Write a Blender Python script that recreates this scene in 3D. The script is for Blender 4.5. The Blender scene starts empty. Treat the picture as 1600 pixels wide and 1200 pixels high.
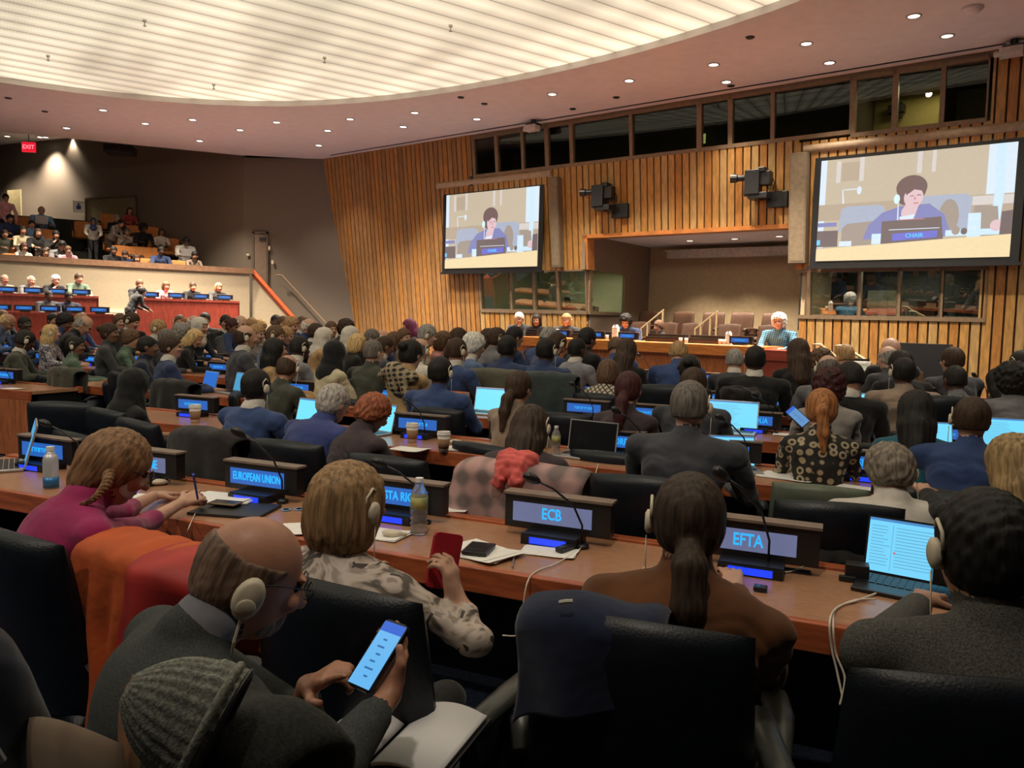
import bpy, math, random
import numpy as np
from mathutils import Vector, Matrix
random.seed(7)
PI = math.pi
R = math.radians
sc = bpy.context.scene
COL = sc.collection
VT = sc.view_settings
VT.view_transform = 'Standard'; VT.look = 'None'; VT.gamma = 1; VT.exposure = .95
EK = .53
try: VT.use_curve_mapping = False
except Exception: pass

# ---------------------------------------------------------------- camera
FPX = 1200.0; PITCH = R(4.76); ROLL = R(1.55); CH = 1.65
_f = np.array([0, math.cos(PITCH), -math.sin(PITCH)]); _u0 = np.array([0, math.sin(PITCH), math.cos(PITCH)])
_r0 = np.array([1., 0, 0])
_r = _r0*math.cos(ROLL)+_u0*math.sin(ROLL); _u = _u0*math.cos(ROLL)-_r0*math.sin(ROLL)
CAM = np.array([0, 0, CH])
cd = bpy.data.cameras.new('camera'); co = bpy.data.objects.new('camera', cd); COL.objects.link(co)
cd.sensor_width = 36; cd.lens = 36*FPX/1600; cd.clip_start = 0.05
co.matrix_world = Matrix(((_r[0], _u[0], -_f[0], 0), (_r[1], _u[1], -_f[1], 0), (_r[2], _u[2], -_f[2], CH), (0, 0, 0, 1)))
sc.camera = co
def ray(px, py): return _f+_r*(px-800)/FPX-_u*(py-600)/FPX
def atY(px, py, Y): d = ray(px, py); return CAM+d*(Y/d[1])
def atZ(px, py, z): d = ray(px, py); return CAM+d*((z-CH)/d[2])
def atN(px, py, nv, D): d = ray(px, py); return CAM+d*(D/(nv[0]*d[0]+nv[1]*d[1]))
NR = np.array([.382, .924])      # normal of the delegates' rows
NW = np.array([.605, .796])      # normal of the front wall
RY = -math.atan2(.382, .924)     # rotation of things square to the rows
WY = -math.atan2(.605, .796)

# ---------------------------------------------------------------- materials
MATS = {}
def _new(name):
    m = bpy.data.materials.new(name); m.use_nodes = True; MATS[name] = m
    return m, m.node_tree, m.node_tree.nodes, m.node_tree.links, m.node_tree.nodes['Principled BSDF']
def mat(name, col, rough=.6, metal=0, noise=.12, nscale=12, bump=0, bscale=60, stretch=(1, 1, 1), col2=None, sheen=0, spec=None, detail=3):
    if name in MATS: return MATS[name]
    m, nt, N, L, b = _new(name)
    b.inputs['Roughness'].default_value = rough; b.inputs['Metallic'].default_value = metal
    if spec is not None: b.inputs['Specular IOR Level'].default_value = spec
    if sheen: b.inputs['Sheen Weight'].default_value = sheen
    tc = N.new('ShaderNodeTexCoord'); mp = N.new('ShaderNodeMapping'); L.new(tc.outputs['Object'], mp.inputs['Vector'])
    mp.inputs['Scale'].default_value = stretch
    nz = N.new('ShaderNodeTexNoise'); nz.inputs['Scale'].default_value = nscale; nz.inputs['Detail'].default_value = detail
    L.new(mp.outputs[0], nz.inputs['Vector'])
    cr = N.new('ShaderNodeValToRGB'); L.new(nz.outputs['Fac'], cr.inputs[0])
    c2 = col2 or tuple(c*(1-noise) for c in col); c1 = col if col2 else tuple(min(1, c*(1+noise)) for c in col)
    cr.color_ramp.elements[0].position = .35; cr.color_ramp.elements[1].position = .65
    cr.color_ramp.elements[0].color = (*c2, 1); cr.color_ramp.elements[1].color = (*c1, 1)
    L.new(cr.outputs[0], b.inputs['Base Color'])
    if bump:
        n2 = N.new('ShaderNodeTexNoise'); n2.inputs['Scale'].default_value = bscale; n2.inputs['Detail'].default_value = 2
        L.new(mp.outputs[0], n2.inputs['Vector'])
        bp = N.new('ShaderNodeBump'); bp.inputs['Strength'].default_value = .6; bp.inputs['Distance'].default_value = bump
        L.new(n2.outputs['Fac'], bp.inputs['Height']); L.new(bp.outputs[0], b.inputs['Normal'])
    return m
def emis(name, col, s, sample=False, noise=0):
    if name in MATS: return MATS[name]
    m, nt, N, L, b = _new(name)
    b.inputs['Base Color'].default_value = (.02, .02, .02, 1); b.inputs['Roughness'].default_value = .3
    b.inputs['Emission Color'].default_value = (*col, 1); b.inputs['Emission Strength'].default_value = s*EK
    if noise:
        tc = N.new('ShaderNodeTexCoord'); nz = N.new('ShaderNodeTexNoise'); nz.inputs['Scale'].default_value = 14
        L.new(tc.outputs['Object'], nz.inputs['Vector'])
        mx = N.new('ShaderNodeMixRGB'); L.new(nz.outputs['Fac'], mx.inputs[0])
        mx.inputs[1].default_value = (*[c*(1-noise) for c in col], 1); mx.inputs[2].default_value = (*[min(1, c*(1+noise)) for c in col], 1)
        L.new(mx.outputs[0], b.inputs['Emission Color'])
    if not sample: m.cycles.emission_sampling = 'NONE'
    return m
def cloth(name, col, rough=.85, bump=.02, noise=.18): return mat('cloth_'+name, col, rough, noise=noise, nscale=7, bump=bump, bscale=9, sheen=.15, spec=.25)
def hairm(name, col, sheenr=.6): return mat('hair_'+name, col, sheenr, spec=.3, noise=.45, nscale=1, stretch=(90, 90, 9), bump=.006, bscale=1, detail=2)
def skinm(name, col): return mat('skin_'+name, col, .48, noise=.07, nscale=25, bump=.001, bscale=80)
SKIN = {'p': skinm('pale', (.55, .33, .245)), 'f': skinm('fair', (.50, .28, .19)), 't': skinm('tan', (.40, .21, .13)),
        'b': skinm('brown', (.19, .095, .055)), 'd': skinm('dark', (.075, .038, .024))}
HAIRC = {'k': (.012, .010, .009), 'b': (.045, .024, .014), 'm': (.11, .06, .033), 'y': (.58, .40, .18), 'l': (.36, .22, .10), 'g': (.26, .24, .22),
         'w': (.62, .60, .56), 'r': (.30, .10, .035), 'a': (.05, .012, .012), 'v': (.16, .03, .09), 's': (.14, .12, .105), 'o': (.34, .135, .045)}
HAIR = {k: hairm(k, v) for k, v in HAIRC.items()}
CL = dict(n=(.028, .045, .115), N=(.032, .06, .165), k=(.012, .012, .013), g=(.052, .054, .066), G=(.15, .15, .16), o=(.055, .06, .045), w=(.60, .56, .50),
          c=(.55, .49, .33), t=(.42, .27, .13), s=(.27, .20, .15), p=(.50, .22, .20), e=(.10, .15, .11), T=(.02, .11, .16), m=(.30, .02, .11),
          b=(.16, .30, .48), r=(.35, .05, .05), P=(.60, .30, .33), u=(.05, .035, .04), B=(.10, .16, .30), F=(.30, .27, .25), h=(.05, .05, .055), q=(.015, .02, .04), L=(.22, .22, .25))
CLOTH = {k: cloth(k, v) for k, v in CL.items()}
WOOD = mat('wood_red_edge', (.38, .095, .036), .28, noise=.25, nscale=5, stretch=(1.2, 8, 8), bump=.0005, bscale=8)
DTOP = mat('desk_top_brown', (.40, .205, .115), .25, noise=.08, nscale=30, stretch=(1, 3, 3))
ODESK = mat('wood_orange_podium', (.62, .21, .045), .3, noise=.22, nscale=4, stretch=(1, 1, 10))
RDESK = mat('wood_burgundy', (.22, .035, .022), .35, noise=.2, nscale=4, stretch=(4, 4, 1))
BLACKP = mat('black_plastic', (.012, .012, .014), .35, noise=.1)
LEATHER = mat('black_blue_leather', (.0045, .0075, .013), .42, spec=.38, noise=.2, nscale=20, bump=.0015, bscale=160)
LEATHB = mat('brown_leather', (.075, .031, .014), .65, noise=.15, nscale=15)
METAL = mat('brushed_metal', (.45, .42, .38), .3, 1)
DARKM = mat('dark_metal', (.05, .05, .05), .4, .8)
PAPER = mat('white_paper', (.80, .78, .74), .8, noise=.04, nscale=40)
CREAM = mat('cream_plastic', (.62, .55, .42), .4, noise=.05)
GREYP = mat('taupe_vinyl', (.30, .25, .20), .5, noise=.1)
SILVER = mat('silver_plastic', (.45, .45, .46), .35, .6, noise=.05)
EYE = mat('eye_dark', (.02, .015, .012), .2); LIP = mat('lip', (.38, .12, .10), .4)
def glass(name, tint=(1, 1, 1), refl=.12, rough=.0):
    if name in MATS: return MATS[name]
    m, nt, N, L, b = _new(name); N.remove(b)
    out = [n for n in N if n.type == 'OUTPUT_MATERIAL'][0]
    tr = N.new('ShaderNodeBsdfTransparent'); tr.inputs[0].default_value = (*tint, 1)
    gl = N.new('ShaderNodeBsdfGlossy'); gl.inputs['Roughness'].default_value = rough
    mx = N.new('ShaderNodeMixShader'); mx.inputs[0].default_value = refl
    L.new(tr.outputs[0], mx.inputs[1]); L.new(gl.outputs[0], mx.inputs[2]); L.new(mx.outputs[0], out.inputs[0])
    return m

# ---------------------------------------------------------------- mesh helpers
class MB:
    def __init__(s): s.v = []; s.f = []; s.m = []
    def add(s, vs, fs, mi=0):
        o = len(s.v); s.v += [tuple(v) for v in vs]; s.f += [tuple(i+o for i in f) for f in fs]; s.m += [mi]*len(fs); return s
    def box(s, c, d, rot=None, mi=0, taper=1.0):
        x, y, z = d[0]/2, d[1]/2, d[2]/2; vs = []
        for k in (-1, 1):
            t = taper if k > 0 else 1
            for a, b in ((-1, -1), (1, -1), (1, 1), (-1, 1)): vs.append(Vector((a*x*t, b*y*t, k*z)))
        if rot is not None: vs = [rot @ v for v in vs]
        c = Vector(c)
        return s.add([v+c for v in vs], [(0, 3, 2, 1), (4, 5, 6, 7), (0, 1, 5, 4), (1, 2, 6, 5), (2, 3, 7, 6), (3, 0, 4, 7)], mi)
    def b2(s, x0, x1, y0, y1, z0, z1, mi=0): return s.box(((x0+x1)/2, (y0+y1)/2, (z0+z1)/2), (x1-x0, y1-y0, z1-z0), None, mi)
    def tube(s, pts, r, n=8, mi=0, caps=True, flat=1.0):
        pts = [Vector(p) for p in pts]; rs = r if isinstance(r, (list, tuple)) else [r]*len(pts)
        vs = []; up = None
        for i, p in enumerate(pts):
            t = (pts[min(i+1, len(pts)-1)]-pts[max(i-1, 0)]).normalized()
            if up is None: up = Vector((0, 0, 1)) if abs(t.z) < .9 else Vector((1, 0, 0))
            a = t.cross(up).normalized(); b = a.cross(t).normalized(); up = b
            for k in range(n):
                w = 2*PI*k/n; vs.append(p+a*math.cos(w)*rs[i]+b*math.sin(w)*rs[i]*flat)
        fs = [(i*n+k, i*n+(k+1) % n, (i+1)*n+(k+1) % n, (i+1)*n+k) for i in range(len(pts)-1) for k in range(n)]
        if caps: fs += [tuple(range(n))[::-1], tuple(range((len(pts)-1)*n, len(pts)*n))]
        return s.add(vs, fs, mi)
    def lathe(s, prof, n=20, c=(0, 0, 0), mi=0):
        vs = [(c[0]+r*math.cos(2*PI*k/n), c[1]+r*math.sin(2*PI*k/n), c[2]+z) for r, z in prof for k in range(n)]
        fs = [(i*n+k, i*n+(k+1) % n, (i+1)*n+(k+1) % n, (i+1)*n+k) for i in range(len(prof)-1) for k in range(n)]
        if prof[0][0] > 1e-4: fs.append(tuple(range(n))[::-1])
        if prof[-1][0] > 1e-4: fs.append(tuple(range((len(prof)-1)*n, len(prof)*n)))
        return s.add(vs, fs, mi)
    def prism(s, poly, z0, z1, mi=0, M=None):
        n = len(poly); vs = [Vector((x, y, z0)) for x, y in poly]+[Vector((x, y, z1)) for x, y in poly]
        if M is not None: vs = [M @ v for v in vs]
        return s.add(vs, [tuple(range(n))[::-1], tuple(range(n, 2*n))]+[(i, (i+1) % n, n+(i+1) % n, n+i) for i in range(n)], mi)
    def xf(s, M): s.v = [tuple(M @ Vector(v)) for v in s.v]; return s
    def mesh(s, name, mats, smooth=False, bevel=0):
        me = bpy.data.meshes.new(name); me.from_pydata(s.v, [], s.f); me.update()
        mats = mats if isinstance(mats, (list, tuple)) else [mats]
        for m in mats: me.materials.append(m)
        me.polygons.foreach_set('material_index', s.m)
        if smooth: me.polygons.foreach_set('use_smooth', [True]*len(me.polygons))
        return me
    def obj(s, name, mats, parent=None, smooth=False, bevel=0, subsurf=0):
        o = bpy.data.objects.new(name, s.mesh(name, mats, smooth)); COL.objects.link(o)
        if parent: o.parent = parent
        if bevel:
            b = o.modifiers.new('bevel', 'BEVEL'); b.width = bevel; b.segments = 2; b.limit_method = 'ANGLE'
        if subsurf:
            b = o.modifiers.new('sub', 'SUBSURF'); b.levels = subsurf; b.render_levels = subsurf
        return o
def autosmooth(o, ang=35):
    me = o.data; me.polygons.foreach_set('use_smooth', [True]*len(me.polygons))
    try: me.set_sharp_from_angle(angle=R(ang))
    except Exception: pass
    return o
def tag(o, label, cat, group=None, kind=None):
    o['label'] = label; o['category'] = cat
    if group: o['group'] = group
    if kind: o['kind'] = kind
    return o
def struct(o): o['kind'] = 'structure'; return o
def empty(name, loc=(0, 0, 0), rz=0, s=1.0):
    o = bpy.data.objects.new(name, None); COL.objects.link(o); o.location = loc; o.rotation_euler = (0, 0, rz); o.scale = (s, s, s)
    o.empty_display_size = .1
    return o
def copy_tree(o, parent=None):
    c = o.copy(); COL.objects.link(c); c.parent = parent
    for ch in list(o.children): copy_tree(ch, c)
    return c
def kids(o, p): return [c for c in o.children if c.name.split('.')[0] == p]

# ---------------------------------------------------------------- implicit surfaces
def surfnets(F, o, h):
    S = F < 0
    nx, ny, nz = F.shape
    c = [S[i:nx-1+i, j:ny-1+j, k:nz-1+k] for i in (0, 1) for j in (0, 1) for k in (0, 1)]
    cnt = sum(a.astype(np.int8) for a in c); act = (cnt > 0) & (cnt < 8)
    I, J, K = np.nonzero(act); idx = -np.ones(act.shape, np.int64); idx[I, J, K] = np.arange(len(I))
    acc = np.zeros((len(I), 3)); w = np.zeros(len(I))
    for ax in range(3):
        for a in (0, 1):
            for b in (0, 1):
                o0 = [0, 0, 0]; oo = [i for i in range(3) if i != ax]; o0[oo[0]] = a; o0[oo[1]] = b
                o1 = list(o0); o1[ax] = 1
                f0 = F[I+o0[0], J+o0[1], K+o0[2]]; f1 = F[I+o1[0], J+o1[1], K+o1[2]]
                m = (f0 < 0) != (f1 < 0); t = np.where(m, f0/np.where(m, f0-f1, 1), 0)
                p = np.tile(np.array(o0, float), (len(I), 1)); p[:, ax] = t
                acc += p*m[:, None]; w += m
    V = (acc/w[:, None]+np.stack([I, J, K], 1))*h+np.array(o)
    Q = []
    for ax in range(3):
        sl0 = [slice(None)]*3; sl1 = [slice(None)]*3; sl0[ax] = slice(0, -1); sl1[ax] = slice(1, None)
        A = S[tuple(sl0)]; B = S[tuple(sl1)]
        E = np.argwhere(A != B); a, b = [(ax+1) % 3, (ax+2) % 3]
        E = E[(E[:, a] > 0) & (E[:, b] > 0)]
        E = E[(E[:, a] < F.shape[a]-1) & (E[:, b] < F.shape[b]-1)]
        def cell(da, db):
            q = E.copy(); q[:, a] += da; q[:, b] += db; return idx[q[:, 0], q[:, 1], q[:, 2]]
        q = np.stack([cell(-1, -1), cell(0, -1), cell(0, 0), cell(-1, 0)], 1)
        flip = ~A[E[:, 0], E[:, 1], E[:, 2]]
        q[flip] = q[flip][:, ::-1]
        Q.append(q)
    return V, np.concatenate(Q)
def smin(a, b, k):
    h = np.clip(.5+.5*(b-a)/k, 0, 1); return b*(1-h)+a*h-k*h*(1-h)
# primitives: ('c',a,b,ra,rb,tag[,k]) capsule   ('e',centre,radii,tag[,k,R]) ellipsoid
def primdist(p, P):
    if p[0] == 'c':
        a = np.array(p[1], float); b = np.array(p[2], float); ba = b-a
        t = np.clip(((P-a)@ba)/max(ba@ba, 1e-9), 0, 1)
        return np.linalg.norm(P-a-t[..., None]*ba, axis=-1)-(p[3]+(p[4]-p[3])*t)
    q = P-np.array(p[1], float)
    if len(p) > 5 and p[5] is not None: q = q@np.array(p[5])
    r = np.array(p[2], float); k0 = np.linalg.norm(q/r, axis=-1); k1 = np.linalg.norm(q/(r*r), axis=-1)+1e-9
    return k0*(k0-1)/k1
def pbox(p):
    if p[0] == 'c':
        a = np.array(p[1]); b = np.array(p[2]); r = max(p[3], p[4]); return np.minimum(a, b)-r, np.maximum(a, b)+r
    c = np.array(p[1]); r = np.array(p[2]) if not (len(p) > 5 and p[5] is not None) else np.full(3, max(p[2])); return c-r, c+r
def ptag(p): return p[5] if p[0] == 'c' else p[3]
def pk(p, d): return (p[6] if len(p) > 6 else d) if p[0] == 'c' else (p[4] if len(p) > 4 and p[4] else d)
def field(prims, h, k=.025, post=None, pad=.03):
    B = [pbox(p) for p in prims]
    lo = np.min([b[0] for b in B], 0)-pad; hi = np.max([b[1] for b in B], 0)+pad
    n = np.ceil((hi-lo)/h).astype(int)+1
    ax = [lo[i]+h*np.arange(n[i]) for i in range(3)]
    F = np.full(n, .1, np.float64)
    for p, (l, u) in zip(prims, B):
        i0 = np.maximum(((l-.06-lo)/h).astype(int), 0); i1 = np.minimum(((u+.06-lo)/h).astype(int)+2, n)
        P = np.stack(np.meshgrid(*[ax[i][i0[i]:i1[i]] for i in range(3)], indexing='ij'), -1)
        s = tuple(slice(i0[i], i1[i]) for i in range(3))
        F[s] = smin(F[s], primdist(p, P), pk(p, k))
    if post is not None:
        P = np.stack(np.meshgrid(*ax, indexing='ij'), -1); F = post(F, P)
    F[0] = F[-1] = .1; F[:, 0] = F[:, -1] = .1; F[:, :, 0] = F[:, :, -1] = .1
    return F, lo
def implicit(name, prims, h, mats, k=.025, post=None, tags=True, bias=None):
    F, lo = field(prims, h, k, post)
    V, Q = surfnets(F, lo, h)
    me = bpy.data.meshes.new(name); me.from_pydata(V.tolist(), [], Q.tolist()); me.update()
    for m in mats: me.materials.append(m)
    if tags and len(mats) > 1:
        D = np.stack([primdist(p, V)-(bias or {}).get(ptag(p), 0) for p in prims], 1)
        T = np.array([ptag(p) for p in prims])[np.argmin(D, 1)]
        tt = T[Q]; me.polygons.foreach_set('material_index', np.median(tt, 1).astype(int).tolist() if False else tt[:, 0].tolist())
    me.polygons.foreach_set('use_smooth', [True]*len(me.polygons))
    return me
def wob(P, a, f, ph=0):
    x, y, z = P[..., 0]*f, P[..., 1]*f, P[..., 2]*f
    return a*(np.sin(x*1.1+2.1*np.sin(y*.7+ph)+ph)*np.sin(z*.9+1.3*np.sin(x*.8)+ph*2)+.5*np.sin(y*1.9+z*1.3+ph))
# ---------------------------------------------------------------- people
def rotm(yaw, pitch, roll=0):
    # yaw to the person's right positive, pitch down positive; columns = local axes
    return np.array((Matrix.Rotation(-yaw, 3, 'Z') @ Matrix.Rotation(-pitch, 3, 'X') @ Matrix.Rotation(roll, 3, 'Y')))
def hand(w, d, nrm, side, curl=.5, spread=.16, tg=0, s=1.0, thumb=.6, point=False):
    """palm and five bent fingers; w wrist, d direction of fingers, nrm back-of-hand normal, side +1: thumb to cross(d,nrm)"""
    w = np.array(w, float); d = np.array(d, float); d /= np.linalg.norm(d); nrm = np.array(nrm, float); nrm -= d*(nrm@d); nrm /= np.linalg.norm(nrm)
    x = np.cross(d, nrm)*side; P = []
    pc = w+d*.05*s
    for t in (-.024, -.008, .008, .024): P.append(('c', w+d*.012*s+x*t*.7*s, w+d*.085*s+x*t*1.15*s, .0145*s, .0125*s, tg, .012))
    L = [.075, .083, .078, .062]; X = [.031, .0105, -.0105, -.030]
    for i in range(4):
        base = w+d*.088*s+x*X[i]*s; dd = d+x*(X[i]/.031)*spread*.6; dd /= np.linalg.norm(dd); p = base
        cu = curl*(1+.15*i); cu = .12 if (point and i == 0) else cu
        for j, fr in enumerate((.45, .32, .23)):
            a = cu*(j+.6)*.8; v = dd*math.cos(a)-nrm*math.sin(a); q = p+v*L[i]*fr*s
            P.append(('c', p, q, (.0098-.0009*j)*s, (.0090-.0009*j)*s, tg, .005)); p = q
    b = w+d*.028*s+x*.026*s; v = d*.55+x*.75-nrm*thumb*.5; v /= np.linalg.norm(v); q = b+v*.042*s
    P.append(('c', b, q, .0145*s, .0112*s, tg, .01)); v2 = d*.85+x*.25-nrm*thumb*.5; v2 /= np.linalg.norm(v2)
    P.append(('c', q, q+v2*.034*s, .0108*s, .009*s, tg, .005))
    return P
HS = 1.10
HSN = 1.07
def headprims(HC, Rm, near=False, female=False, fat=1.0):
    P = []; HS = HSN if near else globals()['HS']
    def e(c, r, t, k=.02): P.append(('e', HC+Rm@(np.array(c)*HS), tuple(q*HS for q in r), t, k, Rm))
    e((0, -.012, .018), (.077*fat, .096, .100), 0, .03); e((0, .018, -.035), (.062*fat, .070, .082), 0, .03)
    e((0, .052, -.088), (.034, .030, .026), 0, .025)
    for s in (-1, 1): e((s*.077*fat, -.008, -.012), (.010, .020, .032), 0, .006)
    if near is not None:
        P.append(('c', HC+Rm@np.array((0, .094, .013)), HC+Rm@np.array((0, .115, -.028)), .009, .015, 0, .012))
        for s in (-1, 1):
            e((s*.032, .082, -.022+.0), (.022, .016, .018), 0, .02)
            e((s*.030, .0835 if near else .086, .012), (.0135, .0075, .0065) if near else (.008, .004, .004), 5, .003)
            e((s*.031, .085, .030), (.021, .008, .006), 0, .008)
        e((0, .087, -.058), (.022, .010, .0065), 6, .004)
    return P
def personprims(o):
    """o: dict of pose options -> primitives, head centre, head rotation"""
    L = R(o.get('lean', 12)); HLn = R(o.get('hlean', 20)); sw = o.get('sw', .205); fat = o.get('fat', 1.0); tw = R(o.get('twist', 0))
    stand = o.get('stand', False); hz = .93 if stand else .56
    up = np.array([math.sin(R(o.get('side', 0))), math.sin(L), math.cos(L)]); up /= np.linalg.norm(up)
    rt = np.array([math.cos(tw), -math.sin(tw), 0.]); fw = np.cross(up, rt); fw /= np.linalg.norm(fw)
    PV = np.array([0, -.02, hz]); W = PV+up*.20; C = PV+up*.38; SH = PV+up*.50; NB = PV+up*.55
    P = []
    def e(c, r, t, k=.05): P.append(('e', c, r, t, k, np.stack([rt, fw, up], 1)))
    e(PV, (.165*fat, .12*fat, .12), 2, .05); e(W, (.165*fat, .125*fat, .16), 1); e(PV+up*.06, (.175*fat, .135*fat, .10), 1); e(C-fw*.012, (.188*fat, .125*fat, .17), 1)
    hump = o.get('hump', .0)
    e(SH-up*.05-fw*(.035+hump), (.175*fat, .078, .10), 1)
    shr = .066 if not o.get('slim') else .054
    drop = np.array(o.get('drop', (0, 0)), float)
    S = []
    for i, s in enumerate((1, -1)):     # right arm first
        sh = SH+rt*sw*s-up*(.012+drop[i]); S.append(sh)
        P.append(('c', NB-up*.015+rt*.03*s, sh, .048, shr, 1, .05))
    hl = up*math.cos(HLn-L)+fw*math.sin(HLn-L); hd = NB+hl*(.162 if o.get('near') else .178); 
    HR = rotm(R(o.get('hyaw', 0))+tw*.5, R(o.get('hpitch', 15)))
    P.append(('c', NB-up*.03, hd-HR@np.array((0, .02, .05)), .055, .052, 0, .03))
    P.append(('c', NB+up*.012-fw*.006, NB+up*.046+fw*.008, .065, .062, 4, .006))
    P.append(('c', NB-up*.03-fw*.018, NB+up*.012-fw*.012, .080, .070, 1, .02))
    hp = headprims(hd, HR, o.get('near', False), fat=o.get('hfat', 1.0)); P += hp
    ar = .057 if not o.get('slim') else .044
    el = o.get('el'); wr = o.get('wr')
    D_el = [SH+rt*(sw+.05)+np.array([0, .13, -.25]), SH-rt*(sw+.05)+np.array([0, .13, -.25])]
    D_wr = [np.array([.14, .47, .79]), np.array([-.14, .45, .79])]
    for i in range(2):
        E_ = np.array(el[i], float) if el and el[i] is not None else D_el[i]
        W_ = np.array(wr[i], float) if wr and wr[i] is not None else D_wr[i]
        if o.get('sleeve', 'long') == 'short': mid = S[i]*.4+E_*.6
        P.append(('c', S[i], E_, ar*1.12, ar*.95, 1, .018))
        v = W_-E_; v = v/np.linalg.norm(v)
        if o.get('sleeve') == 'short':
            P.append(('c', E_, E_+(W_-E_)*.25, ar, ar*.98, 1, .02)); P.append(('c', E_, W_, .036, .025, 0, .015))
        else:
            P.append(('c', E_, W_-v*.055, ar*.95, .038, 1, .015)); P.append(('c', W_-v*.07, W_+v*.01, .027, .025, 0, .004))
        hs = (o.get('hands') or (None, None))[i]
        if hs: P += hand(W_, hs[0], hs[1], hs[2] if len(hs) > 2 else (1 if i == 0 else -1), **(hs[3] if len(hs) > 3 else {}))
        else:
            x = np.array([0, 0, 1.]) if abs(v[2]) < .8 else np.array([1., 0, 0]); P += hand(W_, v, x, -1 if i == 0 else 1, curl=.35) if o.get('near') else \
                [('c', W_, W_+v*.08, .028, .024, 0, .01), ('c', W_+v*.07, W_+v*.15-np.array([0, 0, .02]), .022, .014, 0, .01)]
    ft = o.get('feet')
    for s in (-1, 1):
        if stand:
            sp = o.get('stride', .04)
            hp_ = PV+np.array([.09*s, 0, -.04]); kn = np.array([.10*s, .04+sp*s, .50]); an = np.array([.11*s, -.02+sp*2*s, .09])
        else:
            hp_ = PV+np.array([.09*s, .02, -.02]); kn = np.array([.12*s, .43, .50]); an = np.array([.12*s, .40+.05*s, .09])
        P.append(('c', hp_, kn, .085*fat, .062, 2, .03)); P.append(('c', kn, an, .058, .043, 2, .02))
        P.append(('c', an+np.array([0, 0, -.035]), an+np.array([0, .15, -.05]), .042, .034, 3, .015))
    return P, hd, HR
HAIRCACHE = {}
def sdbox(P, c, h):
    q = np.abs(P-np.array(c))-np.array(h); return np.linalg.norm(np.maximum(q, 0), axis=-1)+np.minimum(q.max(-1), 0)
def hairmesh(style, near=False):
    key = (style, near)
    if key in HAIRCACHE: return HAIRCACHE[key]
    h = .0055 if near else .010
    am = .0016 if near else 0
    E = lambda c, r, k=.02: ('e', c, r, 0, k)
    cuts = []
    slant = lambda P, o: -(-.78*P[..., 1]+.63*P[..., 2]+o)
    if style in ('short', 'neat', 'buzz', 'balding', 'wavy', 'pony', 'bun', 'lowpony'):
        t = {'buzz': .004, 'wavy': .016, 'balding': .003 if near else .009}.get(style, .009)
        pr = [E((0, -.014, .022), (.077+t, .096+t, .100+t)), E((0, -.03, -.03), (.070+t*.8, .07+t*.5, .065))]
        post = lambda F, P: np.maximum(np.maximum(F, slant(P, .034)), -P[..., 2]-.060)
        if style == 'balding':
            na = .0009 if near else 0
            post = lambda F, P: np.maximum(np.maximum(np.maximum(F+wob(P, na, 260), slant(P, .012)), -P[..., 2]-.08), P[..., 2]-.045-.35*np.maximum(-P[..., 1]-.04, 0))
        if style == 'wavy': post = lambda F, P: np.maximum(np.maximum(F+wob(P, .004, 95), slant(P, .032)), -P[..., 2]-.08)
        if style == 'short' and near: post = lambda F, P: np.maximum(np.maximum(F+wob(P, .0022, 130), slant(P, .034)), -P[..., 2]-.085)
        if style in ('pony', 'lowpony', 'bun'): post = lambda F, P: np.maximum(F+(wob(P*np.array([1, 1, .15]), .0016, 170) if near else 0), np.where(P[..., 1] < -.092, -1, np.maximum(slant(P, .034), -P[..., 2]-.085)))
        if style == 'bun': pr += [E((0, -.125, .045), (.042, .036, .042), .008)]
        if style == 'pony': pr += [('c', (0, -.11, .02), (0, -.14, -.03), .026, .030, 0, .01), ('c', (0, -.14, -.03), (.01, -.125, -.16), .032, .03, 0, .02), ('c', (.01, -.125, -.16), (.015, -.11, -.27), .03, .012, 0, .02)]
        if style == 'lowpony': pr += [('c', (0, -.095, -.06), (0, -.12, -.10), .03, .034, 0, .012), ('c', (0, -.12, -.10), (0, -.125, -.20), .04, .038, 0, .02), ('c', (0, -.125, -.20), (0, -.12, -.33), .036, .016, 0, .02)]
    elif style == 'bob':
        pr = [E((0, -.012, .022), (.093, .110, .108)), E((0, -.025, -.06), (.098, .092, .10), .04)]
        post = lambda F, P: np.maximum(np.maximum(F+(wob(P*np.array([1, 1, .12]), .0022, 170) if near else 0), -sdbox(P, (0, .11, -.07), (.062, .085, .125))), -P[..., 2]-.14+.1*P[..., 1])
    elif style == 'long':
        pr = [E((0, -.012, .022), (.090, .106, .108)), E((0, -.03, -.07), (.092, .085, .12), .04), ('c', (0, -.065, -.1), (0, -.10, -.27), .075, .052, 0, .04), ('c', (.045, -.05, -.1), (.06, -.07, -.26), .045, .03, 0, .03), ('c', (-.045, -.05, -.1), (-.06, -.07, -.26), .045, .03, 0, .03)]
        post = lambda F, P: np.maximum(F+(wob(P*np.array([1, 1, .1]), .003, 150)), -sdbox(P, (0, .115, -.10), (.060, .088, .155)))
    elif style == 'curly':
        pr = [E((0, -.02, .03), (.108, .118, .112)), E((0, -.035, -.05), (.098, .085, .08), .04)]
        post = lambda F, P: np.maximum(F+wob(P, .008, 110), -sdbox(P, (0, .12, -.07), (.058, .085, .12)))
    elif style == 'hijab':
        pr = [E((0, -.015, .02), (.094, .112, .118)), E((0, .01, -.07), (.082, .085, .07), .04), ('c', (0, -.03, -.11), (0, -.03, -.20), .085, .115, 0, .05), ('c', (0, .03, -.13), (.0, .04, -.2), .075, .09, 0, .04)]
        post = lambda F, P: np.maximum(F+wob(P, .003, 45), -sdbox(P, (0, .135, -.015), (.048, .085, .075)))
    elif style == 'cap':
        pr = [E((0, -.01, .035), (.088, .105, .10)), ('e', (0, .09, .055), (.06, .06, .012), 0, .01)]
        post = lambda F, P: np.maximum(F, -P[..., 2]+.03)
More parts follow.
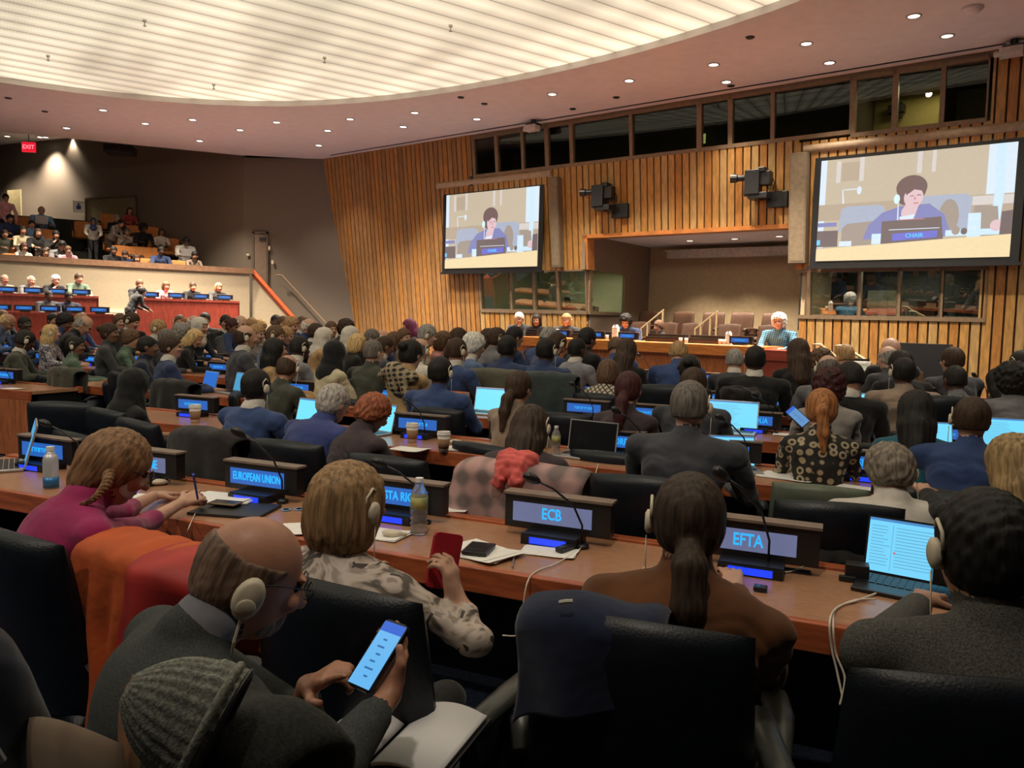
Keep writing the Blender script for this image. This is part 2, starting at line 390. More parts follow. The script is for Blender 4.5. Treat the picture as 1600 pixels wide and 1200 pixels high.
    me = implicit('hair_'+style, pr, h, [HAIR['k']], k=.02, post=post, tags=False)
    HAIRCACHE[key] = me; return me
HAIRNAME = {'hijab': 'headscarf', 'cap': 'cap'}
def setmat(o, i, m):
    o.material_slots[i].link = 'OBJECT'; o.material_slots[i].material = m
# earphone pod, drawn in head space on the right ear (mirrored for the left)
_ep = MB()
_ep.lathe([(0, -.012), (.014, -.011), (.021, -.004), (.021, .006), (.014, .012), (0, .0125)], 14)
_ep.xf(Matrix.Translation((.094, -.01, -.008)) @ Matrix.Rotation(PI/2, 4, 'Y') @ Matrix.Diagonal((1.5, 1.0, .9, 1)))
_ep.tube([(.083, .010, .045), (.090, -.015, .06), (.09, -.035, .035), (.09, -.035, 0)], .004, 6)
_ep.tube([(.10, -.005, -.045), (.10, 0, -.12), (.09, .03, -.2), (.09, .08, -.27)], .0018, 4)
EPM = _ep.mesh('earphone', CREAM, True)
_g = MB()
for s in (-1, 1):
    _g.tube([(s*.033+.024*math.cos(a), .103+.004*abs(math.cos(a)), .012+.018*math.sin(a)) for a in np.linspace(0, 2*PI, 13)], .0016, 5, caps=False)
    _g.tube([(s*.057, .101, .02), (s*.082, .03, .018), (s*.084, -.02, .005)], .0016, 5)
_g.tube([(-.009, .107, .016), (.009, .107, .016)], .0016, 5)
GLM = _g.mesh('glasses', DARKM, True)
PROTO = {}
def folds(P, a, ph):
    x, y, z = P[..., 0], P[..., 1], P[..., 2]
    q = z*46+11*x*np.sign(x)+6*np.sin(y*16+ph)+2.5*np.sin(x*23+ph)
    return a*(np.abs(np.sin(q))**2.5-.4)*(.5+.5*np.sin(z*9+x*14+ph*3))

def proto(key, o, h=.016):
    P, hd, HR = personprims(o)
    ph = random.random()*6
    amp = o.get('fold', .0075)
    def post(F, P): return F+(wob(P, amp, 26, ph)+folds(P, amp*1.1, ph))*np.clip((hd[2]-.17-P[..., 2])*12, 0, 1)*np.clip((P[..., 2]-.5)*6, 0, 1)*(np.clip((.36-P[..., 1])*10, 0, 1))
    me = implicit('body', P, h, [SKIN['f'], CLOTH['n'], CLOTH['k'], BLACKP, CLOTH['w'], EYE, LIP], post=post)
    PROTO[key] = (me, hd, HR); return PROTO[key]
POSES = dict(
    A=dict(), B=dict(lean=20, hlean=34, hpitch=35), C=dict(lean=4, hlean=10, hpitch=2, hyaw=22), D=dict(lean=10, hlean=22, hpitch=25, hyaw=-25),
    E=dict(lean=16, hlean=24, el=[(.27, .28, .80), None], wr=[(.06, .24, 1.02), None], hpitch=20), G=dict(lean=6, hlean=12, hpitch=5, fat=1.12, sw=.24),
    H=dict(lean=24, hlean=40, hpitch=45), F=dict(sw=.172, slim=1, fat=.86, lean=10, hlean=18), f=dict(sw=.172, slim=1, fat=.88, lean=14, hlean=26, hpitch=28, hyaw=15),
    J=dict(sw=.172, slim=1, fat=.88, lean=5, hlean=10, hpitch=0, hyaw=-20))
def mkperson(key, loc, rz, s, hair, hc, skin, top, label, ear='', glasses=False, group=None, bottom='k', collar=None, near=False, meshkey=None, sz=None, hz=None):
    me, hd, HR = PROTO[key]
    root = empty('person', loc, rz, s)
    if sz: root.scale = (s*sz[0], s*sz[1], s)
    tag(root, label, 'person', group)
    b = bpy.data.objects.new('body', me); COL.objects.link(b); b.parent = root
    setmat(b, 0, SKIN[skin] if isinstance(skin, str) else skin); setmat(b, 1, CLOTH[top] if isinstance(top, str) else top)
    setmat(b, 2, CLOTH[bottom] if isinstance(bottom, str) else bottom); setmat(b, 4, (CLOTH[collar] if isinstance(collar, str) else collar) if collar else (CLOTH[top] if isinstance(top, str) else top))
    M = Matrix.Translation(hd.tolist()) @ Matrix(HR.tolist()).to_4x4() @ Matrix.Diagonal(((HSN,)*3 if near else (HS,)*3)+(1,))
    def ch(name, mesh, m=None, mir=False):
        o = bpy.data.objects.new(name, mesh); COL.objects.link(o); o.parent = root
        o.matrix_local = M @ (Matrix.Diagonal((-1, 1, 1, 1)) if mir else Matrix())
        if m: setmat(o, 0, m)
        return o
    if hair and hair != 'bald':
        hm = hairmesh(hair, near)
        o = ch(HAIRNAME.get(hair, 'hair'), hm, (HAIR[hc] if hair not in HAIRNAME else (CLOTH[hc])) if isinstance(hc, str) else hc)
        if hz: o.scale = hz
    if 'R' in ear: ch('earphone', EPM)
    if 'L' in ear: ch('earphone', EPM, mir=True)
    if glasses: ch('glasses', GLM)
    if collar and not near:
        if ('col', key) not in _COLL:
            pc = [q for q in personprims(POSES[key])[0] if ptag(q) == 4][0]
            _COLL[('col', key)] = implicit('shirt_collar', [('c', pc[1], pc[2]+(pc[2]-pc[1])*.25, .079, .071, 0, .01)], .010, [CLOTH['w']], tags=False)
        oc = bpy.data.objects.new('shirt_collar', _COLL[('col', key)]); COL.objects.link(oc); oc.parent = root
    return root
TARGET = (5.0, 16.5)
_COLL = {}
def headtop(key):
    me, hd, HR = PROTO[key]
    return np.array(hd)+HR@np.array([0, 0, .135])
def place(px, py, nd, key, hair, hc, skin, top, label, ear='', yaw=0, floor=0.0, nv=NR, target=None, **kw):
    if nv is NR and nd > 5: nd *= .97 if px > 760 else .95
    kw.setdefault('sz', (1.09, 1.05))
    """put a seated person so that the crown of the head is seen at px,py on the line of seats nd"""
    Wp = atN(px, py, nv, nd); tx, ty = target or TARGET
    ang = math.atan2(tx-Wp[0], ty-Wp[1])+R(yaw); rz = -ang
    ht = headtop(key); s = (Wp[2]-floor)/ht[2]; s = min(max(s, .86), 1.15)
    c, sn = math.cos(rz), math.sin(rz)
    off = np.array([c*ht[0]-sn*ht[1], sn*ht[0]+c*ht[1]])*s
    z = Wp[2]-s*ht[2]
    if abs(z-floor) < .10: z = floor
    return mkperson(key, (Wp[0]-off[0], Wp[1]-off[1], z), rz, s, hair, hc, skin, top, label, ear, **kw)
# ---------------------------------------------------------------- the room
U2 = Vector((.796, -.605, 0)); N2 = Vector((.605, .796, 0))
def WP(s, d, z): return U2*s+N2*d+Vector((0, 0, z))
def wd(z): return 16.6-.12*z
WM = Matrix(((.796, .605, 0, 0), (-.605, .796, 0, 0), (0, 0, 1, 0), (0, 0, 0, 1)))   # columns: along wall, into wall, up
def wbox(mb, s0, s1, d0, d1, z0, z1, mi=0):
    return mb.add([WP(s, d, z) for z in (z0, z1) for s, d in ((s0, d0), (s1, d0), (s1, d1), (s0, d1))],
                  [(0, 3, 2, 1), (4, 5, 6, 7), (0, 1, 5, 4), (1, 2, 6, 5), (2, 3, 7, 6), (3, 0, 4, 7)], mi)
def tbox(mb, s0, s1, f, b, z0, z1, mi=0):
    """box that follows the forward tilt of the front wall; f, b: distances in front of / behind its face"""
    return mb.add([WP(s, wd(z)+d, z) for z in (z0, z1) for s, d in ((s0, -f), (s1, -f), (s1, b), (s0, b))],
                  [(0, 3, 2, 1), (4, 5, 6, 7), (0, 1, 5, 4), (1, 2, 6, 5), (2, 3, 7, 6), (3, 0, 4, 7)], mi)
CARPET = mat('carpet_blue', (.020, .036, .075), .95, noise=.4, nscale=60, bump=.004, bscale=200)
PLAS = mat('ceiling_plaster', (.78, .71, .67), .9, noise=.03, nscale=4)
DWALL = mat('wall_dark_taupe', (.15, .118, .088), .75, noise=.10, nscale=60, stretch=(1, 1, 14))
BEIGE = mat('wall_beige', (.32, .255, .17), .8, noise=.05, nscale=20)
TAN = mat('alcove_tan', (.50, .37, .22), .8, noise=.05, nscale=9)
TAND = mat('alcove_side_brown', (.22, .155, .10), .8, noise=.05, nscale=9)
SL = [mat('slat_gold', (.46, .24, .068), .5, noise=.2, nscale=3, stretch=(8, 8, 1.2)), mat('slat_pale', (.45, .275, .105), .5, noise=.18, nscale=3, stretch=(8, 8, 1.2)),
      mat('slat_amber', (.40, .175, .04), .5, noise=.2, nscale=3, stretch=(8, 8, 1.2)), mat('slat_gap', (.075, .033, .012), .8), mat('slat_brown', (.34, .175, .065), .5, noise=.2, nscale=3, stretch=(8, 8, 1.2)), mat('slat_umber', (.29, .14, .045), .5, noise=.2, nscale=3, stretch=(8, 8, 1.2))]
TRIM = mat('trim_orange_wood', (.52, .20, .055), .45, noise=.15, nscale=5)
FRAME = mat('window_frame_tan', (.22, .15, .09), .5, noise=.1)
# floor
m = MB(); m.b2(-32, 18, -7, 34, -.1, 0); struct(m.obj('floor', CARPET))
# ceiling with the big luminous opening
lc = (-6.4, 4.4); NS = 96
def lensr(a):
    a = (a+PI) % (2*PI)-PI; r = 12.9+1.25*math.exp(-((math.degrees(a)-92)/28)**2)
    if math.sin(a) < 0: r = min(r, (3.4/(-math.sin(a))**1.0) if math.sin(a) < -.2 else r)
    return r
OUT = [(-5.6, 24.62), (20.5, 4.0), (18, -7), (-32, -7), (-32, 14.9), (-14.43, 21.85), (-8.48, 24.22)]
def outr(a):
    dx, dy = math.cos(a), math.sin(a); best = 1e9
    for i in range(len(OUT)):
        x0, y0 = OUT[i][0]-lc[0], OUT[i][1]-lc[1]; x1, y1 = OUT[(i+1) % len(OUT)][0]-lc[0], OUT[(i+1) % len(OUT)][1]-lc[1]
        ex, ey = x1-x0, y1-y0; den = dx*ey-dy*ex
        if abs(den) < 1e-9: continue
        t = (x0*ey-y0*ex)/den; u = (x0*dy-y0*dx)/den
        if t > 0 and -1e-6 <= u <= 1+1e-6: best = min(best, t)
    return best
angs = sorted(set([2*PI*i/NS-PI for i in range(NS)]+[math.atan2(y-lc[1], x-lc[0]) for x, y in OUT]))
n = len(angs); m = MB(); z = 6.5
inner = [(lc[0]+lensr(a)*math.cos(a), lc[1]+lensr(a)*math.sin(a)) for a in angs]
outer = [(lc[0]+outr(a)*math.cos(a), lc[1]+outr(a)*math.sin(a)) for a in angs]
vs = [(x, y, z) for x, y in inner]+[(x, y, z) for x, y in outer]+[(x, y, z+.14) for x, y in inner]+[(x, y, z+.16) for x, y in outer]
fs = [(i, (i+1) % n, n+(i+1) % n, n+i) for i in range(n)]+[(2*n+i, 2*n+(i+1) % n, (i+1) % n, i) for i in range(n)]+[(2*n+(i+1) % n, 2*n+i, 3*n+i, 3*n+(i+1) % n) for i in range(n)]+[(n+i, n+(i+1) % n, 3*n+(i+1) % n, 3*n+i) for i in range(n)]
m.add(vs, fs); struct(m.obj('ceiling', PLAS))
# luminous louvre panels
lm, nt, N, L, b = _new('luminous_louvre')
b.inputs['Base Color'].default_value = (.6, .58, .5, 1)
tc = N.new('ShaderNodeTexCoord'); mp = N.new('ShaderNodeMapping'); mp.inputs['Rotation'].default_value = (0, 0, -math.atan2(.57, .82)); L.new(tc.outputs['Object'], mp.inputs[0])
sx = N.new('ShaderNodeSeparateXYZ'); L.new(mp.outputs[0], sx.inputs[0])
def mth(op, a, b_=None, c=None):
    q = N.new('ShaderNodeMath'); q.operation = op
    for i, v in enumerate((a, b_, c)):
        if v is None: continue
        if hasattr(v, 'default_value') or hasattr(v, 'is_linked'): L.new(v, q.inputs[i])
        else: q.inputs[i].default_value = v
    return q.outputs[0]
fr = mth('FRACT', mth('MULTIPLY', sx.outputs[1], 1/.5)); ln = mth('GREATER_THAN', fr, .055)
fr2 = mth('PINGPONG', mth('MULTIPLY', sx.outputs[0], 1/.05), .5); rib = mth('MULTIPLY_ADD', fr2, .22, .86)
fr3 = mth('PINGPONG', mth('MULTIPLY', sx.outputs[1], 1/.5), .5); tube_ = mth('MULTIPLY_ADD', fr3, .8, .6)
nz = N.new('ShaderNodeTexNoise'); nz.inputs['Scale'].default_value = .55; nz.inputs['Detail'].default_value = 1
mp2 = N.new('ShaderNodeMapping'); mp2.inputs['Scale'].default_value = (1.6, .45, 1); L.new(mp.outputs[0], mp2.inputs[0]); L.new(mp2.outputs[0], nz.inputs['Vector'])
big = mth('MULTIPLY_ADD', nz.outputs['Fac'], 1.3, .30)
tot = mth('MULTIPLY', mth('MULTIPLY', mth('MULTIPLY_ADD', ln, .65, .35), tube_), mth('MULTIPLY', big, rib))
b.inputs['Emission Color'].default_value = (1.0, .90, .66, 1); L.new(mth('MULTIPLY', tot, .55), b.inputs['Emission Strength'])
m = MB(); m.add([(x, y, 6.62) for x, y in inner], [tuple(range(n))[::-1]]); o = m.obj('luminous_ceiling_panel', lm)
tag(o, 'huge oval luminous ceiling panel with pale louvred strips', 'ceiling light')
m = MB()
for px, py in ((226, 33), (75, 88), (334, 133), (507, 91), (704, 41)):
    p = atZ(px, py, 6.6); m.lathe([(.035, 0), (.035, -.03), (.012, -.04), (.012, -.09), (.03, -.1), (.03, -.105)], 10, (p[0], p[1], 6.62))
# sprinklers each their own thing
for i, (px, py) in enumerate(((226, 33), (75, 88), (334, 133), (507, 91), (704, 41))):
    p = atZ(px, py, 6.6); q = MB(); q.lathe([(.035, 0), (.035, -.03), (.012, -.04), (.012, -.09), (.03, -.1), (.03, -.105)], 10)
    o = q.obj('sprinkler', METAL); o.location = (p[0], p[1], 6.62)
    tag(o, 'small sprinkler head hanging from the luminous ceiling', 'sprinkler', 'sprinklers in the luminous ceiling')
# downlights
DLM = emis('downlight_glow', (1, .88, .7), 7); RIM = mat('downlight_rim', (.5, .42, .38), .5)
q = MB(); q.lathe([(.085, 0), (.085, -.012), (.115, -.012), (.115, 0)], 18); rimm = q.mesh('rim', RIM, True)
q = MB(); q.lathe([(0, -.004), (.084, -.004)], 18); dism = q.mesh('lamp', DLM)
DL = [(1428, 25), (1480, 56), (1260, 68), (1296, 98), (1115, 101), (1135, 128), (983, 126), (863, 147), (745, 186), (648, 176), (630, 198), (547, 186), (512, 204), (498, 227), (375, 203), (432, 191), (312, 220), (301, 187), (227, 193), (161, 172), (104, 200)]
def downlight(p, z, label, grp, power=0, aim=None):
    e_ = empty('downlight', (p[0], p[1], z)); tag(e_, label, 'downlight', grp)
    for nm, me in (('rim', rimm), ('lamp', dism)):
        o = bpy.data.objects.new(nm, me); COL.objects.link(o); o.parent = e_
    if power:
        ld = bpy.data.lights.new('lamp_light', 'SPOT'); ld.energy = power; ld.color = (1, .86, .68); ld.spot_size = R(95); ld.spot_blend = .8; ld.shadow_soft_size = .08
        lo = bpy.data.objects.new('lamp_light', ld); COL.objects.link(lo); lo.location = (p[0], p[1], z-.03)
        if aim: lo.rotation_euler = (Vector(aim)-lo.location).to_track_quat('-Z', 'Y').to_euler()
for i, (px, py) in enumerate(DL):
    p = atZ(px, py, 6.5); downlight(p, 6.5, 'round recessed downlight in the plaster ceiling', 'downlights in the plaster ceiling', 250 if min(abs(p[0]*.605+p[1]*.796-15.8), 9) < 1.5 else 1150)
for a in list(range(100, 190, 18))+[0, 20, -170]+[-35, -70, -110]:   # unseen fill spots added along the ring of downlights, to brighten the hall
    rr_ = lensr(R(a))+1.3; x, y = lc[0]+rr_*math.cos(R(a)), lc[1]+rr_*math.sin(R(a))
    ld = bpy.data.lights.new('ring_fill', 'SPOT'); ld.energy = 420 if a > 90 else 250; ld.color = (1, .88, .72); ld.spot_size = R(110); ld.spot_blend = .8; ld.shadow_soft_size = .12
    lo = bpy.data.objects.new('ring_fill', ld); COL.objects.link(lo); lo.location = (x, y, 6.45)
    lo.rotation_euler = (Vector((x+(1.0 if x < 3 else -1), 9 if y < 9 else 12, 0))-lo.location).to_track_quat('-Z', 'Y').to_euler() if y < 3 else (0, 0, 0)
for px, py in ((1520, 12), (963, 152), (895, 170), (720, 152), (757, 162), (13, 153), (70, 174), (1172, 58), (1142, 134)):
    p = atZ(px, py, 6.5); q = MB(); q.lathe([(0, -.02), (.06, -.02), (.08, 0)] if px != 1520 else [(0, -.09), (.1, -.08), (.14, -.03), (.15, 0)], 14); o = q.obj('ceiling_speaker' if px != 1520 else 'smoke_detector', DARKM if px != 1520 else PLAS, smooth=True); o.location = (p[0], p[1], 6.5)
    tag(o, 'small dark round ceiling fitting between the downlights' if px != 1520 else 'round smoke detector on the ceiling near the right screen', 'ceiling fitting', 'dark round ceiling fittings' if px != 1520 else None)
# front wall
def slats(name, s0, s1, z0, z1, w=.172, pal=(0, 1, 0, 2)):
    m = MB(); tbox(m, s0, s1, 0, .12, z0, z1, 3); k = math.floor(s0/w); rr = random.Random(int(abs(s0*10)))
    while k*w < s1:
        a = max(s0, k*w+.012); b_ = min(s1, k*w+w-.022)
        if b_-a > .02:
            mi = pal[k % len(pal)] if rr.random() < .75 else rr.choice(pal)
            tbox(m, a, b_, .045, 0, z0, z1, mi)
        k += 1
    o = m.obj(name, SL); return struct(o)
slats('wall_front', -21, -13.6, 0, 6.5, pal=(4, 5, 4, 2))
slats('wall_front', -13.6, -10.13, 2.93, 5.42); slats('wall_front', -10.13, -5.05, 3.74, 5.42); slats('wall_front', -5.05, -1.78, 2.84, 5.34)
slats('wall_front', -13.6, -10.13, 0, 1.88); slats('wall_front', -4.98, -1.6, 0, 1.88); slats('wall_front', -1.6, 4.5, 0, 6.5)
slats('wall_front', -1.78, -1.6, 1.88, 6.5)
m = MB(); tbox(m, -21, 4.5, .02, .05, 6.4, 6.5); struct(m.obj('trim_1', FRAME))
m = MB(); tbox(m, -19.0, -1.6, .30, -.24, 6.492, 6.5); struct(m.obj('trim_2', DARKM))
# upper booth windows
def dark(name, c): return mat(name, c, .9, noise=.05)
UPM = [-13.57, -12.76, -11.93, -11.2, -10.45, -8.84, -7.2, -6.48, -5.6, -4.08, -3.32, -2.55, -1.83]
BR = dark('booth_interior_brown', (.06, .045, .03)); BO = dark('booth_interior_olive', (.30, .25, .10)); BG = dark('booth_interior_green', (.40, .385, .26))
GL1 = glass('booth_glass', (.80, .82, .76), .03); GL2 = glass('booth_glass_reflective', (.80, .85, .80), .13)
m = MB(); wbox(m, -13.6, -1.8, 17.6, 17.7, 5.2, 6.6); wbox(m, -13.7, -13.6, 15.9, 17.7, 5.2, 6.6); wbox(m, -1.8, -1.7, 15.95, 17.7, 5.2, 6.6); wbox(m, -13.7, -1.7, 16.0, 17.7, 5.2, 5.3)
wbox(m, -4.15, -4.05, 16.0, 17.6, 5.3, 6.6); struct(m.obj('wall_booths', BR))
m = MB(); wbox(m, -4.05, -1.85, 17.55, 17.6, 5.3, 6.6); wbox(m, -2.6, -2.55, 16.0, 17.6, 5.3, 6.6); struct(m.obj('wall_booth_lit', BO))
for i in range(12):
    a, b_ = UPM[i], UPM[i+1]; f = MB(); zb, zt = (5.47, 6.38) if a < -5 else (5.40, 6.36)
    w = .05 if (i % 3) else .08
    tbox(f, a, a+w, .05, .06, zb-.06, 6.44); tbox(f, b_-w*.6, b_, .05, .06, zb-.06, 6.44)
    tbox(f, a, b_, .06, .06, zb-.08, zb); tbox(f, a, b_, .05, .06, zt, 6.44)
    o = struct(f.obj('window_%d' % (i+1), FRAME)); p = MB(); tbox(p, a+w, b_-w*.6, -.01, .015, zb, zt); p.obj('pane', GL1, o)
def boxlight(name, s, d, z, w, h, e_, col=(1, .9, .7)):
    ld = bpy.data.lights.new(name, 'AREA'); ld.shape = 'RECTANGLE'; ld.size = w; ld.size_y = h; ld.energy = e_; ld.color = col
    lo = bpy.data.objects.new(name, ld); COL.objects.link(lo); lo.location = WP(s, d, z)
boxlight('booth_lamp', -3.0, 16.9, 6.35, .9, .3, 7, (1, .85, .5))
q = MB(); wbox(q, -7.86, -7.66, 17.3, 17.32, 5.9, 6.12); tag(q.obj('paper_notice', emis('yellow_notice_glow', (.65, .68, .22), .5, noise=.1)), 'yellow paper notice with added glow inside the dark upper booth window', 'notice')  # plain paper; its brightness is put in as emission
q = MB(); wbox(q, -3.75, -3.45, 17.3, 17.5, 6.05, 6.2); wbox(q, -3.55, -3.5, 17.35, 17.5, 5.95, 6.25); tag(q.obj('wall_lamp', DARKM), 'dark bracket lamp inside the olive lit upper booth', 'lamp')
# lower left booth and its wrap-around window
BL = [-13.55, -12.5, -11.75, -11.0, -10.13]
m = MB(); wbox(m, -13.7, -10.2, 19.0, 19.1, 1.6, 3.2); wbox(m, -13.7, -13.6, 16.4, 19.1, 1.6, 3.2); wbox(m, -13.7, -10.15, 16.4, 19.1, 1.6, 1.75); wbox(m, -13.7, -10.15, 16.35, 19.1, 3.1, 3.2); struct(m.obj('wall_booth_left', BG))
boxlight('booth_lamp', -11.2, 17.8, 3.05, 1.6, .5, 12, (1, .97, .75))
for i in range(4):
    a, b_ = BL[i], BL[i+1]; f = MB(); tbox(f, a-.03, a+.05, .06, .06, 1.88, 2.93); tbox(f, b_-.03, b_, .06, .06, 1.88, 2.93); tbox(f, a, b_, .07, .06, 1.84, 1.93); tbox(f, a, b_, .05, .06, 2.9, 2.94)
    o = struct(f.obj('window_%d' % (13+i), FRAME)); p = MB(); tbox(p, a+.05, b_-.03, -.01, .015, 1.93, 2.9); p.obj('pane', GL2, o)
f = MB(); wbox(f, -10.16, -10.08, 16.34, 16.46, 1.84, 2.93); wbox(f, -10.16, -10.08, 18.1, 18.35, 1.84, 2.93); wbox(f, -10.16, -10.06, 16.34, 18.35, 1.84, 1.92)
o = struct(f.obj('window_17', FRAME)); p = MB(); wbox(p, -10.13, -10.115, 16.46, 18.1, 1.92, 2.93); p.obj('pane', GL2, o)
# lower right booth
BRs = [-4.8, -3.83, -3.12, -2.4, -1.66]
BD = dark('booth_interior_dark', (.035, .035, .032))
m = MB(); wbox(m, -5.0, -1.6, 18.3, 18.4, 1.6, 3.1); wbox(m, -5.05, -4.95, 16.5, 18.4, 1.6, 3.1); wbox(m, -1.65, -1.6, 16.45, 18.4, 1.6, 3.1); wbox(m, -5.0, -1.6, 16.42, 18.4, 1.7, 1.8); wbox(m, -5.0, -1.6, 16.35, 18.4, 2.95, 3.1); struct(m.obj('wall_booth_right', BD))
boxlight('booth_lamp', -3.2, 17.3, 2.93, 1.2, .4, 16)
for i in range(4):
    a, b_ = BRs[i], BRs[i+1]; f = MB(); tbox(f, a-.03, a+.04, .06, .06, 1.88, 2.84); tbox(f, b_-.03, b_, .06, .06, 1.88, 2.84); tbox(f, a-.2 if i == 0 else a, b_, .07, .06, 1.84, 1.92); tbox(f, a-.25 if i == 0 else a, b_, .06, .06, 2.78, 2.84)
    o = struct(f.obj('window_%d' % (18+i), FRAME)); p = MB(); tbox(p, a+.04, b_-.03, -.01, .015, 1.92, 2.78); p.obj('pane', GL2, o)
def wthing(name, label, cat, mats, fn, group=None):
    q = MB(); fn(q); return tag(q.obj(name, mats), label, cat, group)
def _mon(q):
    wbox(q, -3.78, -3.16, 16.78, 16.83, 2.0, 2.44); wbox(q, -3.55, -3.4, 16.72, 16.78, 1.85, 2.3); wbox(q, -3.62, -3.32, 16.68, 16.95, 1.8, 1.83)
wthing('monitor', 'back of a pale computer monitor inside the lower right booth', 'monitor', mat('monitor_back', (.75, .75, .66), .5), _mon)
def _box(q): wbox(q, -2.85, -2.55, 16.75, 17.0, 1.8, 2.2); wbox(q, -2.87, -2.53, 16.74, 17.01, 2.2, 2.23)
wthing('desk_box', 'brown box standing on the desk behind booth glass', 'box', mat('box_brown', (.16, .07, .04), .7), _box)
def _con(q): wbox(q, -4.6, -4.0, 16.7, 17.0, 1.8, 1.95); wbox(q, -4.5, -4.1, 16.65, 16.7, 1.85, 2.02)
wthing('control_console', 'dark control console at the slanted left end of the right booth', 'console', BLACKP, _con)
def _con2(q): wbox(q, -2.35, -1.75, 16.7, 17.0, 1.8, 1.93); wbox(q, -2.2, -1.9, 16.68, 16.7, 1.93, 2.08)
wthing('control_console', 'dark control console at the right end of the right booth', 'console', BLACKP, _con2)
# alcove
m = MB(); wbox(m, -10.2, -4.9, 19.5, 19.6, 0, 3.95); struct(m.obj('wall_alcove_back', TAN))
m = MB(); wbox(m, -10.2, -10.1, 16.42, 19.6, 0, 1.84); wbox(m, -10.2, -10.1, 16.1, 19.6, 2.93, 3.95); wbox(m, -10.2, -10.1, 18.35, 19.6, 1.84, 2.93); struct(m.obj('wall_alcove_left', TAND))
m = MB(); wbox(m, -4.98, -4.9, 16.4, 19.6, 0, 3.95); struct(m.obj('wall_alcove_right', TAN))
m = MB(); wbox(m, -10.2, -4.9, 16.2, 19.6, 3.76, 3.95); struct(m.obj('ceiling_alcove', PLAS))
m = MB(); wbox(m, -12.5, -4.0, 13.9, 19.6, 0, .45); struct(m.obj('floor_platform', CARPET))
m = MB()
tbox(m, -10.16, -10.06, .07, .25, 2.93, 3.74); tbox(m, -10.16, -5.0, .07, .25, 3.68, 3.77); struct(m.obj('trim_3', TRIM))
m = MB(); m.add([WP(s, wd(z)-d, z) for d in (.07, -.25) for s, z in ((-5.24, 3.72), (-5.13, 3.72), (-4.93, 2.84), (-5.06, 2.84))], [(0, 1, 2, 3), (7, 6, 5, 4), (0, 4, 5, 1), (1, 5, 6, 2), (2, 6, 7, 3), (3, 7, 4, 0)]); struct(m.obj('trim_4', TRIM))
m = MB(); wbox(m, -9.4, -5.2, 19.1, 19.4, 3.42, 3.6); wbox(m, -9.45, -5.2, 19.05, 19.42, 3.6, 3.63); tag(m.obj('light_trough', mat('trough_white', (.62, .56, .5), .5)), 'long white housing across the top of the alcove back wall', 'screen housing')
for px, py in ((1078, 376), (1148, 373), (1218, 369)):
    d = ray(px, py); k = (3.76-CH)/d[2]; p = CAM+d*k
    downlight(p, 3.76, 'recessed downlight in the low ceiling of the alcove', 'alcove downlights', 300)
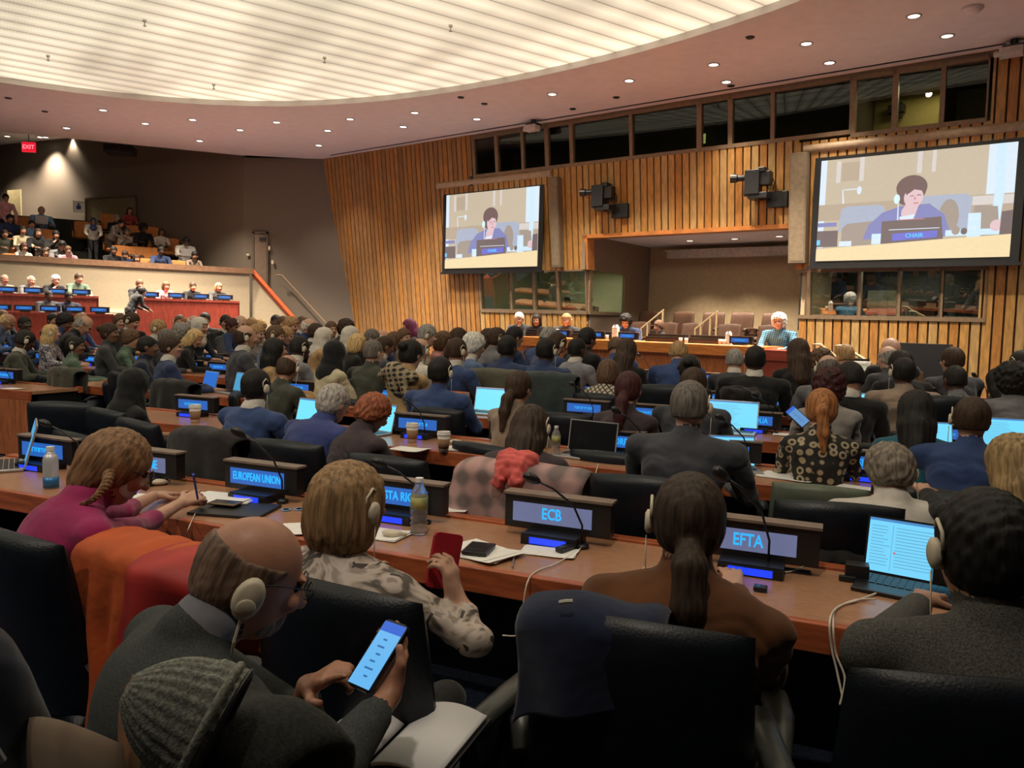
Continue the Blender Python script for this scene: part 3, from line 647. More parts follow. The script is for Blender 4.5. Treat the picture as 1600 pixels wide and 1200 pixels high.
# projection screens with housings
def screen(s0, s1, z0, z1, hs0, hs1, zh, label, big):
    e_ = empty('projection_screen', WP((s0+s1)/2, wd(z0)-.30, z0)); e_.rotation_euler = (0, 0, WY); tag(e_, label, 'screen')
    w = s1-s0; h = z1-z0; X = lambda u: -w/2+u*w
    q = MB(); q.b2(-w/2, w/2, 0, .02, 0, h); q.b2(-w/2-.05, w/2+.05, -.02, .03, -.05, 0.0); q.obj('screen_cloth', BLACKP, e_)
    q = MB(); q.tube([(hs0-(s0+s1)/2, 0, zh-z0), (hs1-(s0+s1)/2, 0, zh-z0)], .085, 14); autosmooth(q.obj('housing', mat('housing_tan', (.42, .31, .2), .5), e_))
    # projected picture: flat emissive shapes on the cloth
    bx0, bx1, bz0, bz1 = -w/2+.12, w/2-.14, .10, h-.10
    names = dict(bg=(.50, .42, .31), wall=(.43, .34, .25), white=(.62, .72, .82), chair=(.36, .40, .50), chd=(.33, .27, .23), blue=(.20, .21, .44), navy=(.10, .10, .22), face=(.66, .47, .50), hair=(.155, .095, .09),
                 desk=(.78, .62, .36), blk=(.15, .11, .11), bl=(.14, .14, .55), cy=(.15, .55, .95), ear=(.60, .85, .85), lip=(.55, .2, .22), glassy=(.55, .72, .85), leg=(.60, .55, .52))
    keys = list(names); MM = [emis('projected_'+k, v, 1.15, noise=.05) for k, v in names.items()]
    q = MB(); lay = [0]
    def poly(pts, c):
        lay[0] += 1; y = -.001-.0004*lay[0]
        v = [(bx0+(bx1-bx0)*a, y, bz1-(bz1-bz0)*b_) for a, b_ in pts]; q.add(v, [tuple(range(len(v)))[::-1]], keys.index(c))
    def ell(cx, cy, rx, ry, c, n=22, a0=0, a1=2*PI): poly([(cx+rx*math.cos(a0+(a1-a0)*i/n), cy+ry*math.sin(a0+(a1-a0)*i/n)) for i in range(n)], c)
    def rect(a, b_, c_, d, col): poly([(a, b_), (c_, b_), (c_, d), (a, d)], col)
    rect(0, 0, 1, 1, 'bg'); rect(0, 0, .035, .87, 'white'); rect(.09, .02, .115, .23, 'leg'); rect(.22, .0, .245, .23, 'leg'); rect(.12, .04, .22, .22, 'wall'); rect(.525, .0, .55, .2, 'leg'); rect(.60, .0, .62, .2, 'leg'); rect(.87, 0, 1, .5, 'white')
    rect(0, .44, 1, .60, 'wall'); poly([(.13, .30), (.135, .30), (.145, .44), (.135, .44)], 'white'); rect(.14, .30, .24, .31, 'white'); ell(.225, .32, .012, .04, 'white')
    rect(.78, .45, 1, .53, 'leg')
    poly([(.905, 0), (.95, 0), (.955, .40), (.94, .78), (.90, .80), (.91, .40)], 'glassy')
    poly([(.13, .50), (.16, .47), (.34, .47), (.37, .50), (.38, .66), (.12, .72)], 'chair'); poly([(.14, .68), (.17, .64), (.36, .62), (.36, .85), (.14, .86)], 'chd')
    poly([(.56, .42), (.78, .42), (.81, .46), (.80, .80), (.58, .80)], 'chair'); ell(.70, .62, .05, .16, 'chd')
    poly([(.82, .53), (.93, .55), (.95, .86), (.82, .86)], 'chd')
    poly([(.26, .80), (.29, .66), (.36, .55), (.45, .50), (.60, .49), (.68, .60), (.72, .80)], 'blue')
    ell(.505, .33, .080, .115, 'hair'); ell(.475, .39, .045, .10, 'hair'); ell(.54, .36, .04, .08, 'hair')
    poly([(.46, .54), (.49, .46), (.55, .48), (.53, .60), (.50, .64), (.46, .64)], 'face'); poly([(.45, .60), (.53, .58), (.52, .66), (.46, .66)], 'white')
    ell(.518, .425, .050, .095, 'face'); poly([(.47, .34), (.50, .315), (.555, .325), (.57, .37), (.52, .35), (.48, .40)], 'hair')
    rect(.50, .405, .518, .412, 'hair'); rect(.535, .40, .555, .408, 'hair'); poly([(.522, .41), (.532, .44), (.520, .448)], 'lip'); ell(.532, .478, .015, .007, 'lip')
    ell(.432, .43, .016, .045, 'ear'); poly([(.438, .47), (.443, .47), (.447, .64), (.440, .64)], 'white')
    rect(0, .62, .11, .66, 'blue'); rect(0, .70, .12, .86, 'blk'); rect(0, .79, .02, .84, 'cy'); rect(.13, .81, .20, .86, 'white'); rect(.31, .75, .37, .85, 'glassy'); rect(.32, .80, .36, .84, 'white')
    poly([(.36, .635), (.665, .615), (.68, .82), (.36, .85)], 'blk'); rect(.40, .715, .66, .722, 'white'); rect(.45, .625, .58, .632, 'lip'); poly([(.42, .755), (.65, .74), (.65, .805), (.42, .825)], 'bl')
    rect(.69, .745, .95, .80, 'glassy'); ell(.74, .75, .02, .04, 'chd'); ell(.78, .76, .016, .03, 'blk'); poly([(.795, .60), (.855, .60), (.86, .83), (.795, .84)], 'glassy'); rect(.80, .64, .85, .66, 'white'); rect(.80, .72, .85, .74, 'white')
    ell(.93, .72, .03, .05, 'face'); poly([(.95, .60), (1, .59), (1, .82), (.945, .82)], 'blk')
    poly([(0, .88), (1, .80), (1, 1), (0, 1)], 'desk')
    q.obj('projected_picture', MM, e_)
    t = textmesh('CHAIR', .075 if big else .075); o = bpy.data.objects.new('lettering', t); COL.objects.link(o); o.parent = e_; t.materials.append(emis('projected_letters', (.08, .5, .95), 1.3))
    o.rotation_euler = (PI/2, 0, 0); o.location = (bx0+(bx1-bx0)*.535, -.03, bz1-(bz1-bz0)*.782); o['label'] = 'cyan nameplate letters in the projected picture'
    return e_
_tc = {}
def textmesh(txt, size, ext=.0015):
    c = bpy.data.curves.new('txt', 'FONT'); c.body = txt; c.size = size*1.35; c.extrude = ext; c.align_x = 'CENTER'; c.align_y = 'CENTER'; c.resolution_u = 2; c.offset = size*.02
    o = bpy.data.objects.new('txt', c); COL.objects.link(o); bpy.context.view_layer.update()
    me = bpy.data.meshes.new_from_object(o.evaluated_get(bpy.context.evaluated_depsgraph_get())); bpy.data.objects.remove(o); bpy.data.curves.remove(c); return me
screen(-14.68, -11.28, 2.92, 5.12, -14.9, -11.05, 5.3, 'projection screen left of the alcove, showing a speaker with nameplate', False)
screen(-4.72, -1.20, 2.88, 5.04, -4.95, -1.0, 5.2, 'projection screen right of the alcove, larger in view, showing the same speaker', True)
# column loudspeakers
SPK = mat('speaker_grille_tan', (.17, .13, .085), .6, noise=.15, nscale=60)
for s, z0, z1, w, lb in ((-10.85, 2.98, 5.15, .26, 'tall slim tan column loudspeaker beside the left screen'), (-4.98, 2.95, 5.1, .34, 'tall slim tan column loudspeaker beside the right screen')):
    e_ = empty('column_loudspeaker', WP(s, wd(z0), z0)); tag(e_, lb, 'loudspeaker')
    q = MB(); tbox(q, s-w/2, s+w/2, .30, -.12, z0, z1); q.xf(e_.matrix_basis.inverted() if False else Matrix.Translation(-e_.location)); q.obj('cabinet', SPK, e_, bevel=.01)
    q = MB(); tbox(q, s-w/2+.03, s+w/2-.03, .305, -.29, z0+.05, z1-.05); tbox(q, s-w/2+.05, s+w/2-.05, .12, 0, z0+.2, z0+.26); tbox(q, s-w/2+.05, s+w/2-.05, .12, 0, z1-.3, z1-.24); q.xf(Matrix.Translation(-e_.location)); q.obj('grille', mat('grille_cloth', (.20, .155, .10), .8), e_)
# robotic cameras on the wall
for s, z, lb in ((-9.32, 4.5, 'black robotic camera on the slatted wall, the left of two'), (-5.65, 4.5, 'black robotic camera on the slatted wall nearer the right screen')):
    e_ = empty('wall_camera', WP(s, wd(z), z), WY); tag(e_, lb, 'camera')
    q = MB(); q.b2(.0, .42, -.12, 0.05, -.40, -.08); q.b2(-.3, .1, -.42, -.05, -.24, -.12); q.obj('bracket', BLACKP, e_, bevel=.01)
    q = MB(); q.b2(-.37, -.06, -.46, -.22, -.16, .34); q.b2(-.2, .14, -.4, -.2, .02, .30); q.b2(-.1, .04, -.44, -.2, .28, .38); q.tube([(-.3, -.34, .1), (-.3, -.34, -.18)], .1, 12); q.obj('pan_head', BLACKP, e_, bevel=.015)
    q = MB(); q.tube([(-.3, -.34, .2), (-.52, -.42, .19), (-.54, -.43, .19), (-.66, -.47, .19)], [.06, .065, .085, .09], 14); q.obj('lens', BLACKP, e_)
    q = MB(); q.tube([(.0, -.2, .22), (.12, -.22, .2), (.17, -.2, .08), (.12, -.12, -.04)], .012, 6); q.tube([(-.1, -.2, .1), (.02, -.25, .12), (.06, -.2, -.05)], .01, 6); q.tube([(-.25, -.2, -.16), (-.1, -.25, -.26), (.05, -.1, -.2)], .01, 6); q.obj('cable', BLACKP, e_)
# small ceiling cameras by the wall top
for px, py, lb in ((833, 206, 'small white camera under the ceiling above the left screen'), (1583, 94, 'white box camera under the ceiling at the right end')):
    p = atN(px, py, NW, 15.4); e_ = empty('ceiling_camera', (p[0], p[1], 6.5), WY); tag(e_, lb, 'camera')
    q = MB(); q.lathe([(.06, -.12), (.06, 0)], 10); q.b2(-.16, .16, -.1, .12, -.14, -.10); q.obj('mount', DARKM, e_)
    q = MB(); q.b2(-.2, .14, -.12, .1, -.27, -.13); q.tube([(-.2, 0, -.2), (-.28, -.02, -.21)], .05, 10); q.obj('housing', mat('white_plastic', (.6, .55, .5), .4), e_, bevel=.01)
# side wall (dark) with door, main side ceiling edge and gallery
m = MB()
def vwall(m, pts, z0, z1, th=.12, mi=0):
    for (x0, y0), (x1, y1) in zip(pts[:-1], pts[1:]):
        a = Vector((x0, y0, 0)); b_ = Vector((x1, y1, 0)); nn = Vector((-(b_-a).y, (b_-a).x, 0)).normalized()*th
        v = [a, b_, b_+nn, a+nn]; m.add([p+Vector((0, 0, z0)) for p in v]+[p+Vector((0, 0, z1)) for p in v], [(0, 3, 2, 1), (4, 5, 6, 7), (0, 1, 5, 4), (1, 2, 6, 5), (2, 3, 7, 6), (3, 0, 4, 7)], mi)
vwall(m, [(-8.6, 24.55), (-4.2, 24.38)], 0, 6.5); struct(m.obj('wall_side', DWALL))
m = MB(); vwall(m, [(-20.5, 29.6), (-8.6, 24.55)], 0, 7.6); struct(m.obj('wall_gallery', DWALL))
m = MB(); m.add([(-32, 14.9, 7.6), (-8.4, 24.1, 7.6), (-8.2, 26, 7.6), (-20, 31, 7.6), (-32, 31, 7.6)], [(4, 3, 2, 1, 0)]); struct(m.obj('ceiling_gallery', PLAS))
m = MB(); vwall(m, [(-32, 14.95), (-14.43, 21.87), (-8.48, 24.24)], 6.5, 7.6, .05); struct(m.obj('trim_5', PLAS))
m = MB(); m.b2(-32, 18, -7.2, -7, 0, 8); struct(m.obj('wall_back', DWALL)); m = MB(); m.b2(-32.2, -32, -7, 34, 0, 8); m.b2(-32, -20, 30, 30.2, 0, 8); struct(m.obj('wall_left', DWALL))
m = MB(); vwall(m, [(18, -7), (16.5, 7.0)], 0, 8); vwall(m, [(16.5, 7), (12.5, 10.4)], 0, 8); struct(m.obj('wall_right', DWALL))
# wall door on the gallery landing
wv = Vector((11.9, -5.05, 0)).normalized(); wn = Vector((wv.y, -wv.x, 0))
def onwall(px, py, off=.02):
    nv = (-wn).xy; D = nv.dot(Vector((-8.6, 24.55)))-off; return atN(px, py, (nv.x, nv.y), D)
wang = math.atan2(wv.y, wv.x)
p0 = atY(407, 420, 24.45); e_ = empty('door_1', (p0[0], 24.47, 2.5), 0); e_['kind'] = 'structure'
q = MB(); q.b2(-.19, .19, -.03, 0, 0, 1.62); q.obj('door_leaf', mat('door_brown', (.17, .115, .08), .5, noise=.08), e_)
q = MB(); q.b2(-.25, -.19, -.05, 0, 0, 1.7); q.b2(.19, .25, -.05, 0, 0, 1.7); q.b2(-.25, .25, -.05, 0, 1.64, 1.7); q.obj('door_frame', mat('door_frame', (.10, .07, .045), .5), e_)
q = MB(); q.b2(-.02, .17, -.07, -.03, 1.42, 1.52); q.obj('door_closer', DARKM, e_)
for px, py, w, h, lb in ((388, 398, .09, .05, 'small pale wall switch left of the gallery door'), (422, 388, .06, .13, 'small pale wall fitting right of the gallery door'), (427, 410, .07, .12, 'lower pale wall box right of the gallery door')):
    p = atY(px, py, 24.5); q = MB(); q.b2(-w/2, w/2, -.04, 0, -h/2, h/2); o = q.obj('wall_switch', CREAM, bevel=.004); o.location = (p[0], 24.45 if px > 400 else 24.5, p[2]); tag(o, lb, 'switch')
# handrails by the stair
def rail(name, pts, r, mm, label, cat='handrail'):
    o = autosmooth(MB().tube(pts, r, 10).obj(name, mm)); return tag(o, label, cat)
rail('handrail', [atY(432, 430, 24.2), atY(440, 430, 24.2), atY(510, 506, 24.2)], .03, FRAME, 'thin brown handrail sloping down the dark side wall')
m = MB(); A = Vector((-8.07, 23.8)); B_ = Vector((-6.75, 24.0))
m.add([(A.x, A.y, 0), (B_.x, B_.y, 0), (B_.x, B_.y, 1.35), (A.x, A.y, 2.9), (A.x, A.y+.12, 0), (B_.x, B_.y+.12, 0), (B_.x, B_.y+.12, 1.35), (A.x, A.y+.12, 2.9)], [(0, 1, 2, 3), (7, 6, 5, 4), (3, 2, 6, 7), (0, 3, 7, 4), (1, 5, 6, 2)]); struct(m.obj('wall_stair', BEIGE))
m = MB(); dd = Vector((B_.x-A.x, B_.y-A.y, -1.55)); 
m.tube([(A.x-.02, A.y-.03, 2.94), (B_.x, B_.y-.03, 1.39)], .085, 4); tag(m.obj('stair_rail', mat('rail_orange_red', (.50, .085, .025), .4)), 'broad orange red rail capping the sloping stair wall', 'handrail')
# gallery
E1 = Vector((.84, .54, 0)); EN = Vector((-.54, .84, 0))
def GP(a, d, z): return E1*a+EN*d+Vector((0, 0, z))
def gbox(mb, a0, a1, d0, d1, z0, z1, mi=0):
    return mb.add([GP(a, d, z) for z in (z0, z1) for a, d in ((a0, d0), (a1, d0), (a1, d1), (a0, d1))],
                  [(0, 3, 2, 1), (4, 5, 6, 7), (0, 1, 5, 4), (1, 2, 6, 5), (2, 3, 7, 6), (3, 0, 4, 7)], mi)
def a_at(px, d):   # where the ray through column px crosses the line at distance d
    p = atN(px, 420, (-.54, .84), d); return p[0]*.84+p[1]*.54
m = MB(); gbox(m, -12, 5.98, 24.33, 24.42, 0, 2.84); struct(m.obj('wall_balcony', BEIGE))
m = MB(); gbox(m, -12, 6.1, 24.27, 24.46, 2.84, 3.0); struct(m.obj('trim_6', mat('balcony_cap', (.19, .105, .06), .4, noise=.15)))
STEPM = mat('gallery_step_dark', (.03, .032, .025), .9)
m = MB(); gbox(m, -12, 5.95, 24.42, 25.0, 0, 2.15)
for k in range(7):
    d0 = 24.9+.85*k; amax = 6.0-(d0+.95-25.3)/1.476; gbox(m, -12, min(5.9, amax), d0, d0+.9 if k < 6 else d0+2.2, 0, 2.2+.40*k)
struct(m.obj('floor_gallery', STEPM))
a0 = a_at(206, 26.5)
for k in range(10):
    m = MB(); gbox(m, a0-.55, a0+.45, 24.75+.42*k, 25.2+.42*k, 1.9+.2*k, 2.28+.2*k); gbox(m, a0-.55, a0+.45, 24.74+.42*k, 24.79+.42*k, 2.28+.2*k, 2.30+.2*k, 1)
    o = m.obj('gallery_step', [STEPM, mat('step_nosing', (.22, .21, .15), .6)]); tag(o, 'dark aisle step with a pale nosing between the gallery seats', 'step', 'gallery aisle steps')
# ---------------------------------------------------------------- furniture prototypes
LIB = []
def libpart(root, name, me, mats=None):
    o = bpy.data.objects.new(name, me); COL.objects.link(o); o.parent = root; return o
def pillow(fn, nu=14, nv=12):
    """closed cushion: fn(u,v)->centre,normal,half thickness with u,v in -1..1"""
    vs = []; fs = []
    U = [math.sin(PI/2*(2*i/nu-1)) for i in range(nu+1)]; V = [math.sin(PI/2*(2*j/nv-1)) for j in range(nv+1)]
    for sgn in (1, -1):
        for v in V:
            for u in U:
                c, nn, t = fn(u, v); k = (max(0, 1-abs(u)**6)*max(0, 1-abs(v)**6))**.5
                vs.append(Vector(c)+Vector(nn)*(sgn*t*k))
    W = nu+1; H = nv+1
    for s_ in (0, 1):
        for j in range(nv):
            for i in range(nu):
                a = s_*W*H+j*W+i; q = (a, a+1, a+W+1, a+W); fs.append(q if s_ else q[::-1])
    m = MB(); m.add(vs, fs); return m
def chairmeshes(top=1.02, leather=LEATHER, pad=LEATHER):
    b = pillow(lambda u, v: ((u*(.265-.012*v+.0), -.235-.045*(v+1)+.055*u*u, .5*(top+.42)+v*(top-.42)/2-.012*u*u*(v+1)), (0, 1, .1), .052))
    s = pillow(lambda u, v: ((u*.26, v*.25+.0, .44+.012*v), (0, 0, 1), .06))
    arms = []
    for sg in (-1, 1):
        a = MB(); a.tube([(sg*.275, -.22, .60), (sg*.315, -.12, .655), (sg*.325, .05, .665), (sg*.315, .2, .65), (sg*.305, .25, .61)], [.03, .036, .038, .036, .026], 10, 0, True, .62)
        a.add(*_slab([(-.18, .44), (.18, .44), (.2, .655), (-.16, .66)], sg*.315, .014), 1); arms.append(a)
    base = MB(); base.lathe([(.035, .08), (.035, .38), (.14, .385), (.14, .40)], 12)
    for k in range(5):
        w = 2*PI*k/5+.3; base.tube([(0, 0, .10), (.14*math.cos(w), .14*math.sin(w), .095), (.3*math.cos(w), .3*math.sin(w), .06)], [.03, .026, .018], 8)
        base.lathe([(.0, -.03), (.02, -.028), (.028, 0), (.02, .025), (0, .028)], 8, (.3*math.cos(w), .3*math.sin(w), .031))
    return dict(backrest=b.mesh('backrest', leather, True), seat=s.mesh('seat', leather, True), armrest=[a.mesh('armrest', [pad, leather], True) for a in arms], base=base.mesh('base', DARKM, True))
def _slab(prof, x, t):
    n = len(prof); vs = [(x-t, y, z) for y, z in prof]+[(x+t, y, z) for y, z in prof]
    return vs, [tuple(range(n))[::-1], tuple(range(n, 2*n))]+[(i, (i+1) % n, n+(i+1) % n, n+i) for i in range(n)]
CHM = chairmeshes(); CHB = chairmeshes(1.0, LEATHB, LEATHB)
PADL = mat('armrest_pad', (.05, .053, .046), .38, noise=.12)
CHM['armrest'] = [MM_ for MM_ in CHM['armrest']]
def chair(loc, rz, label, group=None, zs=1.0, meshes=None, name='conference_chair', cat='chair', s=1.0):
    M_ = meshes or CHM; r = empty(name, loc, rz, s); tag(r, label, cat, group)
    for nm in ('seat', 'backrest', 'base'):
        o = libpart(r, nm, M_[nm])
        if nm == 'backrest' and zs != 1: o.scale = (1, 1, zs)
    for a in M_['armrest']: libpart(r, 'armrest', a)
    return r
# nameplates
PLW = .44
_p = MB(); _p.b2(-PLW/2, PLW/2, -.03, .03, .035, .165); _p.b2(-PLW/2-.004, PLW/2+.004, -.036, .036, .163, .172); PL_BODY = _p.mesh('housing', [BLACKP])
_p = MB(); _p.b2(-PLW/2-.006, PLW/2+.006, -.038, .038, .168, .178); PL_CAP = _p.mesh('top_cap', [mat('plate_cap', (.20, .15, .12), .4)])
_p = MB(); _p.b2(-.11, .11, -.12, .02, 0, .04); _p.b2(-.11, .11, -.13, -.12, 0, .036); PL_BASE = _p.mesh('console', [BLACKP])
_p = MB(); _p.b2(-PLW/2+.035, PLW/2-.075, -.0325, -.030, .062, .140); PL_DISP = _p.mesh('display', [emis('plate_backlight', (.03, .16, .62), .75)])
_p = MB(); _p.add([(-.075, -.131, .006), (.075, -.131, .006), (.075, -.131, .032), (-.075, -.131, .032)], [(0, 1, 2, 3)]); PL_LCD = _p.mesh('status_display', [emis('plate_lcd', (.01, .05, .9), 1.1)])
GREYD = emis('plate_backlight_near', (.16, .18, .33), .8, noise=.12)
CYAN = emis('plate_letters', (.02, .42, .95), 1.15)
def plate(px, nd, txt, label, nv=NR, rz=RY, z=.74, near=False, group=None, w=1.0, lcd=True, bars=0, flip=False, disp=True):
    p = atN(px, 600, nv, nd); t = (p[0], p[1], z); r = empty('nameplate', t, rz); tag(r, label, 'nameplate', group)
    r.scale = (w, w, w)
    libpart(r, 'housing', PL_BODY); libpart(r, 'top_cap', PL_CAP); libpart(r, 'console', PL_BASE)
    if disp:
        d = libpart(r, 'display', PL_DISP)
        if near: setmat(d, 0, GREYD)
    if lcd: libpart(r, 'status_display', PL_LCD)
    if txt:
        if txt not in _tc: _tc[txt] = textmesh(txt, .047 if len(txt) < 10 else .042); _tc[txt].materials.append(CYAN)
        o = libpart(r, 'lettering', _tc[txt]); o.rotation_euler = (PI/2, 0, 0); o.location = (-.02, -.0345, .101); xs = [v.co.x for v in o.data.vertices]; o.scale = (min(.74, .29/(max(xs)-min(xs))), 1, 1)
    elif bars:
        if bars not in _tc:
            q = MB(); rr = random.Random(bars); x = -.11
            while x < .07:
                ww = rr.choice((.012, .016, .02)); h = .024
                q.b2(x, x+.004, -.0345, -.033, .101-h/2, .101+h/2); q.b2(x, x+ww-.004, -.0345, -.033, .101+h/2-.005, .101+h/2) if rr.random() < .6 else q.b2(x+ww-.008, x+ww-.004, -.0345, -.033, .101-h/2, .101+h/2); x += ww
            _tc[bars] = q.mesh('lettering', CYAN)
        o = libpart(r, 'lettering', _tc[bars])
    return r
# gooseneck microphone
_m = MB(); _m.lathe([(.028, 0), (.028, .012), (.012, .018)], 12); MICB = _m.mesh('base', BLACKP, True)
MICP = [(0, 0, .015), (0, -.005, .09), (-.03, -.03, .17), (-.10, -.07, .235), (-.155, -.10, .265)]
_m = MB(); _m.tube(MICP, .0045, 8); MICS = _m.mesh('gooseneck', BLACKP, True)
_m = MB(); _m.tube([(-.145, -.095, .26), (-.165, -.105, .27), (-.185, -.117, .281), (-.20, -.126, .288)], [.009, .019, .019, .010], 10); MICH = _m.mesh('capsule', BLACKP, True)
def mic(px, nd, label, nv=NR, rz=RY, z=.74, s=1.0, mirror=False, tall=1.0, off=0, group='gooseneck microphones'):
    p = atN(px, 600, nv, nd); r = empty('microphone', (p[0], p[1], z), rz); r.scale = (-s if mirror else s, s, s*tall); tag(r, label, 'microphone', group)
    libpart(r, 'base', MICB); libpart(r, 'gooseneck', MICS); libpart(r, 'capsule', MICH); return r
# laptops
def laptop(loc, rz, label, open_=105, w=.33, col=SILVER, scr='light', s=1.0, group=None):
    r = empty('laptop', loc, rz, s); tag(r, label, 'laptop', group)
    q = MB(); q.b2(-w/2, w/2, -.115, .115, 0, .014); autosmooth(q.obj('keyboard_base', col, r, bevel=.004))
    q = MB()
    for j in range(5):
        for i in range(13): q.b2(-w/2+.02+i*(w-.04)/13, -w/2+.02+(i+.85)*(w-.04)/13, -.02+.024*j, .0+.024*j, .014, .0165)
    q.obj('keys', BLACKP, r)
    M_ = Matrix.Translation((0, .115, .010)) @ Matrix.Rotation(R(90-open_), 4, 'X')
    q = MB(); q.b2(-w/2, w/2, 0, .008, 0, .225); q.xf(M_); lid = q.obj('screen', col if scr != 'dark' else BLACKP, r)
    if scr == 'off':
        q = MB(); q.add([(-w/2+.008, -.001, .012), (w/2-.008, -.001, .012), (w/2-.008, -.001, .217), (-w/2+.008, -.001, .217)], [(0, 1, 2, 3)]); q.xf(M_); q.obj('display', mat('screen_off', (.008, .008, .01), .25), r); return r
    q = MB(); z0, z1 = .012, .217; x0, x1 = -w/2+.008, w/2-.008
    def rc(a, b_, c, d, mi, l): q.add([(x0+(x1-x0)*a, -.001-.0004*l, z1-(z1-z0)*d), (x0+(x1-x0)*c, -.001-.0004*l, z1-(z1-z0)*d), (x0+(x1-x0)*c, -.001-.0004*l, z1-(z1-z0)*b_), (x0+(x1-x0)*a, -.001-.0004*l, z1-(z1-z0)*b_)], [(0, 1, 2, 3)], mi)
    rc(0, 0, 1, 1, 0, 0); rc(0, 0, 1, .05, 1, 1); rr = random.Random(hash(label) % 97 if False else len(label))
    if scr in ('light', 'mail', 'doc'):
        for j in range(13 if scr != 'doc' else 17):
            y = .14+.06*j if scr != 'doc' else .12+.048*j
            if y > .93: break
            if scr == 'mail': rc(.03, y, .03+rr.uniform(.12, .2), y+.012, 2, 2)
            rc(.28 if scr == 'mail' else .1, y, (.28 if scr == 'mail' else .1)+rr.uniform(.35, .62), y+.012, 2, 2)
        if scr == 'mail': rc(.245, .1, .25, .95, 2, 2); rc(.27, .6, .29, .64, 3, 3)
    q.xf(M_); q.obj('display', [SCR[scr], emis('scr_bar', (.08, .28, .62), .9), emis('scr_text', (.14, .42, .62), .8), emis('scr_red', (.75, .12, .2), .9)], r)
    return r
SCR = dict(light=emis('scr_light', (.16, .62, .88), 1.15), mail=emis('scr_mail', (.17, .60, .88), 1.1), doc=emis('scr_doc', (.06, .33, .58), 1.0), blue=emis('scr_blue', (.02, .13, .52), 1.1), cyan=emis('scr_cyan', (.16, .68, .90), 1.15))
# desk rows
UR = Vector((.924, -.382, 0)); NRv = Vector((.382, .924, 0))
def deskrow(nd, x0, x1, label, cat='desk', top=.74, nvec=NRv, uvec=UR, depth=.62, group=None, frontpanel=False, rz=RY):
    """x0,x1: positions along the row measured from the foot of the normal"""
    c = nvec*nd+uvec*((x0+x1)/2); w = x1-x0; r = empty('conference_desk', (c.x, c.y, 0), rz); tag(r, label, cat, group)
    q = MB(); q.b2(-w/2, w/2, .03, depth-.03, top-.035, top); q.obj('desktop', DTOP, r)
    q = MB(); q.b2(-w/2, w/2, -.005, .03, top-.095, top+.003); autosmooth(q.obj('front_edge', WOOD, r, bevel=.006))
    q = MB(); q.b2(-w/2, w/2, depth-.03, depth+.03, top-.06, top+.012); q.obj('rear_edge', WOOD, r, bevel=.004)
    q = MB(); q.b2(-w/2+.02, w/2-.02, depth-.08, depth-.04, .06, top-.035); q.obj('modesty_panel', BLACKP, r)
    if frontpanel:
        q = MB(); q.b2(-w/2, w/2, -.002, .02, .02, top-.095); q.obj('front_panel', ODESKM, r)
    k = max(1, int(w/1.7))
    for i in range(k+1):
        x = -w/2+.05+(w-.1)*i/k; q = MB(); q.b2(x-.02, x+.02, .12, depth-.08, 0, top-.035); q.obj('leg', BLACKP, r)
    return r
ODESKM = mat('wood_orange_panel', (.42, .135, .05), .4, noise=.25, nscale=4, stretch=(6, 6, 1))
def xrow(px, nd):  # coordinate along the row of the ray through column px
    p = atN(px, 600, NR, nd); return p[0]*.924-p[1]*.382
deskrow(2.5, -4.6, 2.6, 'nearest long conference desk with red wood edge, behind the ECB nameplate')
deskrow(4.62, xrow(118, 4.62), 3.8, 'second long conference desk with red wood edge, carrying the SINGAPORE nameplate')
deskrow(6.4, xrow(150, 6.9), 5.0, 'third long conference desk, carrying the MONTENEGRO nameplate')
deskrow(8.3, xrow(60, 8.3), 6.6, 'fourth long conference desk, carrying the GUINEA-BISSAU nameplate')
deskrow(10.1, xrow(280, 10.1), 6.3, 'fifth long conference desk, in front of the tan jacket and dark suits at right')
deskrow(11.7, xrow(330, 11.7), 4.4, 'sixth conference desk, the last one before the orange podium')
deskrow(13.4, xrow(240, 13.4), xrow(700, 13.4), 'far conference desk on the left below the red gallery desks')
deskrow(15.2, xrow(335, 15.2), xrow(560, 15.2), 'farthest conference desk near the foot of the side stair')
deskrow(5.62, xrow(45, 5.62)-3.5, xrow(45, 5.62), 'end of an orange panelled desk at the left edge beyond the aisle', frontpanel=True)
deskrow(9.9, xrow(0, 9.9)-1.5, xrow(215, 9.9), 'desk on the far left with small blue lit nameplates', frontpanel=True)
deskrow(11.6, xrow(20, 11.6), xrow(250, 11.6), 'farther desk on the left in front of the red side desks')
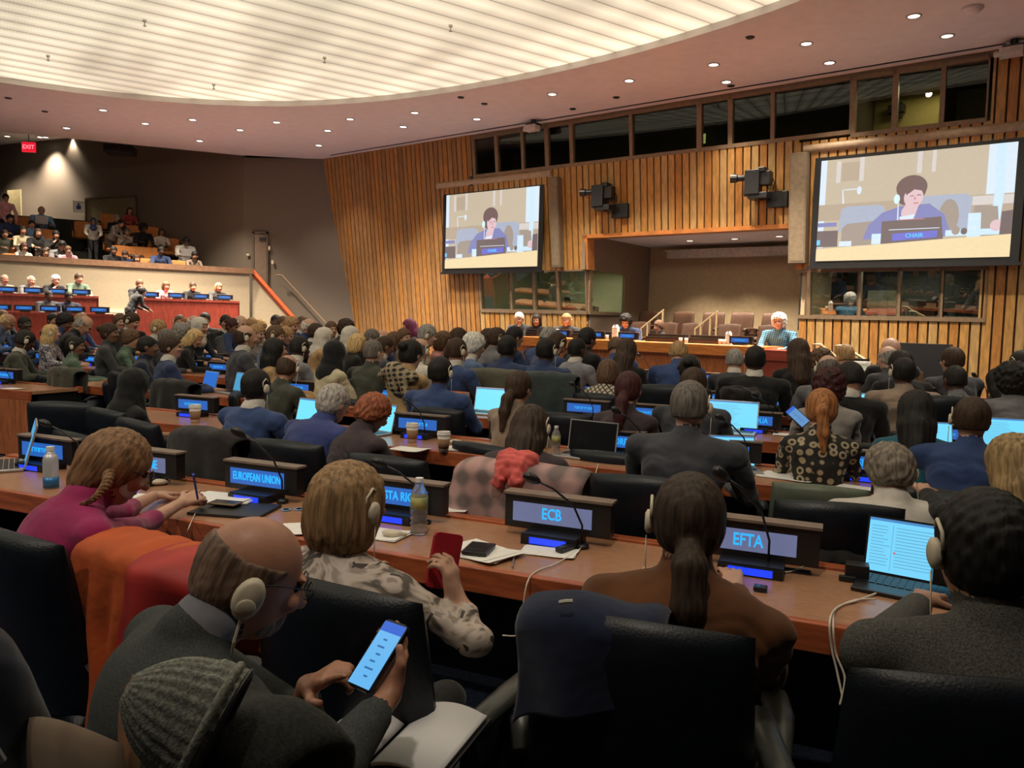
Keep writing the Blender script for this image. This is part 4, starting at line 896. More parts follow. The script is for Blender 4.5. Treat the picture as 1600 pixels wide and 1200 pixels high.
# podium
m = MB(); wbox(m, -9.9, -5.1, 17.7, 19.45, .45, .80); struct(m.obj('floor_alcove_riser', CARPET))
def podium():
    r = empty('podium_desk', WP(-7.2, 13.0, 0), WY); tag(r, 'long curved-edge orange wood podium desk in front of the alcove', 'desk')
    q = MB(); q.b2(-2.45, 2.72, 0, .9, 1.27, 1.31); q.obj('desktop', ODESK, r)
    q = MB(); q.b2(-2.47, 2.74, -.08, 0.0, 1.12, 1.32); autosmooth(q.obj('fascia', ODESK, r, bevel=.02))
    q = MB(); q.b2(-2.4, 2.72, .12, .18, 0, 1.27); q.obj('front_panel', mat('podium_panel', (.46, .14, .035), .4, noise=.25, nscale=5, stretch=(8, 8, 1)), r)
    r = empty('podium_wing_desk', WP(-10.7, 13.2, 0), WY); tag(r, 'lower orange wing of the podium on the left with black consoles', 'desk')
    q = MB(); q.b2(-1.3, 1.1, 0, .8, 1.12, 1.17); q.obj('desktop', ODESK, r); q = MB(); q.b2(-1.25, 1.05, .05, .1, 0, 1.12); q.obj('front_panel', MATS['podium_panel'], r)
    r = empty('lectern_desk', WP(-4.1, 12.75, 0), WY); tag(r, 'dark red wooden speaking desk at the right end of the podium', 'desk')
    q = MB(); q.b2(-.36, .42, -.1, .6, 1.22, 1.27); q.b2(-.36, .42, -.12, -.08, 1.10, 1.27); q.obj('desktop', WOODR, r); q = MB(); q.b2(-.32, .38, -.04, .5, 0, 1.22); q.obj('cabinet', WOODR, r)
WOODR = mat('wood_dark_red', (.27, .045, .022), .4, noise=.2, nscale=5, stretch=(1, 1, 6))
podium()
WR = WY
for px, lb, txt in ((742, 'blue lit nameplate on the podium wing, leftmost of those by the slatted wall', 0), (786, 'blue lit nameplate before the woman resting her cheek on her hand', 0), (875, 'blue lit nameplate before the podium woman with earphone and glasses', 0),
                    (928, 'blue lit nameplate between the podium women and the chairwoman', 0), (979, 'blue lit nameplate before the chairwoman with short black hair', 0), (1155, 'blue lit nameplate by the white haired woman in blue', 0)):
    wing = px < 800
    r = plate(px, 13.35 if wing else 13.15, '', lb, nv=NW, rz=WR, z=1.17 if wing else 1.31, bars=11, lcd=False, w=.95)
for px, w, lb in ((700, .5, 'black console unit at the left end of the podium wing'), (768, .35, 'black console unit on the podium wing in front of the slats'), (830, .3, 'black console in front of the long dark haired podium woman'), (905, .35, 'black console on the podium right of the nameplate'), (952, .4, 'black console between two podium nameplates'), (1040, .85, 'wide black console on the podium in front of the woman in profile'), (1105, .75, 'wide black console on the podium below the right handrail')):
    p = atN(px, 520, NW, 13.45); z = 1.17 if px < 800 else 1.31; r = empty('podium_console', (p[0], p[1], z), WR); tag(r, lb, 'console')
    q = MB(); q.b2(-w/2, w/2, 0, .2, 0, .1); q.box((0, .1, .13), (w*.9, .18, .05)); q.obj('housing', BLACKP, r, bevel=.006); q = MB(); q.b2(-w/2+.03, w/2-.03, -.004, .0, .03, .05); q.obj('grille', mat('console_strip', (.06, .03, .025), .4), r)
for px, lb in ((735, 'white domed speaker shell on the podium wing, left one'), (781, 'white domed speaker shell on the podium wing, right one'), (871, 'white domed speaker shell beside the blue podium nameplate')):
    p = atN(px, 520, NW, 13.5); z = 1.17 if px < 800 else 1.31; q = MB(); q.lathe([(.07, 0), (.075, .06), (.06, .12), (.03, .17), (0, .18)], 14); o = q.obj('speaker_shell', mat('white_shell', (.75, .73, .68), .4), smooth=True); o.location = (p[0], p[1], z); tag(o, lb, 'shell')
def carton(px, nd, z, lb, s=1.0):
    p = atN(px, 520, NW, nd); r = empty('water_carton', (p[0], p[1], z), WR, s); tag(r, lb, 'carton'); w_ = mat('carton_white', (.78, .78, .76), .5)
    q = MB(); q.b2(-.045, .045, -.04, .04, 0, .2); q.add([(-.045, -.04, .2), (.045, -.04, .2), (.045, .04, .2), (-.045, .04, .2), (-.03, 0, .245), (.03, 0, .245)], [(0, 1, 5, 4), (1, 2, 5), (2, 3, 4, 5), (3, 0, 4)]); q.obj('box', w_, r); q = MB(); q.lathe([(.02, .0), (.02, .03)], 10, (0, -.02, .215)); q.obj('cap', mat('carton_cap', (.6, .6, .62), .4), r)
carton(962, 13.2, 1.31, 'white water carton beside the chairwoman on the podium', 1.25); carton(1139, 13.2, 1.31, 'white water carton beside the rightmost podium nameplate', 1.0)
def tumbler(px, lb):
    p = atN(px, 540, NW, 13.12); q = MB(); q.lathe([(.03, 0), (.034, .1), (.031, .1), (.028, .01), (0, .01)], 12); o = q.obj('water_glass', mat('cloudy_glass', (.55, .52, .48), .15), smooth=True); o.location = (p[0], p[1], 1.31); tag(o, lb, 'glass', 'drinking glasses on the podium')
for px in (948, 1063, 1072, 1125, 1131): tumbler(px, 'small clear drinking glass standing on the podium edge')
# brown chairs in the alcove, two ranks
nb = 0
for i, px in enumerate((1003, 1058, 1105, 1150, 1200)):
    p = atN(px, 500, NW, 18.3); chair((p[0], p[1], .80), WY+PI+R(-8), 'tall brown leather chair in the rear rank of the alcove', 'rear rank of brown alcove chairs', meshes=CHB, name='alcove_chair', s=1.2)
for i, px in enumerate((990, 1032, 1072, 1130, 1195)):
    p = atN(px, 500, NW, 16.6); chair((p[0], p[1], .55), WY+PI+R(-8), 'brown leather chair in the front rank of the alcove', 'front rank of brown alcove chairs', meshes=CHB, name='alcove_chair', s=1.15)
RAILM = mat('rail_tan', (.42, .31, .17), .35, noise=.1)
def stairrail(pts, nd, lb, posts):
    r = empty('handrail', tuple(atN(pts[0][0], pts[0][1], NW, nd))); tag(r, lb, 'handrail'); inv = Matrix.Translation(-r.location)
    P3 = [Vector(atN(px, py, NW, nd)) for px, py in pts]; q = MB(); q.tube(P3, .022, 4); q.xf(inv); q.obj('rail', RAILM, r)
    for a, b_ in posts:
        A_ = Vector(atN(*a, NW, nd)); B2 = Vector(atN(*b_, NW, nd)); q = MB(); q.tube([A_, Vector((A_.x, A_.y, B2.z))], .02, 4); q.xf(inv); q.obj('post', RAILM, r)
stairrail([(1002, 530), (1002, 513), (1037, 484)], 15.2, 'tan metal handrail on the podium steps left of the other', [((1012, 506), (1012, 530)), ((1036, 485), (1036, 525))])
stairrail([(1086, 528), (1086, 514), (1121, 486)], 14.9, 'tan metal handrail on the podium steps in the middle of the brown chairs', [((1095, 508), (1095, 528)), ((1110, 496), (1110, 528)), ((1120, 488), (1120, 528))])
stairrail([(1271, 560), (1271, 538), (1282, 538), (1310, 560)], 13.0, 'tan metal handrail descending at the right end of the podium', [((1282, 539), (1282, 560))])
stairrail([(1306, 560), (1306, 540), (1316, 540), (1352, 562)], 13.4, 'second tan handrail farther right by the black cabinet', [((1316, 541), (1316, 560))])
def _cab(q): wbox(q, -4.0+1.0, -4.0+1.95, 15.2, 15.6, 0, 1.43)
wthing('equipment_cabinet', 'tall black cabinet against the slatted wall behind the bald man', 'cabinet', BLACKP, _cab)
def _dk(q): wbox(q, -3.55, -2.2, 13.2, 13.8, .8, 1.0); wbox(q, -3.5, -2.3, 13.3, 13.4, 0, .8); wbox(q, -3.3, -2.95, 13.25, 13.5, 1.0, 1.18)
wthing('operator_desk', 'low black operator desk by the right handrails', 'desk', BLACKP, _dk)
q = MB(); p = atN(1348, 564, NW, 12.9); q.b2(-.13, .13, -.05, .05, 0, .17); q.b2(-.09, .09, -.055, -.05, .05, .13, 1); q.b2(-.1, .1, -.3, -.05, 0, .03); o = q.obj('desk_telephone', [mat('phone_white', (.6, .6, .58), .4), mat('phone_grey', (.3, .35, .3), .4)]); o.location = (p[0], p[1], .98); o.rotation_euler = (0, 0, WR); tag(o, 'white desk telephone with grey display on the operator desk', 'telephone')
# side desks below the gallery
def sidedesk(px0, px1, d, z, lb, floor):
    a0, a1 = a_at(px0, d), a_at(px1, d); r = empty('side_desk', GP((a0+a1)/2, d, 0), math.atan2(.54, .84)); tag(r, lb, 'desk'); w = a1-a0
    q = MB(); q.b2(-w/2, w/2, 0, .6, z-.05, z); q.b2(-w/2, w/2, -.02, 0, z-.06, z); q.obj('desktop', RDESK, r); q = MB(); q.b2(-w/2, w/2, .0, .05, .3, z-.05); q.b2(w/2-.05, w/2, .0, .6, .3, z-.05); q.obj('front_panel', RDESK, r)
    return a0, a1
sidedesk(213, 374, 22.3, 1.97, 'burgundy side desk below the balcony, right of the two upper ones', 1.25)
sidedesk(-60, 153, 22.5, 1.97, 'burgundy side desk below the balcony at far left, upper tier', 1.25)
sidedesk(-60, 177, 21.0, 1.53, 'burgundy side desk at far left, lower tier', .8)
m = MB(); gbox(m, -9, 5.2, 22.4, 24.33, 0, 1.22); gbox(m, -9, a_at(180, 21.0), 21.1, 22.5, 0, .8); struct(m.obj('floor_side_tier', CARPET))
q = MB(); a = a_at(178, 24.2); gbox(q, a-.42, a+.42, 24.24, 24.33, 1.22, 1.65); 
for i in range(6): gbox(q, a-.38, a+.38, 24.23, 24.24, 1.28+.055*i, 1.30+.055*i)
tag(q.obj('wall_vent', mat('vent_beige', (.48, .41, .30), .6)), 'pale louvred vent low on the beige balcony wall between desks', 'vent')
GZ = math.atan2(.54, .84)
for i, (px, d, z, lb) in enumerate(((16, 22.6, 1.97, 'at far left before the man in grey'), (56, 22.6, 1.97, 'before the white haired man holding his phone'), (94, 22.6, 1.97, 'before the white haired man resting his chin'), (130, 22.6, 1.97, 'before the man drinking by the desk end'), (237, 22.4, 1.97, 'before the man shading his eyes'), (277, 22.4, 1.97, 'before the bobbed woman'), (315, 22.4, 1.97, 'before the young man with the laptop'), (352, 22.4, 1.97, 'at the right end of the right side desk'),
                                     (4, 21.1, 1.53, 'at the extreme left of the lower side desk'), (42, 21.1, 1.53, 'on the lower side desk next to the microphone'), (81, 21.1, 1.53, 'before the dark skinned man in patterned shirt'), (120, 21.1, 1.53, 'before the man in suit with lanyard'), (158, 21.1, 1.53, 'at the right end of the lower side desk'))):
    plate(px, d, '', 'blue lit side desk nameplate, '+lb, nv=np.array((-.54, .84)), rz=GZ, z=z, bars=12+i % 3, lcd=False, w=.95)
# exit sign, projector
p = atY(45, 230, 24.6); r = empty('exit_sign', tuple(p), .1); tag(r, 'red lit EXIT sign above the gallery', 'exit sign')
q = MB(); q.b2(-.2, .2, -.03, .03, -.15, .15); q.obj('box', emis('exit_red', (.75, .01, .03), 1.1), r); q = MB(); q.tube([(0, 0, .15), (0, 0, .75)], .012, 6); q.obj('stem', DARKM, r)
t = textmesh('EXIT', .13); t.materials.append(emis('exit_letters', (1, .25, .3), 1.3)); o = libpart(r, 'lettering', t); o.rotation_euler = (PI/2, 0, 0); o.location = (0, -.032, 0)
for px, py in ((12, 222), (35, 221), (76, 219), (125, 235), (158, 234)):
    p = atZ(px, py, 7.6); downlight((p[0], min(p[1], 27.5), 0), 7.59, 'downlight in the darker ceiling over the gallery', 'gallery downlights', 420 if px in (76, 125, 12) else 150)
p = atY(188, 235, 24.3); r = empty('projector', tuple(p), .2); tag(r, 'black projector hanging under the gallery ceiling', 'projector'); q = MB(); q.b2(-.4, .4, -.3, .3, -.12, .12); q.obj('case', BLACKP, r); q = MB(); q.tube([(.0, 0, .1), (0, 0, .9)], .03, 8); q.obj('mount', BLACKP, r); q = MB(); q.tube([(.0, -.3, -.02), (0, -.38, -.02)], .07, 12); q.obj('lens', DARKM, r)
# ---------------------------------------------------------------- the crowd
for k_, o_ in POSES.items(): proto(k_, o_, .0145)
def pattern(name, base, c2, kind='voronoi', scale=9, thr=.12):
    m, nt, N, L, b = _new('cloth_'+name); tc = N.new('ShaderNodeTexCoord')
    if kind == 'voronoi':
        v = N.new('ShaderNodeTexVoronoi'); v.feature = 'DISTANCE_TO_EDGE'; v.inputs['Scale'].default_value = scale; L.new(tc.outputs['Object'], v.inputs['Vector']); out = v.outputs['Distance']
    elif kind == 'ring':
        v = N.new('ShaderNodeTexVoronoi'); v.inputs['Scale'].default_value = scale; v.inputs['Randomness'].default_value = .35; L.new(tc.outputs['Object'], v.inputs['Vector'])
        a = N.new('ShaderNodeMath'); a.operation = 'SUBTRACT'; L.new(v.outputs['Distance'], a.inputs[0]); a.inputs[1].default_value = .33
        a2 = N.new('ShaderNodeMath'); a2.operation = 'ABSOLUTE'; L.new(a.outputs[0], a2.inputs[0]); out = a2.outputs[0]
    elif kind == 'plaid':
        mp = N.new('ShaderNodeMapping'); mp.inputs['Rotation'].default_value = (0, .15, 0); L.new(tc.outputs['Object'], mp.inputs[0])
        w = N.new('ShaderNodeTexWave'); w.inputs['Scale'].default_value = scale; w.bands_direction = 'X'; L.new(mp.outputs[0], w.inputs[0]); w2 = N.new('ShaderNodeTexWave'); w2.inputs['Scale'].default_value = scale; w2.bands_direction = 'Z'; L.new(mp.outputs[0], w2.inputs[0])
        a = N.new('ShaderNodeMath'); a.operation = 'ADD'; L.new(w.outputs['Fac'], a.inputs[0]); L.new(w2.outputs['Fac'], a.inputs[1]); a3 = N.new('ShaderNodeMath'); a3.operation = 'MULTIPLY'; a3.inputs[1].default_value = .5; L.new(a.outputs[0], a3.inputs[0]); out = a3.outputs[0]
    elif kind == 'lattice':
        mp = N.new('ShaderNodeMapping'); mp.inputs['Rotation'].default_value = (0, PI/4, 0); L.new(tc.outputs['Object'], mp.inputs[0])
        w = N.new('ShaderNodeTexWave'); w.inputs['Scale'].default_value = scale; w.bands_direction = 'X'; L.new(mp.outputs[0], w.inputs[0]); w2 = N.new('ShaderNodeTexWave'); w2.inputs['Scale'].default_value = scale; w2.bands_direction = 'Z'; L.new(mp.outputs[0], w2.inputs[0])
        a = N.new('ShaderNodeMath'); a.operation = 'MINIMUM'; L.new(w.outputs['Fac'], a.inputs[0]); L.new(w2.outputs['Fac'], a.inputs[1]); out = a.outputs[0]
    elif kind == 'noise':
        v = N.new('ShaderNodeTexNoise'); v.inputs['Scale'].default_value = scale; v.inputs['Detail'].default_value = 3; v.inputs['Distortion'].default_value = 1.6; L.new(tc.outputs['Object'], v.inputs['Vector']); out = v.outputs['Fac']
    cr = N.new('ShaderNodeValToRGB'); L.new(out, cr.inputs[0]); cr.color_ramp.elements[0].position = max(0, thr-.04); cr.color_ramp.elements[1].position = thr+.04
    cr.color_ramp.elements[0].color = (*c2, 1); cr.color_ramp.elements[1].color = (*base, 1); L.new(cr.outputs[0], b.inputs['Base Color']); b.inputs['Roughness'].default_value = .85
    return m
CHAIN = pattern('chain_print', (.015, .013, .012), (.42, .34, .22), 'ring', 17, .10)
LATT = pattern('lattice_print', (.50, .44, .34), (.03, .025, .02), 'lattice', 8, .16)
FLOR = pattern('small_floral', (.05, .06, .13), (.50, .45, .42), 'noise', 30, .5)
CAMO = pattern('mottled', (.30, .24, .18), (.10, .09, .07), 'noise', 12, .45)
KEFF = pattern('zigzag_scarf', (.34, .27, .17), (.03, .025, .02), 'plaid', 7, .42)
STRIPE = pattern('blue_stripe', (.10, .27, .42), (.015, .03, .06), 'plaid', 9, .35)
PEOPLE = []
def Q(px, py, nd, key, hair, hc, skin, top, label, ear='', yaw=0, ch=1, **kw):
    r = place(px, py, nd, key, hair, hc, skin, top, label, ear, yaw, **kw); PEOPLE.append(r)
    if ch:
        w = ('black chair of the '+label).split(); lab = ' '.join(w[:16])
        while lab.split()[-1] in ('and', 'with', 'in', 'the', 'a', 'of', 'by', 'behind', 'beside', 'before', 'to', 'on', 'at', 'under', 'from'): lab = ' '.join(lab.split()[:-1])
        c = chair((r.location.x, r.location.y, 0), r.rotation_euler[2], lab, zs=.80)
        # the chair stands a little behind the hips
        c.location.x += .05*math.sin(r.rotation_euler[2]); c.location.y -= .05*math.cos(r.rotation_euler[2])
    return r
p_ = 'person with '
T_ = [
 (215, 578, 4.15, 'F', 'hijab', 'k', 't', 'k', 'person in black headscarf and black coat near the left aisle', '', 0),
 (403, 576, 4.10, 'G', 'buzz', 'k', 'd', 'N', p_+'shaved dark head in bright blue suit, in front of the open laptops', 'R', 0),
 (1080, 596, 4.05, 'G', 'short', 's', 'p', 'g', 'broad person in charcoal suit with greying hair and headset, seen squarely from behind', 'R', 8),
 (815, 581, 5.35, 'F', 'lowpony', 'b', 'f', 's', p_+'dark hair held in a silver clip beside a cyan laptop', '', 10),
 (985, 582, 5.5, 'F', 'lowpony', 'a', 'f', 'u', p_+'burgundy ponytail in plum jacket', '', 5),
 (1085, 576, 5.9, 'A', 'short', 'b', 'f', 'g', 'dark haired person in grey jacket directly beyond the broad charcoal suit', '', 0),
 (1285, 609, 5.0, 'F', 'pony', 'o', 'p', CHAIN, p_+'ginger ponytail in black chain print blouse', '', 5),
 (1432, 611, 5.3, 'F', 'long', 'k', 't', 'T', p_+'long black hair in teal jacket', '', 8),
 (1521, 621, 4.95, 'G', 'short', 'b', 'f', 'N', p_+'short brown hair and headset in bright navy jacket', 'L', 18),
 (690, 558, 5.9, 'G', 'short', 'k', 'd', 'N', p_+'short black hair and earphone in navy suit beside an orange box', 'R', 0),
 (453, 556, 5.9, 'D', 'balding', 'b', 't', 'o', 'balding person in olive suit with earphone', 'R', 0),
 (430, 528, 6.9, 'J', 'long', 'k', 't', 't', p_+'long straight black hair in tan top', '', 40),
 (472, 526, 7.6, 'A', 'buzz', 'k', 'd', 'L', p_+'shaved dark head and earphone in pale grey suit', 'R', 0),
 (527, 534, 7.2, 'F', 'hijab', 'k', 't', 'c', 'person in black headscarf and cream coat', '', 0),
 (585, 531, 7.4, 'G', 'buzz', 's', 'p', 'o', 'bald person in dark olive grey suit by an empty chair', '', 0),
 (646, 532, 6.7, 'F', 'bun', 'k', 'f', 't', 'person in camel coat wearing a zigzag patterned scarf', '', 0),
 (660, 529, 7.9, 'A', 'balding', 's', 'f', 'w', p_+'thin grey hair and white earphone beyond the camel coat', 'R', 0),
 (716, 528, 7.6, 'G', 'buzz', 'b', 't', 'N', p_+'cropped brown hair in royal blue suit, white earphone', 'R', 15),
 (745, 521, 8.2, 'A', 'wavy', 'w', 'f', 'B', p_+'wavy silver hair in slate blue suit', '', 25),
 (795, 524, 8.1, 'G', 'buzz', 'k', 'd', 'n', p_+'shaved dark head in dark blue suit between two draped chairs', '', 5),
 (855, 528, 8.0, 'G', 'buzz', 'k', 'd', 'n', p_+'short black hair in navy suit left of the bright laptop', 'R', 5),
 (904, 528, 9.2, 'G', 'buzz', 'k', 'd', 'L', p_+'shaved dark head in pale grey jacket', '', 25),
 (921, 513, 10.2, 'A', 'short', 'k', 'b', 'k', p_+'black hair and black jacket just beyond the pale grey jacket', '', 20),
 (864, 511, 10.8, 'B', 'short', 'g', 'p', 'N', 'grey haired person in blue suit below the leftmost nameplates of the podium', '', 10),
 (877, 523, 9.6, 'B', 'short', 'b', 'f', 'n', p_+'brown hair and white earphone leaning forward in navy', 'R', 20),
 (808, 511, 10.6, 'A', 'neat', 'k', 't', 'n', p_+'glossy black hair and white collar before the orange podium', '', 20),
 (780, 514, 10.0, 'A', 'wavy', 'b', 't', 'G', p_+'spiky dark hair and earphone in grey blue suit', 'R', 20),
 (766, 514, 10.9, 'F', 'long', 'b', 't', 'g', p_+'long brown hair falling straight between two suits', '', 10),
 (720, 513, 10.6, 'F', 'bob', 'b', 't', 'k', p_+'dark bob left of the silver haired one', '', 10),
 (697, 518, 10.3, 'F', 'bob', 'm', 'f', 'p', p_+'brown bob in salmon pink top', '', 45),
 (672, 508, 9.9, 'A', 'short', 'g', 'p', CAMO, p_+'cropped fair hair and headset in mottled brown jacket', 'R', 35),
 (637, 498, 13.6, 'F', 'long', 'v', 'f', 'u', p_+'purple hair facing the hall against the slatted wall', '', 180),
 (632, 514, 11.2, 'C', 'wavy', 'm', 'f', 's', p_+'wavy brown hair looking right, in front of the purple hair', '', 50),
 (620, 519, 10.6, 'F', 'long', 'm', 'f', 'n', p_+'loose brown hair and dark jacket beside the brown bald head', '', 25),
 (605, 526, 9.0, 'A', 'buzz', 'b', 'b', 'g', p_+'bald brown head in grey suit with dark sleeve', '', 15),
 (601, 516, 11.4, 'A', 'balding', 'w', 'f', 'n', p_+'balding white head far back by the slats', '', 35),
 (585, 515, 10.9, 'A', 'short', 's', 'f', 'k', p_+'dark grey cropped hair left of the balding white head', '', 30),
 (562, 522, 9.6, 'F', 'bob', 'y', 'f', 'k', p_+'golden bob in black jacket', '', 10),
 (551, 511, 10.6, 'F', 'hijab', 'w', 'f', 'F', 'person in white headscarf and cream clothes next to the golden bob', '', 10),
 (545, 500, 12.4, 'A', 'curly', 'b', 'f', 'k', p_+'dark curly hair at the left end of the slatted wall', '', 20),
 (510, 513, 9.9, 'F', 'hijab', 'w', 'f', 't', 'person in white headscarf with a black band and tan coat', '', 15),
 (518, 502, 12.2, 'C', 'short', 'm', 'f', 'n', p_+'short brown hair turned right below the thin handrail', '', 50),
 (486, 498, 11.8, 'A', 'balding', 'w', 'p', 'n', p_+'bald pink head in dark blue jacket', '', 30),
 (497, 507, 11.0, 'A', 'wavy', 'b', 'f', 'k', p_+'dark brown hair right of the bald pink head', '', 25),
 (473, 494, 12.9, 'C', 'short', 'm', 'f', 'n', p_+'brown hair at the foot of the orange rail', '', 40),
 (458, 496, 11.9, 'A', 'wavy', 'l', 'f', 'g', p_+'feathery light brown hair under the orange rail', '', 40),
 (443, 494, 12.9, 'C', 'short', 'm', 'f', 'h', p_+'reddish brown hair beside the dark skinned one in black', '', 45),
 (431, 491, 13.6, 'C', 'buzz', 'k', 'd', 'k', p_+'dark skin and black suit against the beige stair wall', '', 55),
 (450, 511, 10.0, 'A', 'short', 'l', 'f', 'n', p_+'light brown hair and a raised white earphone', 'R', 40),
 (434, 510, 9.7, 'A', 'wavy', 'm', 'f', 'B', p_+'tousled brown hair and earphone in blue shirt', 'R', 30),
 (404, 507, 10.0, 'A', 'short', 'l', 'p', 'F', 'fair person with light jacket right of the grey suit and headset', '', 45),
 (386, 508, 7.6, 'G', 'balding', 'b', 'f', 'g', p_+'dark balding hair, white collar, headset and grey suit', 'R', 15),
 (378, 493, 11.9, 'A', 'balding', 'w', 'p', 'n', 'bald pink person in navy by the corner of the right side desk', '', 45),
 (395, 497, 12.9, 'A', 'short', 'l', 'f', 's', p_+'sandy hair in front of the beige stair wall', '', 45),
 (409, 500, 13.4, 'A', 'wavy', 'y', 'f', 'F', p_+'blond wavy hair in front of the beige stair wall', '', 45),
 (353, 492, 12.6, 'C', 'short', 'k', 't', 'k', p_+'black hair and earphone before the red side desk', 'R', 45),
 (366, 498, 11.8, 'A', 'bun', 'a', 'b', 'g', p_+'dark hair tied in a bun before the red side desk', '', 35),
 (315, 497, 10.4, 'F', 'hijab', 'w', 'f', 'q', 'person in white headscarf with dark strap at the left', '', 35),
 (310, 516, 9.3, 'f', 'long', 'y', 'f', 'k', p_+'tousled blond hair bending over the desk', '', 15),
 (288, 506, 9.8, 'A', 'curly', 'g', 'f', 's', p_+'grey curly hair behind the bearded one', '', 15),
 (305, 493, 11.9, 'A', 'balding', 'w', 'p', 'k', 'bald person immediately behind the white headscarf', '', 35),
 (292, 497, 12.5, 'A', 'buzz', 'r', 'f', 'k', p_+'cropped reddish hair behind the grey curls', '', 35),
 (281, 492, 13.0, 'C', 'short', 'm', 'f', 'e', p_+'brown hair and earphone in front of the red side desk', 'R', 45),
 (320, 484, 13.9, 'C', 'short', 'k', 'b', 'k', p_+'black hair and clothes seated highest before the red side desk', '', 50),
 (251, 500, 9.6, 'A', 'short', 'l', 'p', 'n', p_+'short fair hair and white earphone in navy suit', 'R', 20),
 (264, 515, 9.0, 'A', 'short', 's', 'f', 'g', p_+'dark greying hair just beyond the bearded one', '', 15),
 (268, 524, 6.8, 'C', 'short', 'b', 'f', 'n', 'bearded person with glasses in navy suit, arm stretched on the chair', '', 10),
 (232, 525, 7.1, 'G', 'buzz', 'k', 'b', 'q', 'bald brown person in dark suit left of the bearded one', '', 20),
 (208, 516, 8.3, 'F', 'wavy', 'm', 'f', 'e', p_+'thick brown hair and green scarf', '', 10),
 (172, 505, 8.1, 'C', 'bun', 'b', 'b', 'h', p_+'hair bun in thick grey wool coat, seen in profile', '', 10),
 (211, 490, 10.7, 'D', 'neat', 'b', 'f', 'k', p_+'brown hair and white headset in black suit by the standing bag', 'R', 40),
 (188, 491, 11.1, 'C', 'wavy', 'm', 'f', 'k', p_+'wavy auburn hair in profile beside the white headset', '', 30),
 (141, 498, 9.5, 'H', 'balding', 'g', 'f', 'k', 'greying person in black suit bending over papers', '', 0),
 (130, 490, 11.2, 'F', 'long', 'l', 'f', 'N', p_+'light brown hair half hidden behind black braids', '', 10),
 (107, 491, 9.9, 'f', 'wavy', 'k', 'b', 'N', p_+'black braided hair in blue and white dress', '', 0),
 (84, 489, 11.4, 'C', 'bun', 'k', 't', 'u', p_+'black hair bun looking right near the lower side desk', '', 10),
 (80, 507, 8.8, 'J', 'long', 'y', 'p', FLOR, p_+'long straight blond hair in floral blouse', 'R', 10),
 (118, 526, 7.3, 'C', 'short', 'k', 'b', 'e', p_+'earphone in sage green jacket', 'R', 0),
 (46, 518, 7.0, 'D', 'short', 'k', 'd', 'o', p_+'white headset in dark olive suit writing on his knee', 'R', 10),
 (39, 494, 9.8, 'C', 'buzz', 'k', 'd', 'n', p_+'shaved dark head in navy at the far left', '', 10),
 (20, 494, 9.9, 'H', 'balding', 'y', 't', 'B', 'bald person in steel blue suit leaning forward at the left edge', '', 0),
 (4, 484, 11.4, 'C', 'short', 'm', 'f', 'k', 'brown haired person cut off by the left edge', '', 10),
 (982, 530, 9.0, 'F', 'long', 'b', 'f', 'k', p_+'shoulder length brown hair in black jacket before the podium', '', 5),
 (963, 530, 10.6, 'B', 'short', 'm', 't', 'N', 'person in blue suit leaning away behind the brown haired one', '', -20),
 (952, 562, 7.7, 'F', 'bob', 'm', 'f', LATT, p_+'brown bob in lattice patterned top', '', 0),
 (1061, 535, 9.3, 'B', 'balding', 'l', 'f', 'N', 'bald person in bright blue suit before the podium', '', -8),
 (1078, 558, 7.9, 'F', 'bun', 'k', 'b', 'k', p_+'black headphones and black hair beside a red striped folder', '', 0),
 (1148, 546, 9.6, 'A', 'neat', 'g', 'f', 'g', p_+'close cut grey hair and earphone in grey suit', 'R', -5),
 (1181, 540, 8.1, 'G', 'buzz', 'k', 'd', 'k', p_+'short black hair in black suit with white collar', '', 0),
 (1247, 530, 9.3, 'F', 'long', 'b', 'f', 'k', p_+'long dark hair in black jacket before the lectern desk', '', -5),
 (1283, 547, 9.8, 'F', 'curly', 'm', 'f', 'w', p_+'long curly brown hair behind the balding one', '', 0),
 (1293, 555, 8.2, 'A', 'balding', 's', 'p', 'G', 'balding person with white earphone in grey suit', 'L', -5),
 (1320, 539, 10.7, 'A', 'short', 'l', 'p', 'g', p_+'short sandy hair in front of the right handrails', '', -5),
 (1324, 568, 7.0, 'D', 'short', 'k', 't', 'k', p_+'straight black hair in black coat right of the dark curls', '', 10),
 (1295, 578, 6.5, 'F', 'curly', 'a', 'b', 'F', p_+'dark maroon curls in light checked jacket', '', 0),
 (1390, 528, 10.7, 'A', 'bald', '', 'p', 'k', 'bald person with glasses before the black cabinet', '', -8),
 (1385, 541, 10.1, 'A', 'balding', 'g', 'p', 'h', 'second bald head just below the one before the black cabinet', '', -20),
 (1406, 550, 9.2, 'A', 'wavy', 'k', 't', 'k', p_+'bushy black hair behind the tan jacket', '', -5),
 (1412, 558, 7.9, 'G', 'buzz', 'k', 'd', 's', p_+'shaved dark head in tan jacket', 'L', -5),
 (1488, 543, 9.7, 'G', 'short', 'b', 'f', 'g', p_+'dark brown hair and glasses in blue grey suit at right', '', -12),
 (1490, 572, 8.3, 'A', 'buzz', 'k', 'd', 'G', p_+'short black hair between two small bright screens', '', -8),
 (1580, 567, 7.6, 'G', 'curly', 'k', 't', 'G', p_+'bushy black curls in mid grey suit at the right edge', '', -10),
 (1558, 576, 8.7, 'F', 'long', 'k', 'f', 'k', p_+'black hair partly hidden left of the bushy curls', '', -5),
 (1593, 548, 9.7, 'A', 'buzz', 'k', 'b', 'k', 'brown bald person with white earphone at the right edge', 'L', -10),
]
for t in T_:
    kw = dict(glasses='glasses' in t[8])
    if 'white collar' in t[8] or (t[7] in ('n', 'N', 'g', 'k', 'o', 'B', 'L') and t[3] in ('G', 'A', 'C', 'D') and t[0] % 3 != 0): kw['collar'] = 'w'
    Q(*t[:11], **kw)
